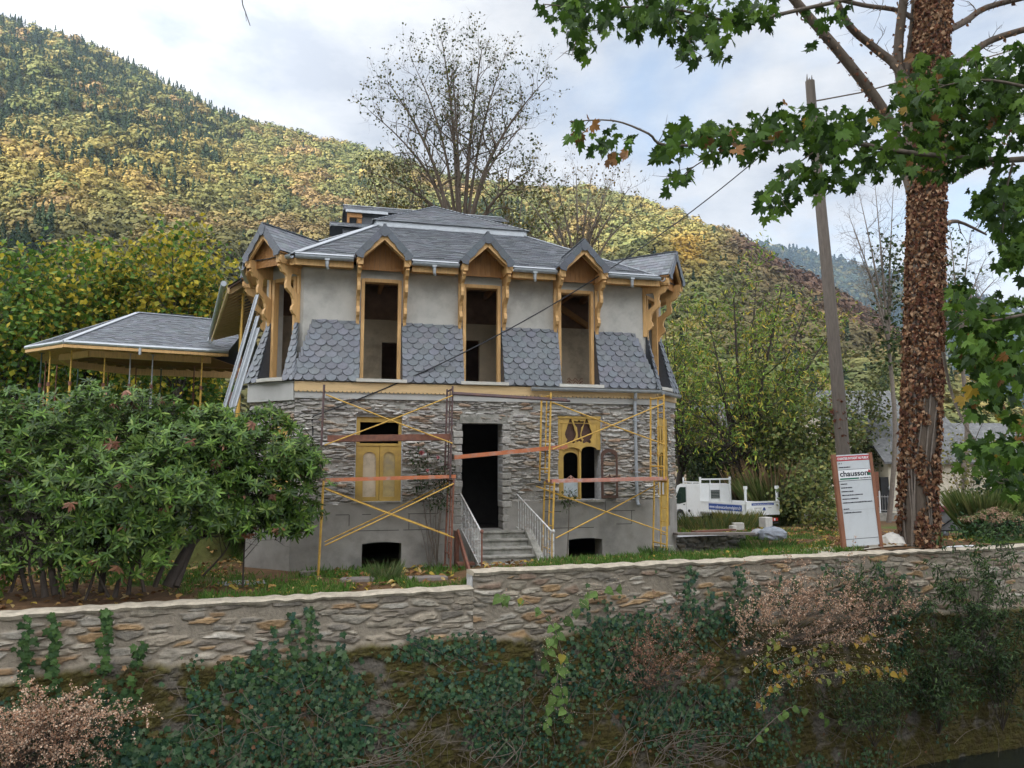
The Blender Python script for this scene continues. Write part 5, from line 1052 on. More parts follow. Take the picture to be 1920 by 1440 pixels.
def outbuildings():
    def house(name, label, px0, px1, d, base, eave, ridge, depth, m, yaw=0.0, feats=(), roofm='oldslate', over=.35):
        A, B = PX(px0, 870, d), PX(px1, 870, d); L = (B - A).length; o = thing(name, label, 'house', ((A.x + B.x) / 2, d, base), R(yaw)); h = eave - base; rd = ridge - base
        b = MB(); b.prism([(-L / 2, 0, 0), (-L / 2, depth, 0), (-L / 2, depth, h), (-L / 2, depth / 2, rd - .1), (-L / 2, 0, h)], (L, 0, 0)); b.build('wall', M[m], o)
        b = MB(); sl = (rd - h) / (depth / 2)
        for y0, y1 in ((-over, depth / 2), (depth + over, depth / 2)):
            z0 = h - over * sl + .05; b.prism([(-L / 2 - over, y0, z0), (L / 2 + over, y0, z0), (L / 2 + over, y1, rd), (-L / 2 - over, y1, rd)], (0, 0, .12))
        b.build('roof', M[roofm], o)
        for (kind, x0, x1, z0, z1, mm) in feats: b = MB(); b.box(x0, x1, -.06, .1, z0, z1); b.build(kind, M[mm], o)
        return o
    house('farmhouse', 'cream house with grey slate roof behind the ivy covered trunk', 1665, 1830, 44, -.8, 2.75, 5.4, 7, 'cream', 0, [('door', -3.0, -2.55, .1, 2.6, 'black'), ('shutter', -3.5, -3.1, .9, 2.9, 'brick'), ('gutter_pipe', -1.75, -1.68, .1, 3.4, 'galv'), ('window_surround', -2.62, -2.2, 1.9, 2.1, 'whiteprint')])
    house('barn', 'long barn with lichened slate roof and cream gables farther back', 1560, 1720, 60, -1, 5.2, 8.6, 9, 'cream', 0, [('brick_panel', -.2, 1.6, 3.3, 6.1, 'brick'), ('shed_opening', -2.6, -1.3, 2.5, 3.9, 'brownwood')])
    house('cottage', 'low cottage roof right of the ivy covered trunk, behind the maple leaves', 1835, 2050, 52, -1, 3.2, 5.4, 8, 'cream', 0, [('window', -3, -2.2, 1.2, 2.4, 'truckglass')])
    house('townhouse', 'grey rendered house half hidden by trees behind the truck', 1250, 1360, 66, -1.5, 5.4, 7.8, 9, 'plaster', 0, [('window', -1.2, -.4, 3.6, 5.2, 'truckglass'), ('window', 1.0, 1.8, 3.6, 5.2, 'truckglass'), ('window', -1.2, -.4, .8, 2.4, 'truckglass')])
    house('stone_house', 'pale grey house with a broad slate roof behind the walnut trees', 1380, 1545, 72, -1.5, 5.0, 8.6, 10, 'plaster', 0, [('window', -2.2, -1.3, 1.5, 3.2, 'truckglass'), ('window', 1.2, 2.1, 1.5, 3.2, 'truckglass')])
    # low boundary wall with a light iron fence
    A, B = PX(1500, 962, 41), PX(1800, 962, 40); L = (B - A).length; o = thing('boundary_wall', 'low grey boundary wall at the end of the yard', 'wall', (A.x, A.y, -.6), math.atan2(B.y - A.y, B.x - A.x)); b = MB(); b.box(0, L, 0, .3, 0, .6); b.build('wall_base', M['concrete'], o)
    o = thing('iron_fence', 'thin pale iron fence standing on the low boundary wall', 'fence', (A.x, A.y, -.02), math.atan2(B.y - A.y, B.x - A.x)); b = MB(); b.bar((0, .15, .85), (L, .15, .85), .03, .03); b.bar((0, .15, .15), (L, .15, .15), .03, .03); b.build('rail', M['fencegrey'], o)
    for k in range(int(L / 1.25)): b = MB(); b.box(.3 + 1.25 * k, .36 + 1.25 * k, .12, .18, 0, 1.15); b.build('fence_post', M['whiteprint'] if k % 3 == 0 else M['green_steel'], o)
    b = MB()
    for k in range(int(L / .14)): b.tube((.14 * k, .15, .1), (.14 * k, .15, .95), .008, n=4)
    b.build('pickets', M['fencegrey'], o)
outbuildings()
# ------------------------------------------------------------------ leaves and branches
def sym(half): return half + [(-x, y) for x, y in reversed(half[1:-1])]
RHOMB = [(0, 0), (.42, .45), (0, 1), (-.42, .45)]
OVAL = sym([(0, 0), (.15, .18), (.21, .5), (.12, .82), (0, 1)])
LANCE = sym([(0, 0), (.10, .25), (.125, .55), (.08, .82), (0, 1)])
HEART = sym([(0, .08), (.16, 0), (.36, .12), (.42, .34), (.26, .68), (0, 1.05)])
IVY = sym([(0, .1), (.14, 0), (.40, .08), (.34, .28), (.56, .50), (.24, .58), (0, 1.0)])
MAPLE = sym([(0, .16), (.07, .12), (.28, .0), (.27, .10), (.50, .12), (.42, .22), (.62, .44), (.44, .43), (.52, .66), (.36, .58), (.20, .52), (.26, .80), (.12, .78), (0, 1.04)])
BLADE = [(-.022, 0), (.022, 0), (.015, .6), (0, 1), (-.015, .6)]
def scatter(mb, P, T, Nn, size, shape, col, fold=.15, droop=.12):
    P = np.asarray(P, float).reshape(-1, 3); n = len(P)
    if n == 0: return
    T = unit(T); S = unit(np.cross(T, Nn)); Nn = np.cross(S, T); sh = np.array(shape); k = len(sh); s = np.broadcast_to(np.asarray(size, float), (n,))[:, None, None]
    z = fold * np.abs(sh[:, 0]) - droop * sh[:, 1]**2
    v = P[:, None] + (T[:, None] * sh[None, :, 1:2] + S[:, None] * sh[None, :, 0:1] + Nn[:, None] * z[None, :, None]) * s
    c = np.repeat(np.asarray(col, float).reshape(-1, 1, 3) * np.ones((n, 1, 1)), k, 1)
    mb.add(v.reshape(-1, 3), np.arange(n * k).reshape(n, k), c.reshape(-1, 3))
def rcol(rs, n, pal, w=None, v=.25):
    pal = np.array(pal); k = rs.choice(len(pal), n, p=w); return pal[k] * (1 - v + 2 * v * rs.rand(n, 1))
def rdir(rs, n): return unit(rs.normal(size=(n, 3)))
class Skel:
    def __init__(s, seed): s.rs = np.random.RandomState(seed); s.A = []; s.B = []; s.ra = []; s.rb = []; s.tips = []; s.td = []
    def seg(s, a, b, ra, rb): s.A.append(tuple(a)); s.B.append(tuple(b)); s.ra.append(ra); s.rb.append(rb)
    def poly(s, pts, r0, r1, kids=None, lev=1, L=1.0, r=None, start=.2, n=6, spread=.8, up=.1):
        """a smooth limb through the points; optional side shoots"""
        P = [Vector(p) for p in pts]; Q = []
        for i in range(len(P) - 1):
            a, b, c, d = P[max(i - 1, 0)], P[i], P[i + 1], P[min(i + 2, len(P) - 1)]
            for t in np.linspace(0, 1, 5)[:-1]: Q.append(b * 1.0 + (c - a) * .5 * t + (a * 2 - b * 5 + c * 4 - d) * .5 * t * t + (b * 3 - a - c * 3 + d) * .5 * t**3)
        Q.append(P[-1]); m = len(Q) - 1
        for i in range(m): s.seg(Q[i], Q[i + 1], r0 + (r1 - r0) * i / m, r0 + (r1 - r0) * (i + 1) / m)
        if kids:
            for k in range(kids):
                t = start + (1 - start) * (k + s.rs.rand()) / kids; i = min(int(t * m), m - 1); p = Q[i].lerp(Q[i + 1], t * m - i); d = (Q[i + 1] - Q[i]).normalized()
                s.grow(p, s.side(d, spread, up), L * (1.15 - .6 * t) * s.rs.uniform(.6, 1.2), (r0 + (r1 - r0) * t) * .55 if r is None else r, lev, spread, up)
        return Q
    def side(s, d, spread, up):
        q = Vector(tuple(s.rs.normal(size=3))); q = (q - d * q.dot(d)).normalized(); return (d * (1 - spread * .6) + q * spread + Vector((0, 0, up))).normalized()
    def grow(s, p, d, L, r, lev, spread=.8, up=.1, wander=.22, kids=4):
        n = max(3, min(7, int(L / .25))); p = Vector(p); d = Vector(d)
        ks = sorted(s.rs.uniform(.15, .95, kids if lev > 0 else 0)); ki = 0
        for i in range(n):
            d = (d + Vector(tuple(s.rs.normal(size=3))) * wander + Vector((0, 0, up * .3))).normalized(); q = p + d * (L / n); ra, rb = r * (1 - .8 * i / n), r * (1 - .8 * (i + 1) / n); s.seg(p, q, ra, rb)
            while ki < len(ks) and ks[ki] < (i + 1) / n:
                s.grow(p.lerp(q, s.rs.rand()), s.side(d, spread, up), L * s.rs.uniform(.4, .7), max(ra * .6, .004), lev - 1, spread, up, wander, kids); ki += 1
            if lev <= 1: s.tips.append(tuple(q)); s.td.append(tuple(d))
            p = q
    def mesh(s, n=5, big=.05):
        m = MB(); A, B, ra, rb = map(np.array, (s.A, s.B, s.ra, s.rb)); g = ra > big
        m.tubes(A[g], B[g], ra[g], rb[g] * .98 if 0 else rb[g], 9, cap=False); m.tubes(A[~g], B[~g], ra[~g], rb[~g], n if big < 1 else 3, cap=False); return m
def plant(name, label, cat, base, sk, leafs, bark, leafm, group=None, trunk='trunk', crown='crown', sides=4):
    o = thing(name, label, cat, base, 0, group)
    if sk is not None and len(sk.A): sk.mesh(sides).build(trunk, M[bark], o, smooth=True, origin=base)
    if leafs is not None and leafs.n: leafs.build(crown, M[leafm], o, origin=base)
    return o
def leaves_at(rs, tips, n, jit, size, shape, pal, w=None, mb=None, hang=.4, face=0.0, v=.25):
    """n leaves around twig points"""
    mb = mb or MB(); tips = np.asarray(tips); k = rs.randint(0, len(tips), n); P = tips[k] + rs.normal(size=(n, 3)) * jit
    T = rdir(rs, n); T[:, 2] -= hang; Nn = rdir(rs, n); Nn[:, 2] = np.abs(Nn[:, 2]) + .35; Nn[:, 1] -= face
    scatter(mb, P, T, Nn, size * (.65 + .7 * rs.rand(n)), shape, rcol(rs, n, pal, w, v)); return mb

def centre_tree():
    base = PX(866, 800, 36.0); base.z = -.4; s = Skel(21); f = PX(866, 470, 36.0)
    s.poly([base, base.lerp(f, .5) + Vector((.1, 0, 0)), f], .40, .28)
    ends = [((690, 205), 6), ((725, 150), 7), ((775, 118), 8), ((828, 72), 9), ((850, 150), 6), ((905, 82), 9), ((948, 100), 8), ((1022, 150), 7), ((985, 230), 5), ((690, 320), 5), ((755, 300), 4), ((1005, 310), 5)]
    for i, ((px, py), kids) in enumerate(ends):
        e = PX(px, py, 36 + s.rs.uniform(-2.5, 2.5)); st = f + Vector((.05 * (i - 5), s.rs.uniform(-.2, .2), s.rs.uniform(-1.2, .3))); m1 = st.lerp(e, .35) + Vector((-.25 * (e.x - f.x) * .35, 0, .9)); m2 = st.lerp(e, .7) + Vector((-.1 * (e.x - f.x), 0, .5))
        s.poly([st, m1, m2, e], .125 if i % 2 else .095, .012, kids * 2 + 3, 2, 2.5, None, .3, spread=.75, up=.25)
    rs = s.rs; L = leaves_at(rs, s.tips, 4300, .12, .125, RHOMB, [(.05, .075, .02), (.08, .09, .03), (.03, .045, .018), (.13, .11, .03)])
    plant('tall_tree', 'tall many stemmed half bare tree rising behind the villa roof', 'tree', base, s, L, 'bark', 'leaf', sides=4)
    base = PX(1085, 800, 41); base.z = -.5; s = Skel(5); f = PX(1085, 520, 41); s.poly([base, f], .3, .22)
    for px, py in ((965, 350), (1000, 330), (1040, 340), (1080, 318), (1110, 325), (1150, 330), (1185, 345), (1200, 400), (950, 420), (1130, 400), (1020, 400)):
        e = PX(px, py, 41 + s.rs.uniform(-2, 2)); s.poly([f + Vector((0, 0, s.rs.uniform(-1.5, .5))), f.lerp(e, .5) + Vector((0, 0, .4)), e], .09, .012, 10, 2, 1.9, None, .15, spread=.6, up=.35)
    plant('bare_tree', 'leafless fine twigged tree behind the right side of the roof', 'tree', base, s, leaves_at(s.rs, s.tips, 700, .2, .14, RHOMB, [(.15, .10, .03), (.08, .08, .03)]), 'twig', 'leaf', sides=3)
    # lower bushy neighbour between them
    base = PX(960, 800, 38); base.z = -.5; s = Skel(15); f = PX(960, 560, 38); s.poly([base, f], .22, .15)
    for px, py in ((900, 390), (940, 330), (985, 320), (1020, 360), (760, 360), (715, 385), (1040, 400), (960, 400)):
        e = PX(px, py, 38 + s.rs.uniform(-2, 2)); s.poly([f, f.lerp(e, .5) + Vector((0, 0, .4)), e], .07, .012, 9, 2, 1.7, None, .2, spread=.8, up=.2)
    plant('slender_tree', 'slender olive leaved tree beside the tall tree behind the roof', 'tree', base, s, leaves_at(s.rs, s.tips, 2000, .15, .15, RHOMB, [(.06, .08, .022), (.10, .10, .03), (.16, .12, .03)]), 'twig', 'leaf', sides=3)
    base = PX(735, 800, 40); base.z = -.5; s = Skel(16); f = PX(740, 520, 40); s.poly([base, f], .2, .14)
    for px, py in ((690, 300), (700, 350), (735, 330), (780, 350), (790, 310), (680, 380)):
        e = PX(px, py, 40 + s.rs.uniform(-1, 1)); s.poly([f, f.lerp(e, .5) + Vector((0, 0, .3)), e], .07, .012, 8, 2, 1.5, None, .25, spread=.8, up=.1)
    plant('slender_tree', 'thin spreading tree behind the left dormers of the upper roof', 'tree', base, s, leaves_at(s.rs, s.tips, 800, .15, .15, RHOMB, [(.05, .06, .02), (.16, .11, .03), (.08, .075, .03)]), 'twig', 'leaf', sides=3)
centre_tree()

def crown_tree(name, label, base, tops, seed, n, pal, w=None, leaf=.26, shape=RHOMB, trunk_r=.22, fork=.35, lev=2, L=2.2, group=None, jit=.3, bark='barkdark', kids=10, cat='tree', hang=.45, face=.3):
    """a tree grown from limbs that reach towards given crown points"""
    s = Skel(seed); base = Vector(base); c = sum((Vector(t) for t in tops), Vector()) / len(tops); f = base.lerp(Vector((c.x, c.y, c.z)), fork)
    s.poly([base, base.lerp(f, .5) + Vector((s.rs.uniform(-.2, .2), 0, 0)), f], trunk_r, trunk_r * .7)
    for t in tops:
        t = Vector(t); st = base.lerp(f, s.rs.uniform(.6, 1.0)); s.poly([st, st.lerp(t, .5) + Vector((0, 0, .3)), t], trunk_r * .4, .015, kids, lev, L, None, .15, spread=.85, up=.12)
    return plant(name, label, cat, base, s, leaves_at(s.rs, s.tips, n, jit, leaf, shape, pal, w, hang=hang, face=face), bark, 'leaf', group, sides=3)
def left_trees():
    pal = [(.075, .155, .020), (.11, .185, .024), (.42, .33, .03), (.30, .28, .03), (.045, .10, .016)]; G = 'maples turning yellow behind the pavilion'
    for k, (b, d, tops, label, w) in enumerate((
        (30, 37, [(-30, 560), (20, 520), (70, 480), (60, 560), (-20, 660), (40, 640), (90, 610), (10, 720)], 'maple at the left edge behind the pavilion, mostly green', [.35, .3, .1, .15, .1]),
        (165, 40, [(120, 480), (160, 465), (200, 490), (140, 540), (220, 540), (180, 570), (250, 510), (120, 600)], 'maple with green and gold leaves behind the middle of the pavilion roof', [.25, .25, .25, .2, .05]),
        (330, 39, [(290, 480), (322, 450), (350, 470), (380, 455), (405, 510), (300, 540), (360, 540), (400, 570), (270, 560)], 'golden topped maple behind the right part of the pavilion, next to the villa', [.15, .2, .35, .25, .05]),
        (120, 43, [(60, 700), (100, 740), (150, 720), (40, 760), (200, 730), (240, 700)], 'low maple foliage seen under the left part of the pavilion roof', [.3, .25, .2, .15, .1]),
        (320, 42, [(280, 720), (330, 740), (380, 720), (300, 690), (360, 680), (400, 740)], 'low maple foliage seen under the right part of the pavilion roof', [.3, .2, .2, .1, .2]))):
        base = PX(b, 800, d); base.z = 3.0; rs = np.random.RandomState(k); T = [PX(x, y, d + rs.uniform(-2.2, 2.2)) for x, y in tops]
        crown_tree('maple_tree', label, base, T, 60 + k, 6400 if k < 3 else 4200, pal, w, .27, RHOMB, .22, group=G, L=2.4, jit=.34, kids=11)
left_trees()

def right_trees():
    wal = [(.13, .22, .03), (.19, .27, .035), (.34, .33, .05), (.44, .33, .05), (.09, .15, .026)]
    base = PX(1382, 960, 40); base.z = -.45; d = 39
    T = [PX(x, y, d + e) for x, y, e in ((1330, 610, 1), (1375, 540, -1), (1420, 500, 1), (1470, 520, -2), (1520, 560, 1), (1560, 620, 0), (1450, 620, -2), (1340, 680, -2), (1500, 690, -1), (1400, 640, 2), (1560, 700, 1), (1300, 750, -1), (1430, 740, -2), (1520, 780, -1))]
    crown_tree('walnut_tree', 'large walnut tree with sparse yellow green leaves behind the white truck', base, T, 81, 9500, wal, [.3, .25, .2, .1, .15], .24, LANCE, .36, .3, 2, 2.6, None, .22, 'barkdark', 11)
    base = PX(1272, 900, 42); base.z = -.3; T = [PX(x, y, 42 + e) for x, y, e in ((1240, 560, 1), (1262, 620, -1), (1290, 560, 1), (1320, 600, 0), (1285, 680, -1), (1250, 700, 1), (1330, 690, 1), (1262, 760, -1), (1310, 790, -1))]
    crown_tree('walnut_tree', 'thin dark branched walnut tree close to the right corner of the villa', base, T, 82, 3600, wal, [.25, .3, .2, .1, .15], .25, LANCE, .22, .3, 2, 2.4, None, .2, 'barkdark', 9)
    G = 'shrubs at the end of the yard'; sh = [(.105, .145, .04), (.15, .18, .048), (.22, .21, .06), (.075, .105, .032)]
    for k, (b, dd, tops, n, label, pal) in enumerate((
        (1500, 38, [(1440, 800), (1470, 760), (1510, 750), (1550, 770), (1580, 800), (1460, 850), (1520, 840), (1570, 860), (1490, 900)], 7500, 'big round olive shrub between the truck and the site board', sh),
        (1350, 42, [(1310, 860), (1340, 840), (1380, 850), (1420, 870), (1330, 900), (1400, 900)], 5000, 'dark evergreen shrub directly behind the truck cab', [(.035, .055, .022), (.05, .075, .028), (.07, .095, .03)]),
        (1300, 45, [(1270, 790), (1300, 770), (1340, 790), (1290, 840), (1330, 850), (1370, 800)], 5200, 'greyish brown bush in front of the rendered house behind the cab', [(.16, .13, .075), (.12, .12, .05), (.20, .16, .08)]),
        (1440, 48, [(1400, 760), (1440, 720), (1480, 740), (1420, 800), (1470, 820), (1390, 830)], 5600, 'grey green bush below the walnut crown, left of the pole', sh),
        (1600, 46, [(1570, 760), (1610, 740), (1640, 780), (1590, 820), (1630, 840), (1560, 830), (1660, 720), (1670, 690)], 4200, 'loose leafy bush behind the pole in front of the barn', [(.06, .085, .03), (.09, .11, .03), (.13, .13, .04)]),
        (1535, 35, [(1490, 900), (1480, 930), (1510, 920), (1530, 900), (1545, 940)], 1300, 'open many stemmed shrub left of the site board', sh))):
        base = PX(b, 960, dd); base.z = -.45; rs = np.random.RandomState(k + 40); crown_tree('shrub', label, base, [PX(x, y, dd + rs.uniform(-1.5, 1.5)) for x, y in tops], 90 + k, n, pal, None, .19, RHOMB, .10, .25, 2, 1.5, G, .28, 'barkdark', 8, 'shrub')
    base = PX(1810, 960, 29); base.z = -.3; crown_tree('shrub', 'sparse yellowish shrub with thin stems against the cream house wall', base, [PX(x, y, 29) for x, y in ((1775, 850), (1800, 830), (1830, 860), (1850, 880), (1790, 890), (1840, 830))], 99, 700, [(.22, .19, .05), (.14, .14, .04), (.10, .11, .03)], None, .12, RHOMB, .04, .1, 2, 1.1, None, .2, 'twig', 7, 'shrub')
    # pale bare trees beyond the ivy-covered trunk
    for k, (b, dd, tops, lf, label) in enumerate(((1665, 39, [(1590, 400), (1610, 360), (1640, 340), (1675, 350), (1610, 470), (1600, 430), (1650, 440), (1660, 560), (1680, 470)], 900, 'pale leafless tree left of the ivy covered trunk'), (1800, 41, [(1780, 420), (1820, 440), (1850, 480), (1790, 520), (1870, 520), (1830, 560)], 600, 'pale leafless tree right of the ivy covered trunk'))):
        base = PX(b, 960, dd); base.z = -.5; s = Skel(70 + k); f = PX(b, 640, dd); s.poly([base, base.lerp(f, .5) + Vector((.35, 0, 0)), f], .13, .09)
        for x, y in tops: e = PX(x, y, dd + s.rs.uniform(-1, 1)); s.poly([f, f.lerp(e, .5) + Vector((0, 0, .5)), e], .075, .012, 10, 2, 1.8, None, .2, spread=.8, up=.1)
        rs = s.rs; f2 = np.array([tuple(PX(b + rs.normal() * 18 + (10 if k == 0 else -20), rs.uniform(430, 680), dd)) for _ in range(120)])
        L = leaves_at(rs, f2, lf, .35, .2, RHOMB, [(.05, .08, .025), (.08, .11, .03), (.03, .05, .02)]); plant('bare_tree', label, 'tree', base, s, L, 'palebark', 'leaf', sides=3)
right_trees()

def ivy_tree():
    base = PX(1722, 1034, 19.4); base.z = .25; s = Skel(31); d = 19.4; c = [base + Vector((0, 0, -.3)), PX(1722, 900, d), PX(1730, 700, d), PX(1734, 500, d), PX(1738, 330, d), PX(1744, 150, d), PX(1750, 0, d), PX(1754, -150, d), PX(1758, -300, d)]
    Q = s.poly(c, .42, .37)
    L = [([(1712, 360), (1690, 290), (1655, 205), (1580, 105), (1490, 0), (1420, -90)], .17, .10), ([(1720, 200), (1685, 130), (1640, 90), (1590, 45), (1555, -30)], .13, .08), ([(1712, 300), (1695, 190), (1684, 100), (1694, 0), (1700, -90)], .15, .1), ([(1745, 60), (1690, 22), (1620, 10), (1550, -6)], .07, .05),
         ([(1770, 60), (1810, 40), (1850, 14), (1935, -8)], .10, .07), ([(1775, 150), (1810, 110), (1860, 75), (1940, 50)], .11, .08), ([(1765, 345), (1810, 320), (1870, 303), (1960, 295)], .10, .07), ([(1765, 425), (1795, 415), (1850, 440)], .07, .03), ([(1710, 250), (1700, 160), (1712, 60), (1722, -60)], .14, .1), ([(1770, 610), (1800, 600), (1840, 590)], .06, .03)]
    for pts, a, b_ in L: s.poly([PX(x, y, d + .5 * math.sin(i)) for i, (x, y) in enumerate(pts)], a, b_, 3, 1, .9, .018, .4)
    o = thing('ivy_tree', 'thick tree trunk wrapped in withered brown ivy, limbs leaving the top of the frame', 'tree', base); s.mesh(4).build('trunk', M['bark'], o, smooth=True, origin=base)
    rs = np.random.RandomState(12); P = []; Nn = []; A, B, ra = map(np.array, (s.A, s.B, s.ra)); ln = np.linalg.norm(B - A, axis=1)
    for k in np.where(ra > .06)[0]:
        big = ra[k] > .25; n = int(ln[k] * ra[k] * (3600 if big else 190)); t = rs.rand(n, 1); th = rs.rand(n) * 2 * np.pi; dd = unit(B[k] - A[k]); a = unit(np.cross(dd, [0, 1, .1])); b = np.cross(dd, a); off = a * np.cos(th)[:, None] + b * np.sin(th)[:, None]
        p = A[k] + (B[k] - A[k]) * t; keep = np.ones(n, bool)
        if big: keep = (fbm(th * 1.1 + p[:, 2] * .05, p[:, 2] * .55, 4.4) > .36 + .06 * (p[:, 2] < 3.5)) | (p[:, 2] > 5.2) & (rs.rand(n) < .8)
        p = p + off * (ra[k] * (1.0 + .16 * rs.rand(n, 1))); P.append(p[keep]); Nn.append(off[keep])
    P = np.concatenate(P); Nn = np.concatenate(Nn); n = len(P); T = rdir(rs, n) * .7; T[:, 2] -= .8
    m = MB(); scatter(m, P, T, Nn + .9 * rdir(rs, n), .092 * (.55 + .8 * rs.rand(n)), HEART, rcol(rs, n, [(.19, .09, .045), (.26, .145, .08), (.13, .052, .03), (.33, .21, .125), (.085, .038, .025)], None, .25), .3, .35)
    m.build('withered_ivy', M['dullleaf'], o, origin=base)
    s2 = Skel(9); rs = s2.rs
    for k in range(9):
        th = rs.uniform(3.3, 6.1); pts = []
        for i in range(9): z = i * 1.1 + .1; rr = .43 - .004 * z; th += rs.normal() * .13; cz = Q[min(int((z) / 19 * len(Q)), len(Q) - 1)]; p = PX(1722, 1000, d); pts.append(Vector((np.interp(z, [q.z for q in Q], [q.x for q in Q]) + rr * math.cos(th), np.interp(z, [q.z for q in Q], [q.y for q in Q]) + rr * math.sin(th), z)))
        s2.poly(pts, .022, .012)
    s2.mesh(5).build('ivy_stem', M['palebark'], o, smooth=True, origin=base)
ivy_tree()

def maple():
    base = Vector((11.5, 8.5, .6)); s = Skel(51); P = lambda x, y, d=9.0: PX(x, y, d)
    s.poly([base, Vector((11.2, 8.7, 4)), Vector((10.8, 9, 8)), Vector((10.6, 9, 12))], .30, .16)
    LB = [([Vector((10.9, 9, 7.6)), P(2250, -60), P(1900, -60), P(1500, 18), P(1390, 42), P(1250, 15), P(1100, 14), P(1020, 8)], .035), ([Vector((11.0, 9, 5.2)), P(2200, 290), P(1900, 300, 9.5), P(1700, 285), P(1560, 262), P(1400, 268), P(1250, 272), P(1215, 250, 8.8), P(1150, 226, 8.8), P(1068, 228, 8.8)], .04), ([Vector((11.1, 8.8, 4.2)), P(2100, 560), P(1920, 590), P(1850, 600), P(1790, 570)], .03), ([P(1768, 660, 11), P(1785, 740, 11), P(1820, 815, 10.6), P(1870, 860, 10.2), P(1940, 905, 10), Vector((11.2, 8.7, 3.2))], .024), ([Vector((11, 9, 6)), P(2000, 180), P(1840, 150), P(1740, 170)], .03),
          ([P(1400, 268), P(1320, 300), P(1262, 345)], .010), ([P(1560, 262), P(1480, 320), P(1440, 380)], .010), ([P(1250, 15), P(1290, 70), P(1295, 110)], .009), ([P(1100, 14), P(1085, 60), P(1072, 105)], .008), ([P(1900, 300, 9.5), P(1880, 400, 9.5), P(1890, 500, 9.5)], .015)]
    for pts, r in LB: s.poly(pts, r if pts[0].x < 10.5 else r * 1.1, .006, 7, 0, .5, .006, .3)
    clumps = [(1080, 25, 58, 34, 34, 0), (1095, 70, 28, 42, 12, 0), (1180, 35, 55, 30, 34, 0), (1255, 30, 50, 40, 32, 0), (1296, 88, 24, 32, 14, 0), (1340, 45, 46, 42, 30, 0), (1405, 22, 55, 28, 30, 0), (1060, 2, 50, 18, 14, 0), (1240, -15, 220, 22, 60, 0), (1345, 90, 20, 30, 8, 0), (1560, 20, 60, 25, 10, 0), (1525, 85, 10, 10, 2, 0),
              (1090, 235, 28, 24, 6, .3), (1120, 262, 36, 30, 9, .15), (1168, 268, 30, 32, 9, .2), (1130, 300, 12, 8, 1, 1), (1270, 335, 26, 26, 10, 0), (1250, 275, 30, 28, 14, .1), (1305, 245, 50, 34, 26, .1), (1380, 262, 62, 40, 40, .05), (1460, 235, 70, 45, 46, .06), (1540, 250, 70, 52, 52, .04), (1620, 250, 70, 55, 52, .05), (1450, 372, 36, 36, 18, 0), (1520, 330, 52, 36, 28, .04), (1580, 325, 40, 30, 16, .05), (1670, 300, 50, 36, 24, .04),
              (1740, 190, 70, 90, 90, .05), (1830, 165, 75, 70, 66, .02), (1905, 160, 50, 80, 50, .02), (1760, 280, 80, 50, 64, .05), (1850, 250, 70, 50, 44, .1), (1895, 380, 50, 70, 54, 0), (1905, 470, 40, 50, 34, 0), (1840, 375, 30, 30, 12, 0), (1880, 610, 60, 60, 60, .04), (1830, 640, 44, 55, 46, .08), (1885, 690, 55, 50, 46, .15), (1850, 740, 50, 36, 22, .25), (1905, 790, 40, 36, 14, .35), (1850, 850, 55, 40, 26, .1), (1905, 880, 40, 50, 26, .1), (1800, 555, 26, 40, 16, .1)]
    rs = np.random.RandomState(7); m = MB()
    for x, y, rx, ry, n, yl in clumps:
        n = int(n * (3.0 if x > 1690 else 1.95)); yl *= .6
        q = rs.normal(size=(n, 2)) * .55; q = q / np.maximum(1, np.linalg.norm(q, axis=1))[:, None]
        P3 = np.array([tuple(PX(x + a * rx, y + b * ry, 9.0 + rs.normal() * .45 + (.6 if x > 1700 else 0))) for a, b in q]); T = rdir(rs, n) * .75; T[:, 2] -= .75; Nn = rdir(rs, n) * .8 + np.array((0, -.55, .45))
        yel = rs.rand(n) < yl; c = np.where(yel[:, None], rcol(rs, n, [(.34, .22, .03), (.25, .12, .04), (.20, .10, .04)]), rcol(rs, n, [(.038, .080, .011), (.058, .118, .014), (.025, .055, .009), (.095, .17, .02)]))
        scatter(m, P3, T, Nn, .148 * (.6 + .7 * rs.rand(n)), MAPLE, c, .22, .22)
    # unseen crown leaves added over the near bank to shade the lower wall
    n = 5200; q = unit(rs.normal(size=(n, 3))) * (rs.rand(n, 1)**.4) * (6.0, 5.0, 3.6) + (9.2, 6.6, 10.6)
    ok = (q[:, 1] < 1) | (q[:, 0] > q[:, 1] * .70 + .6) | (q[:, 2] - CZ > q[:, 1] * .66 + .6); q = q[ok]; n = len(q); T = rdir(rs, n); T[:, 2] -= .6; scatter(m, q, T, rdir(rs, n) + (0, 0, .6), .17, MAPLE, rcol(rs, n, [(.038, .080, .011), (.058, .118, .014)]), .2, .2)
    plant('maple_tree', 'green maple whose leafy branches hang in from the right across the ivy covered trunk', 'tree', base, s, m, 'twig', 'leaf', trunk='branches', crown='foliage', sides=5)
    b = PX(455, -60, 8); o = thing('bare_twig', 'short bare twig hanging into the top of the picture', 'twig', b); s = Skel(2); s.poly([b, PX(454, 0, 8), PX(460, 22, 8), PX(469, 48, 8)], .007, .004); s.poly([PX(460, 22, 8), PX(462, 40, 8)], .003, .002); s.mesh(4).build('stem', M['barkdark'], o, origin=b)
maple()
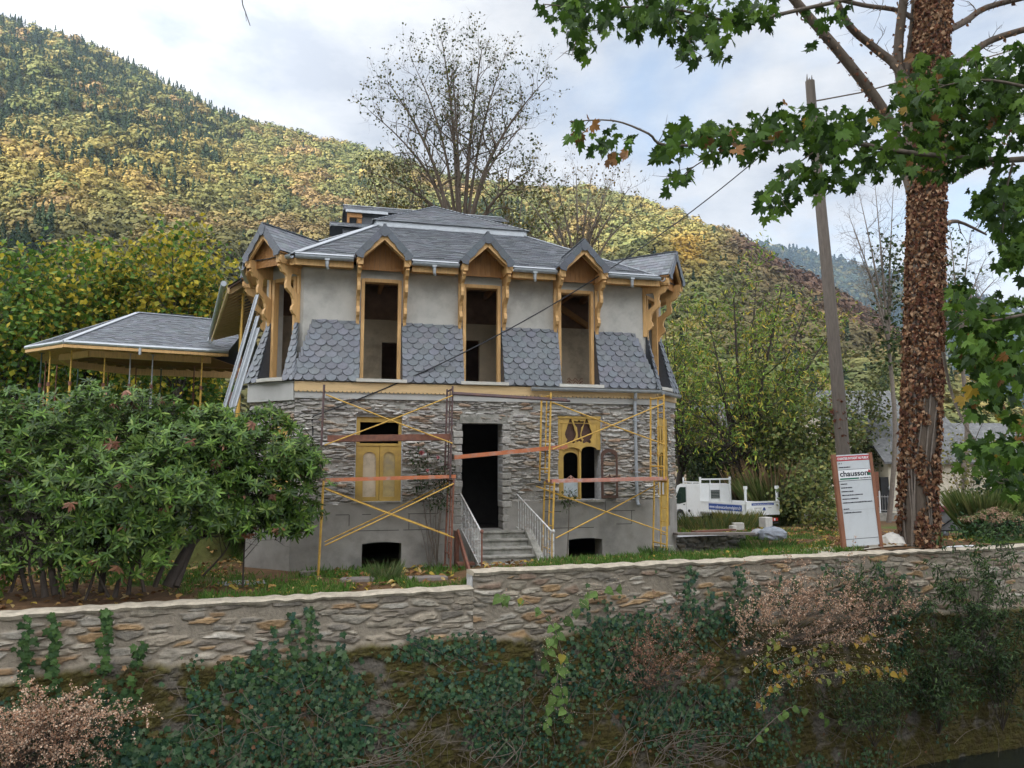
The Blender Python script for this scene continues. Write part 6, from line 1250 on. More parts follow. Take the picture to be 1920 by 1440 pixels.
# ------------------------------------------------------------------ bushes, flowers, grass
def rhodo():
    pal = [(.068, .130, .018), (.10, .170, .025), (.038, .080, .014), (.155, .215, .042)]; dead = [(.20, .085, .05), (.27, .14, .08)]
    def bush(label, base, blobs, stems, seed, n):
        s = Skel(seed); rs = s.rs; base = Vector(base); C = [(PX(x, y, d), rx, ry, rz) for x, y, d, rx, ry, rz in blobs]
        for (pts, r) in stems: s.poly([PX(x, y, d) for x, y, d in pts], r, r * .4, 7, 2, 1.0, None, .35, spread=.8, up=.2)
        wts = np.array([rx * rz for _, rx, ry, rz in C]); m = MB(); k = rs.choice(len(C), n, p=wts / wts.sum()); u = unit(rs.normal(size=(n, 3)) * (1, 1, 1) + (0, -.45, .25)); rad = 1 - .45 * rs.rand(n)**2.0
        lump = .35 + 1.25 * fbm(u[:, 0] * 2.0 + k * 7, u[:, 1] * 2.0, u[:, 2] * 2.0 + seed, 3) + (rs.rand(n) < .08) * .22
        cen = np.array([tuple(c[0]) for c in C])[k]; sz = np.array([c[1:] for c in C])[k]; P = cen + u * sz * (rad * lump)[:, None]
        ok = (fbm(P[:, 0] * 1.25, P[:, 1] * 1.25, P[:, 2] * 1.5, 3) > .415) | (rs.rand(n) < .12); P, u, k, sz = P[ok], u[ok], k[ok], sz[ok]; n = len(P)
        D = unit(u + np.array((0, -.2, .55)) + .7 * rdir(rs, n)); per = 11
        a = unit(np.cross(D, rdir(rs, n))); b = np.cross(D, a); isdead = rs.rand(n) < .018 + .05 * (fbm(P[:, 0] * 1.1, P[:, 2] * 1.1, 6) > .6); tone = .5 + .95 * rs.rand(n)
        for i in range(per):
            th = 2 * np.pi * i / per * 1.618 + rs.rand(n) * .4; el = rs.uniform(-.35, .8, n); T = unit((a * np.cos(th)[:, None] + b * np.sin(th)[:, None]) * np.cos(el)[:, None] + D * np.sin(el)[:, None]); T[isdead, 2] -= .8
            col = np.where(isdead[:, None], rcol(rs, n, dead), rcol(rs, n, pal, [.35, .25, .3, .1], .15) * tone[:, None])
            scatter(m, P, T, D, rs.uniform(.10, .19, n), LANCE, col, .12, .22)
        for i in range(0, n, 2): j = P[i] - u[i] * sz[i] * .35; s.seg(P[i], j, .005, .008)
        return plant('rhododendron', label, 'bush', base, s, m, 'barkdark', 'glossleaf', trunk='stems', crown='foliage', sides=4)
    b = PX(200, 1110, 13.9); b.z = .1
    bush('huge rhododendron bush with many dark stems filling the left foreground', b,
         [(40, 850, 14.6, 1.15, 1.0, 1.0), (150, 830, 14.9, 1.1, 1.1, .95), (265, 830, 15.0, 1.1, 1.1, .9), (350, 860, 14.8, .95, 1.0, .85), (110, 930, 14.0, 1.2, .9, .75), (250, 930, 13.9, 1.1, .9, .75), (-40, 930, 14.2, 1.2, 1, .9), (360, 950, 14.0, .75, .8, .55), (30, 780, 15.0, .7, .8, .5), (190, 765, 15.2, .7, .8, .45), (290, 775, 15.2, .6, .7, .4), (240, 1010, 13.7, .7, .6, .35), (80, 985, 13.8, .8, .6, .4), (-20, 1000, 13.7, .8, .6, .5), (160, 980, 13.6, .8, .5, .4), (300, 1000, 13.8, .6, .5, .35), (130, 1035, 13.5, .5, .4, .22), (40, 1060, 13.5, .5, .4, .2), (215, 1050, 13.5, .4, .35, .2), (-60, 1040, 13.6, .6, .5, .3), (100, 1075, 13.5, .6, .4, .22), (260, 1070, 13.6, .4, .35, .16), (0, 1080, 13.5, .5, .4, .2), (305, 1060, 13.6, .3, .3, .18), (330, 905, 14.4, .8, .8, .6)],
         [([(85, 1120, 13.6), (75, 1040, 13.7), (60, 960, 13.9)], .06), ([(105, 1115, 13.7), (95, 1030, 13.8), (120, 940, 14)], .07), ([(140, 1110, 13.8), (150, 1020, 13.9), (140, 930, 14.2)], .05), ([(190, 1110, 13.8), (200, 1030, 14), (230, 930, 14.3)], .06), ([(215, 1120, 13.8), (235, 1040, 13.9), (255, 950, 14.2)], .05), ([(240, 1115, 13.9), (255, 1040, 14), (300, 940, 14.4)], .045), ([(160, 1125, 13.6), (180, 1050, 13.6), (160, 960, 13.8)], .03), ([(290, 1100, 14), (320, 1020, 14), (330, 950, 14.3)], .05), ([(50, 1110, 13.6), (30, 1040, 13.7), (0, 960, 14)], .05), ([(120, 1120, 13.5), (110, 1050, 13.5), (135, 980, 13.7)], .03), ([(270, 1110, 13.8), (262, 1050, 13.8), (270, 980, 14)], .035), ([(65, 1120, 13.7), (55, 1050, 13.7), (80, 980, 13.8)], .035), ([(205, 1120, 13.7), (180, 1060, 13.6), (190, 990, 13.7)], .025), ([(20, 1110, 13.6), (40, 1040, 13.6), (30, 980, 13.8)], .03)], 201, 3300)
    b = PX(320, 1095, 14.3); b.z = .1
    bush('slanting rhododendron with a leaning trunk reaching right towards the scaffold', b,
         [(430, 850, 15.3, .95, .9, .7), (510, 870, 15.6, .9, .9, .75), (555, 920, 15.6, .62, .7, .52), (470, 930, 15.2, .9, .8, .55), (400, 800, 15.5, .7, .7, .45), (540, 985, 15.5, .45, .5, .22), (500, 800, 15.9, .6, .6, .35), (410, 960, 14.8, .6, .6, .35), (570, 880, 15.7, .5, .6, .5), (575, 950, 15.7, .35, .5, .35), (455, 990, 15.0, .5, .5, .22)],
         [([(315, 1100, 14.2), (345, 1040, 14.4), (385, 985, 14.7), (415, 920, 15)], .11), ([(330, 1100, 14.2), (375, 1000, 14.8), (440, 960, 15.2), (500, 930, 15.5)], .06), ([(455, 1100, 15.2), (458, 1030, 15.3), (462, 980, 15.4)], .022), ([(380, 1080, 14.8), (425, 1030, 15), (435, 990, 15.2)], .022)], 203, 2050)
rhodo()

def tuft(mb, rs, c, n, r, h, pal, w=None, bend=.5, width=1.0):
    th = rs.rand(n) * 6.283; rr = r * np.sqrt(rs.rand(n)); P = np.stack([c[0] + rr * np.cos(th), c[1] + rr * np.sin(th), np.full(n, c[2])], 1); L = h * (.55 + .6 * rs.rand(n)); lean = bend * (.3 + rs.rand(n)); ph = th + rs.normal(size=n) * .5
    T = np.stack([np.cos(ph) * lean, np.sin(ph) * lean, np.ones(n)], 1); sh = [(x * width, y) for x, y in BLADE]; scatter(mb, P, T, np.stack([-np.cos(ph), -np.sin(ph), np.full(n, .6)], 1), L, sh, rcol(rs, n, pal, w), 0, -.0 + .35 * bend)
def wallpt(px, py, off=.1):
    """where a line of sight meets the stream side of the garden wall"""
    x = (px - 960) / F; y = -(py - 720) / F; r = Vector((x, math.cos(PITCH) - y * math.sin(PITCH), math.sin(PITCH) + y * math.cos(PITCH))); t = (wb.dot(WO) - off) / (wb.x * r.x + wb.y * r.y); return Vector((r.x * t, r.y * t, CZ + r.z * t))
WN = np.array((wb.x * -1, wb.y * -1, 0.0)); WT = np.array((wa.x, wa.y, 0.0))
def wall_leaves(rs, pts, size, pal, w=None, shape=IVY, off=(.08, .3), droop=.2, mb=None):
    mb = mb or MB(); n = len(pts); lowz = np.clip((-np.array([wallpt(*p).z for p in pts]) - .8) * .07, 0, .3)
    P = np.array([tuple(wallpt(px, py, rs.uniform(*off) + l)) for (px, py), l in zip(pts, lowz)]); T = WT * rs.normal(size=(n, 1)) * .7 + np.array((0, 0, -1.0)) + WN * .25; Nn = WN + .45 * rdir(rs, n) + np.array((0, 0, .35)); scatter(mb, P, T, Nn, size * (.55 + .75 * rs.rand(n)), shape, rcol(rs, n, pal, w), .18, droop); return mb
def wall_plants():
    rs = np.random.RandomState(77); dk = [(.030, .075, .034), (.050, .105, .048), (.080, .140, .055), (.036, .086, .058), (.11, .16, .085)]; lt = [(.05, .10, .03), (.07, .13, .035), (.035, .075, .025)]
    G = 'ivy growing on the stream side of the garden wall'
    def strand(label, lines, n, size, pal, wd=9):
        pts = []; s = Skel(rs.randint(9999))
        for (x0, y0, x1, y1) in lines:
            k = int(n * abs(y1 - y0) / 100.); s.poly([wallpt(x0, y0, .12), wallpt((x0 + x1) / 2 + rs.uniform(-4, 4), (y0 + y1) / 2, .12), wallpt(x1, y1, .1)], .008, .003)
            for i in range(k): t = rs.rand(); pts.append((x0 + (x1 - x0) * t + rs.normal() * wd * (1.1 - .6 * t) + 3 * math.sin(t * 9), y0 + (y1 - y0) * t + rs.normal() * 4))
        b = wallpt(lines[0][0], lines[0][1], .1); plant('ivy', label, 'ivy', b, s, wall_leaves(rs, pts, size, pal), 'twig', 'leaf', G, 'stem', 'leaves')
    strand('single ivy strand climbing at the far left of the wall', [(45, 1310, 52, 1160)], 46, .12, lt); strand('second ivy strand from the left, reaching the coping', [(105, 1340, 97, 1150)], 50, .125, lt); strand('tall ivy strand below the orange stone at the left', [(190, 1350, 198, 1145), (225, 1340, 205, 1290)], 52, .125, lt); strand('shorter leaning ivy strand right of the tall one at the left', [(235, 1330, 265, 1200)], 60, .12, lt)
    strand('fan of thin ivy strands above the dense clump at the left centre', [(372, 1380, 362, 1262), (402, 1370, 408, 1245), (450, 1290, 440, 1225), (490, 1280, 484, 1205), (518, 1280, 512, 1175), (552, 1260, 548, 1150), (590, 1260, 580, 1140), (605, 1300, 640, 1210)], 62, .095, dk + lt, 8)
    strand('fan of ivy strands climbing the wall right of the knotweed', [(1300, 1175, 1290, 1058), (1335, 1170, 1328, 1100), (1392, 1170, 1384, 1062), (1372, 1160, 1365, 1110), (1418, 1160, 1412, 1098), (1462, 1140, 1452, 1078), (1498, 1150, 1490, 1080)], 70, .10, dk, 9)
    strand('ivy strands under the site board', [(1545, 1150, 1548, 1058), (1585, 1150, 1578, 1065), (1640, 1160, 1648, 1055), (1610, 1120, 1602, 1075), (1690, 1150, 1692, 1080)], 70, .10, dk + lt, 10)
    def clump(label, ells, dens, size, pal=dk):
        pts = []
        for x, y, rx, ry in ells:
            n = int(rx * ry * dens); q = rs.normal(size=(n, 2)) * .5; pts += [(x + a * rx, y + b * ry) for a, b in q]
        b = wallpt(ells[0][0], ells[0][1] + 40, .1); s = Skel(rs.randint(9999))
        for x, y, rx, ry in ells:
            for k in range(4): s.poly([wallpt(x + rs.normal() * rx * .5, y + ry, .15), wallpt(x + rs.normal() * rx * .3, y, .16), wallpt(x + rs.normal() * rx * .6, y - ry, .12)], .007, .003)
        plant('ivy', label, 'ivy', b, s, wall_leaves(rs, pts, size, pal, off=(.06, .18)), 'twig', 'leaf', G, 'stem', 'leaves')
    clump('dense dark ivy clump hanging at the left centre of the wall', [(490, 1310, 48, 60), (520, 1370, 42, 60), (445, 1275, 35, 22), (575, 1400, 28, 45), (545, 1265, 38, 26), (455, 1400, 30, 40), (500, 1250, 25, 20)], .10, .125)
    clump('dark ivy clump below the left end of the brown moss', [(630, 1300, 60, 65), (610, 1240, 40, 30), (660, 1370, 40, 60)], .08, .115)
    clump('low creeping ivy mat at the bottom left, above the dry flower heads', [(250, 1400, 110, 45), (330, 1410, 80, 40), (190, 1350, 60, 30), (60, 1360, 70, 40)], .06, .125)
    clump('flat ivy band creeping along the ledge under the wall step', [(800, 1212, 70, 22), (860, 1225, 70, 22), (900, 1205, 40, 20), (760, 1225, 40, 18)], .11, .09)
    clump('spreading ivy below the ledge in the middle of the wall', [(850, 1290, 100, 42), (930, 1300, 70, 50), (960, 1260, 60, 35), (950, 1370, 55, 60)], .065, .10)
    clump('thick ivy bank right of the knotweed, below the fan of strands', [(1130, 1190, 60, 55), (1200, 1190, 80, 50), (1290, 1185, 80, 45), (1370, 1175, 60, 38), (1180, 1250, 60, 50), (1090, 1270, 60, 70)], .085, .095)
    clump('ivy hanging low at the right centre above the tangled roots', [(1260, 1310, 90, 50), (1340, 1330, 70, 55), (1220, 1350, 60, 50)], .055, .11)
    clump('dark ivy column near the right shrubs', [(1680, 1210, 35, 80), (1640, 1150, 60, 50), (1700, 1130, 50, 40)], .075, .10)
    # creeping ground cover over the old lower wall
    n = 15000; x = rs.uniform(-10, 1780, n); y = rs.uniform(1215, 1470, n); keep = (fbm(x * .011, y * .016, 5.5) > .49 + .10 * rs.rand(n)) & (y > 1250 + 25 * np.sin(x * .012)); pts = list(zip(x[keep], y[keep]))
    props(wall_leaves(rs, pts, .075, dk + [(.09, .07, .03)], off=(.1, .35)).build('creepers', M['leaf']), 'scattered small creepers over the mossy lower wall', 'creepers', kind='stuff')
    # a loose mat of fallen stems over the same face
    s = Skel(88)
    for k in range(230):
        x, y = rs.uniform(300, 1750), rs.uniform(1230, 1440); a = rs.normal() * .7 + (1.9 if rs.rand() < .5 else 1.2); L = rs.uniform(40, 130)
        s.poly([wallpt(x + L * t * math.cos(a) + rs.normal() * 7, y + L * t * math.sin(a) + rs.normal() * 7, .14 + .2 * rs.rand() + max(0, y - 1300) * .0014) for t in (0, .33, .66, 1)], .0055, .002)
    props(s.mesh(4).build('fallen_stems', M['twig']), 'loose mat of thin dead stems over the lower wall', 'dead stems', kind='stuff')
    n = 450; x = rs.uniform(-10, 1780, n); y = rs.uniform(1240, 1480, n); keep = fbm(x * .009 + 30, y * .013, 8.5) > .50; pts = list(zip(x[keep], y[keep]))
    props(wall_leaves(rs, pts, .085, [(.15, .075, .04), (.20, .12, .06), (.10, .055, .03), (.13, .11, .04)], off=(.08, .3)).build('dead_leaves', M['dullleaf']), 'withered brown leaves caught on the mossy lower wall', 'dead leaves', kind='stuff')
    # dry knotweed flower heads
    def dry(label, ells, n, pal, spray=40):
        m = MB(); s = Skel(rs.randint(9999)); P = []
        for x, y, rx, ry, ang in ells:
            for k in range(max(3, int(.95 * spray * rx * ry / 4000))):
                x0, y0 = x + rs.normal() * rx * .5, y + rs.normal() * ry * .5; a = R(ang) + rs.normal() * .5; L = rs.uniform(35, 95); x1, y1 = x0 + L * math.cos(a), y0 - L * math.sin(a); o0 = rs.uniform(.3, .8)
                A, B = wallpt(x0, y0, o0), wallpt(x1, y1, o0 + rs.uniform(-.1, .25)); s.poly([A, A.lerp(B, .5) + Vector((0, 0, .04)), B], .004, .0015); s.poly([wallpt(ells[0][0], ells[0][1] + 60, .3), A], .0035, .0035)
                for j in range(9):
                    t = rs.rand(); c = A.lerp(B, t); d = Vector(tuple(rs.normal(size=3))) * .07; s.seg(c, c + d, .0016, .001); q = rs.rand(9, 1); P.append(np.array(tuple(c)) + np.array(tuple(d)) * q * 1.3 + rs.normal(size=(9, 3)) * .012)
        P = np.concatenate(P); k = len(P); scatter(m, P, rdir(rs, k), rdir(rs, k), .027 * (.6 + .9 * rs.rand(k)), RHOMB, rcol(rs, k, pal), .2, .1); b = wallpt(ells[0][0], ells[0][1] + 60, .3)
        plant('dry_knotweed', label, 'plant', b, s, m, 'twig', 'dullleaf', 'withered flower heads in front of the wall', 'stems', 'flower_heads', sides=3)
    pk = [(.54, .33, .21), (.62, .43, .30), (.42, .23, .14), (.70, .54, .40)]
    dry('pinkish brown withered flower heads in the bottom left corner', [(30, 1390, 70, 45, 60), (110, 1360, 60, 40, 40), (170, 1345, 50, 30, 30), (120, 1420, 90, 30, 50), (10, 1430, 50, 30, 70), (75, 1320, 25, 30, 80)], 0, pk, 46)
    dry('large spray of pinkish withered flower heads on the right part of the wall', [(1450, 1150, 60, 40, 80), (1530, 1155, 70, 45, 60), (1600, 1160, 70, 40, 30), (1670, 1145, 50, 25, 20), (1490, 1190, 80, 30, 60), (1580, 1195, 80, 30, 30), (1510, 1110, 30, 30, 110), (1590, 1110, 20, 30, 80), (1420, 1190, 40, 40, 90)], 0, pk, 40)
    dry('small withered flower heads beside the thick ivy bank', [(1210, 1230, 60, 40, 70), (1270, 1265, 60, 30, 50), (1250, 1200, 40, 30, 80), (1170, 1270, 50, 30, 60)], 0, [(.30, .16, .10), (.36, .21, .14), (.22, .11, .07)], 26)
    # living knotweed sprays
    def spray(label, lines, n, size, pal, w, shape=HEART, off=.55, seed=1, white=0):
        r2 = np.random.RandomState(seed); s = Skel(seed); m = MB(); P = []; T = []
        for pts, k in lines:
            if pts[0] != lines[0][0][0]: s.poly([wallpt(*lines[0][0][0], off), wallpt(*pts[0], off)], .006, .004)
            q = s.poly([wallpt(x, y, off + .12 * math.sin(i * 2.)) for i, (x, y) in enumerate(pts)], .011, .004)
            for j in range(k):
                t = (j + r2.rand()) / k * (len(q) - 1); i = int(t); p = q[i].lerp(q[min(i + 1, len(q) - 1)], t - i); sd = (-1)**j; p = p + Vector(tuple(r2.normal(size=3))) * (.075 if white > 1000 else .015); P.append(tuple(p)); T.append(tuple(np.array(WT) * sd * r2.uniform(.2, 1) + np.array((0, 0, -r2.uniform(.2, 1.0))) + WN * .4))
        k = len(P); scatter(m, P, T, WN + .5 * rdir(r2, k) + np.array((0, 0, .5)), size * (.6 + .6 * r2.rand(k)), shape, rcol(r2, k, pal, w, .18), .15, .2)
        if white:
            P = np.array(P); Q = P[r2.randint(0, k, white)] + r2.normal(size=(white, 3)) * .09; scatter(m, Q, rdir(r2, white), rdir(r2, white), .024, RHOMB, rcol(r2, white, [(.55, .50, .36), (.45, .38, .24), (.50, .33, .22)]))
        plant('knotweed', label, 'plant', wallpt(lines[0][0][0][0], lines[0][0][0][1] + 30, .4), s, m, 'twig', 'leaf', None, 'stems', 'leaves', sides=4)
    gr = [(.10, .17, .04), (.13, .21, .05), (.07, .12, .03), (.26, .22, .03)]
    spray('bright green knotweed spray trailing down over the wall right of the step', [([(1060, 1250), (1040, 1180), (1010, 1140), (960, 1118), (935, 1120)], 12), ([(1035, 1180), (1080, 1140), (1110, 1110), (1175, 1100)], 16), ([(1040, 1170), (1030, 1210), (1020, 1250)], 10), ([(1055, 1230), (1040, 1290), (1030, 1330), (1022, 1370)], 13), ([(1050, 1250), (1055, 1310), (1070, 1350)], 8)], 0, .2, gr, [.45, .3, .2, .05], HEART, .5, 3, 500)
    ye = [(.34, .22, .03), (.20, .19, .035), (.12, .16, .035), (.30, .13, .03)]
    spray('knotweed branch with yellow and green leaves reaching right across the withered heads', [([(1420, 1320), (1470, 1270), (1520, 1245), (1600, 1240), (1700, 1268)], 48), ([(1440, 1250), (1500, 1225), (1560, 1205), (1640, 1190)], 30), ([(1480, 1270), (1560, 1262), (1640, 1255), (1690, 1262)], 36), ([(1410, 1260), (1450, 1215), (1470, 1180)], 16)], 0, .14, ye, [.35, .25, .32, .08], HEART, .65, 5, 2200)
    spray('low green knotweed twig with round leaves near the stream', [([(1400, 1400), (1450, 1350), (1490, 1325), (1540, 1340), (1582, 1358)], 9)], 0, .19, gr, [.5, .3, .1, .1], HEART, .6, 6)
    # right-hand shrubs and saplings along the wall
    def wshrub(label, cx, cy, tops, n, size, pal, seed, shape=LANCE):
        s = Skel(seed); b = wallpt(cx, cy, .5)
        for x, y, o in tops: e = wallpt(x, y, o); s.poly([b, b.lerp(e, .5) + Vector((0, -.1, .15)), e], .014, .004, 8, 1, .6, None, .25, spread=.8, up=.1)
        plant('shrub', label, 'shrub', b, s, leaves_at(s.rs, s.tips, n, .06, size, shape, pal, hang=.5, face=.5), 'barkdark', 'leaf', 'wild shrubs at the right end of the wall', 'stems', 'foliage', 3)
    gd = [(.026, .055, .02), (.042, .080, .026), (.065, .11, .032), (.035, .045, .02)]
    wshrub('leafy sapling rising above the coping at the right', 1830, 1260, [(1790, 1030, .6), (1830, 1010, .5), (1870, 1000, .4), (1760, 1060, .6), (1900, 1040, .4), (1850, 1080, .6), (1800, 1100, .7)], 2300, .12, gd + [(.075, .12, .03), (.06, .10, .03)], 301)
    wshrub('dark tangled shrub at the right edge of the wall', 1880, 1370, [(1830, 1150, .8), (1880, 1130, .7), (1920, 1170, .7), (1860, 1200, .9), (1920, 1240, .8), (1800, 1200, .9)], 3200, .11, gd, 302)
    wshrub('low dark shrub between the withered flower heads and the right edge', 1760, 1380, [(1720, 1180, .6), (1750, 1140, .6), (1790, 1180, .7), (1740, 1230, .8), (1700, 1250, .8), (1800, 1250, .9), (1760, 1290, .9)], 3000, .105, gd, 303)
    wshrub('pale leaved sapling clinging to the wall below the trunk', 1650, 1190, [(1600, 1080, .4), (1640, 1060, .3), (1680, 1070, .4), (1560, 1075, .3), (1700, 1100, .4), (1620, 1120, .5)], 420, .12, [(.05, .085, .03), (.075, .12, .035), (.035, .06, .022)], 304)
    wshrub('bushy dark foliage hanging over the stream at the lower right', 1640, 1400, [(1580, 1290, .7), (1620, 1270, .8), (1660, 1300, .8), (1700, 1330, .9), (1540, 1310, .7), (1600, 1350, .9)], 2000, .085, gd + [(.06, .06, .025)], 305)
    # roots and dead stems
    for k, (label, lines) in enumerate((('tangle of bare roots hanging left of the green spray', [((870 + 12 * i + rs.uniform(-15, 15), 1440), (900 + 9 * i, 1380), (930 + 7 * i + rs.uniform(-9, 9), 1310)) for i in range(11)]), ('dense fan of bare roots below the thick ivy bank', [((1110 + 12 * i + rs.uniform(-30, 30), 1450), (1170 + 9 * i, 1380), (1190 + 9 * i + rs.uniform(-15, 15), 1280)) for i in range(16)]), ('curled dead stems at the foot of the wall right of centre', [((1210 + rs.uniform(0, 200), 1445), (1280 + rs.uniform(-40, 90), 1400 + rs.uniform(-15, 20)), (1330 + rs.uniform(-30, 120), 1350 + rs.uniform(-20, 60))) for i in range(15)]), ('long arching bare stems at the lower right', [((1690, 1290), (1760, 1245), (1850, 1262), (1925, 1330)), ((1720, 1275), (1800, 1245), (1930, 1240)), ((1850, 1440), (1870, 1340), (1900, 1260)), ((1690, 1450), (1705, 1350), (1695, 1260)), ((1660, 1440), (1690, 1380), (1700, 1300)), ((1800, 1400), (1840, 1340), (1920, 1290))]), ('thin dead stems at the bottom left of centre', [((680 + rs.uniform(-60, 120), 1445), (740 + rs.uniform(-40, 60), 1420), (800 + rs.uniform(-40, 60), 1370)) for i in range(8)]))):
        s = Skel(500 + k)
        for L in lines: s.poly([wallpt(x + rs.normal() * 16, y + rs.normal() * 9, .22 + .16 * rs.rand() + .2 * (y > 1380)) for x, y in [L[0], ((L[0][0] + L[1][0]) / 2, (L[0][1] + L[1][1]) / 2)] + list(L[1:-1]) + [((L[-2][0] + L[-1][0]) / 2, (L[-2][1] + L[-1][1]) / 2), L[-1]]], .008, .003, 3, 0, .35, .0025)
        b = wallpt(lines[0][0][0], lines[0][0][1], .3); o = thing('dead_creeper', label, 'dead creeper', b, 0, 'bare roots and stems along the foot of the wall'); s.mesh(4).build('stems', M['twig'], o, smooth=True, origin=b)
wall_plants()

def garden_plants():
    rs = np.random.RandomState(19)
    # climbing rose left of the doorway
    b = hw(3.25, -.35, .2); s = Skel(41)
    for u, v, w in ((3.0, -.3, 2.9), (3.2, -.45, 2.6), (3.45, -.3, 2.5), (3.3, -.6, 2.2), (2.8, -.3, 2.55)): s.poly([b, hw((u + 3.2) / 2, v, 1.2), hw(u, v, w)], .014, .005, 7, 1, .4, .004, .55)
    m = leaves_at(s.rs, [t for t in s.tips if t[2] > 1.5], 520, .08, .075, OVAL, [(.03, .06, .022), (.045, .08, .03), (.06, .1, .03)]); o = plant('rose_bush', 'climbing rose with a few pink blooms left of the doorway', 'rose', b, s, m, 'twig', 'leaf', None, 'stems', 'foliage')
    for u, w, r in ((2.83, 2.78, .065), (3.22, 2.68, .045), (2.98, 2.36, .04)):
        c = np.array(tuple(hw(u, -.55, w))); m = MB(); n = 14; T = rdir(rs, n); T[:, 1] -= .6; scatter(m, np.tile(c, (n, 1)), T, rdir(rs, n), r * 1.2, HEART, rcol(rs, n, [(.70, .26, .30), (.78, .40, .42)]), .3, -.3); m.build('bloom', M['leaf'], o, origin=b)
    b = hw(6.35, -.5, .3); s = Skel(43); s.poly([b, hw(6.4, -.5, 1.1), hw(6.42, -.5, 1.75)], .014, .008, 9, 1, .4, .005, .7)
    plant('young_tree', 'thin young tree with a small green crown under the pierced window', 'sapling', b, s, leaves_at(s.rs, s.tips, 110, .06, .10, LANCE, [(.06, .10, .03), (.09, .14, .04)]), 'twig', 'leaf', None, 'stem', 'crown')
    b = hw(3.1, -.25, .1); s = Skel(44); [s.poly([b, hw(3.1 + x * .5, -.2, .7), hw(3.1 + x, -.15, 1.3 + .3 * x)], .012, .004, 4, 1, .3, .004) for x in (-.25, -.1, .1, .25)]; plant('bare_vine', 'leafless vine at the foot of the wall left of the steps', 'vine', b, s, None, 'palebark', 'leaf', None, 'stems')
    # ornamental grasses
    def grass(label, px, py, d, n, r, h, pal, plume=0, cat='grass'):
        b = PX(px, py, d); b.z = float(ground_z(b.x, b.y)); m = MB(); tuft(m, rs, b, n, r, h, pal, bend=.42, width=.55); o = thing('ornamental_grass', label, cat, b, 0, 'clumps of tall grass'); m.build('blades', M['leaf'], o, origin=b)
        if plume:
            m = MB(); tuft(m, rs, b, plume, r * .8, h * 1.25, [(.26, .18, .10), (.20, .13, .07)], bend=.3, width=1.1); m.build('plumes', M['dullleaf'], o, origin=b)
    gp = [(.11, .16, .04), (.16, .20, .06), (.08, .12, .03), (.20, .20, .07)]
    grass('tall feathery grass clump behind the truck tailgate', 1455, 985, 37.5, 1500, .9, 2.5, gp, 260); grass('browner grass clump behind the middle of the truck', 1415, 985, 39, 900, .8, 2.3, [(.13, .13, .05), (.17, .14, .06)], 240); grass('fresh green grass clump right of the box trailer', 1848, 1010, 21.8, 1300, .5, 1.35, gp); grass('small green grass tuft at the left cellar opening', 725, 1085, 16.4, 200, .3, .42, [(.10, .15, .05), (.16, .19, .08)])
    grass('weeds growing over the end of the plank wall', 1440, 1030, 21, 500, .7, .4, [(.06, .12, .025), (.08, .15, .03)]); grass('weedy patch beside the yellow scaffold foot', 1230, 1045, 18.4, 260, .35, .3, [(.06, .12, .025), (.08, .15, .03)]); grass('tall weeds in front of the truck wheels', 1340, 990, 30, 700, 1.6, .75, [(.10, .13, .04), (.17, .16, .05), (.07, .11, .03)]); grass('yellow weeds under the truck bed', 1385, 985, 31, 500, .8, .8, [(.22, .19, .05), (.15, .16, .04)])
    # flowering stonecrop and a low shrub
    b = PX(1875, 1030, 20.8); b.z = float(ground_z(b.x, b.y)); s = Skel(47); m = MB(); n = 46
    for k in range(n):
        an = rs.rand() * 6.28; r = .75 * rs.rand()**.5; c = b + Vector((r * math.cos(an) * 1.3, r * math.sin(an) * .7, .35 + .5 * (1 - r))); s.seg(b + (c - b) * .2, c, .006, .004); q = 60; P = np.array(tuple(c)) + rs.normal(size=(q, 3)) * (.07, .07, .03); scatter(m, P, rdir(rs, q), rdir(rs, q), .04, RHOMB, rcol(rs, q, [(.42, .26, .17), (.34, .27, .16), (.50, .33, .24)] if k % 3 else [(.20, .22, .08), (.16, .2, .07)]))
    L = leaves_at(rs, [tuple(b + Vector((rs.normal() * .5, rs.normal() * .35, abs(rs.normal()) * .25 + .1))) for _ in range(200)], 1100, .1, .11, OVAL, [(.03, .07, .025), (.05, .10, .035), (.07, .13, .04)]); o = plant('flower_bush', 'flowering bush with fading pinkish heads at the right edge behind the wall', 'bush', b, s, L, 'twig', 'leaf', None, 'stems', 'foliage'); m.build('flower_heads', M['dullleaf'], o, origin=b)
    crown_tree('shrub', 'dark green shrub behind the flowering bush at the right edge', PX(1910, 1020, 23), [PX(x, y, 23) for x, y in ((1880, 900), (1910, 870), (1930, 920), (1890, 950), (1925, 840))], 121, 1800, [(.02, .045, .018), (.035, .065, .022)], None, .15, RHOMB, .05, .2, 2, 1.0, None, .2, 'barkdark', 7, 'shrub')
    crown_tree('shrub', 'small yellow green shrub on the leafy lawn left of the site board', PX(1535, 1000, 26), [PX(x, y, 26) for x, y in ((1515, 975), (1540, 968), (1555, 980))], 122, 500, [(.14, .16, .04), (.2, .19, .05), (.09, .12, .03)], None, .12, RHOMB, .02, .2, 1, .5, None, .12, 'twig', 7, 'shrub')
    # lawn, weeds and fallen leaves
    m = MB(); n = 60000; a = rs.uniform(-11, 14, n); bb = .45 + 24 * rs.rand(n)**2.0; x = WO.x + wa.x * a + wb.x * bb; y = WO.y + wa.y * a + wb.y * bb; c, sn = math.cos(HA), math.sin(HA); u = (x - HX) * c + (y - HY) * sn; v = -(x - HX) * sn + (y - HY) * c
    inside = (v > -.1) & (v < 12) & (u > -1.2) & (u < 10) | (v > -1.8) & (v < 0) & (u > 3.7) & (u < 5.6); cover = fbm(x * .8, y * .8, 1.0) + .12 * sstep(7, 11, a) + .22 * np.exp(-((x + 9) / 3.2)**2 - ((y - 13) / 2.)**2) < .56; k = ~inside & cover
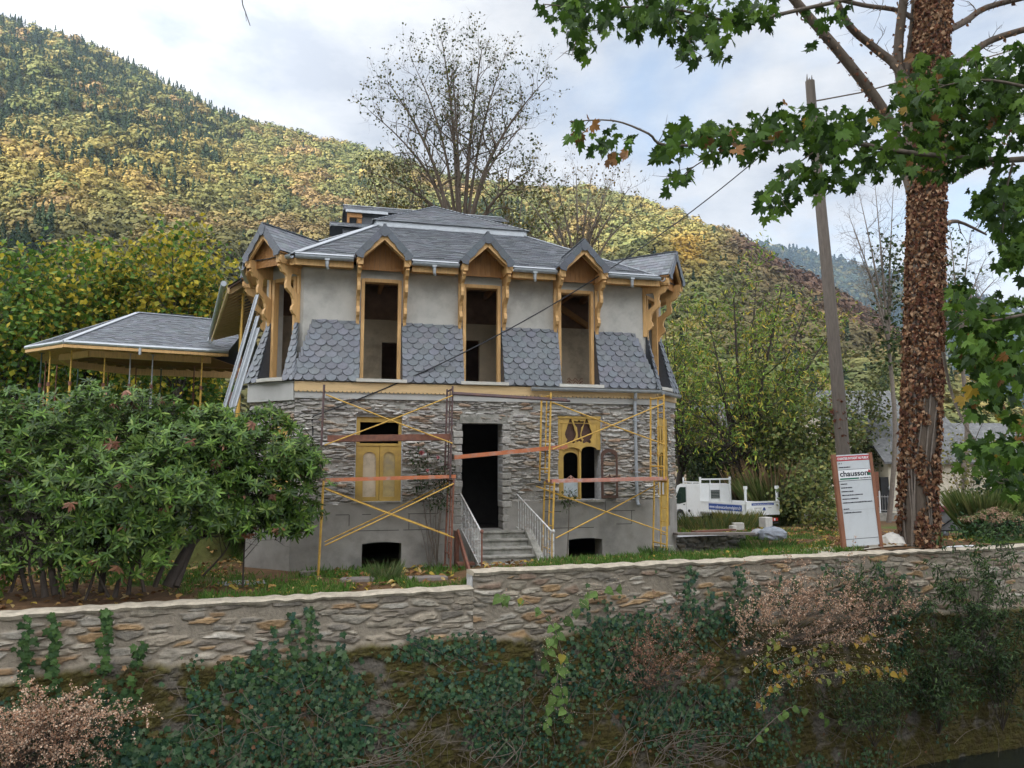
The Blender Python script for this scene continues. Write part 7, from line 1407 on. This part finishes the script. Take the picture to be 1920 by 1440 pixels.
    x, y, z = x[k], y[k], ground_z(x[k], y[k]); n = len(x); T = np.stack([rs.normal(size=n) * .45, rs.normal(size=n) * .45, np.ones(n)], 1); scatter(m, np.stack([x, y, z], 1), T, rdir(rs, n), .10 + .09 * rs.rand(n), [(p * 3.0, q) for p, q in BLADE], rcol(rs, n, [(.075, .165, .024), (.105, .21, .034), (.16, .22, .055), (.21, .2, .075)], [.4, .35, .17, .08]), 0, .3)
    props(m.build('grass', M['leaf']), 'short weedy grass growing on the lawn around the villa', 'grass', kind='stuff')
    m = MB(); n = 7500; a = np.concatenate([rs.uniform(-11, 14, n // 2), rs.uniform(5, 16, n - n // 2)]); bb = np.concatenate([.5 + 6 * rs.rand(n // 2), 1 + 22 * rs.rand(n - n // 2)]); x = WO.x + wa.x * a + wb.x * bb; y = WO.y + wa.y * a + wb.y * bb; u = (x - HX) * c + (y - HY) * sn; v = -(x - HX) * sn + (y - HY) * c; k = ~((v > -.1) & (u > -1.2) & (u < 10) & (v < 12)) & (fbm(x * .6, y * .6, 3.3) > .42)
    x, y = x[k], y[k]; n = len(x); T = rdir(rs, n); T[:, 2] *= .25; Nn = rdir(rs, n) * .5; Nn[:, 2] += 1; scatter(m, np.stack([x, y, ground_z(x, y) + .03 + .03 * rs.rand(n)], 1), T, Nn, .07 + .09 * rs.rand(n), HEART, rcol(rs, n, [(.34, .20, .07), (.24, .12, .05), (.42, .30, .13), (.16, .08, .04), (.36, .26, .05)]), .3, .3)
    props(m.build('fallen_leaves', M['dullleaf']), 'fallen brown and yellow leaves strewn over the ground', 'fallen leaves', kind='stuff')
garden_plants()
# ------------------------------------------------------------------ the air of the valley
def haze():
    m = bpy.data.materials.new('valley haze'); m.use_nodes = True; nt = m.node_tree; nt.nodes.clear(); o = nt.nodes.new('ShaderNodeOutputMaterial'); v = nt.nodes.new('ShaderNodeVolumePrincipled')
    v.inputs['Color'].default_value = (.60, .77, 1, 1); v.inputs['Density'].default_value = .00011; v.inputs['Anisotropy'].default_value = .1; nt.links.new(v.outputs[0], o.inputs['Volume'])
    b = MB(); b.box(-2600, 2600, -1500, 3200, -60, 640); h = b.build('haze', m); props(h, 'thin blue haze filling the valley', 'haze', kind='stuff')
haze()
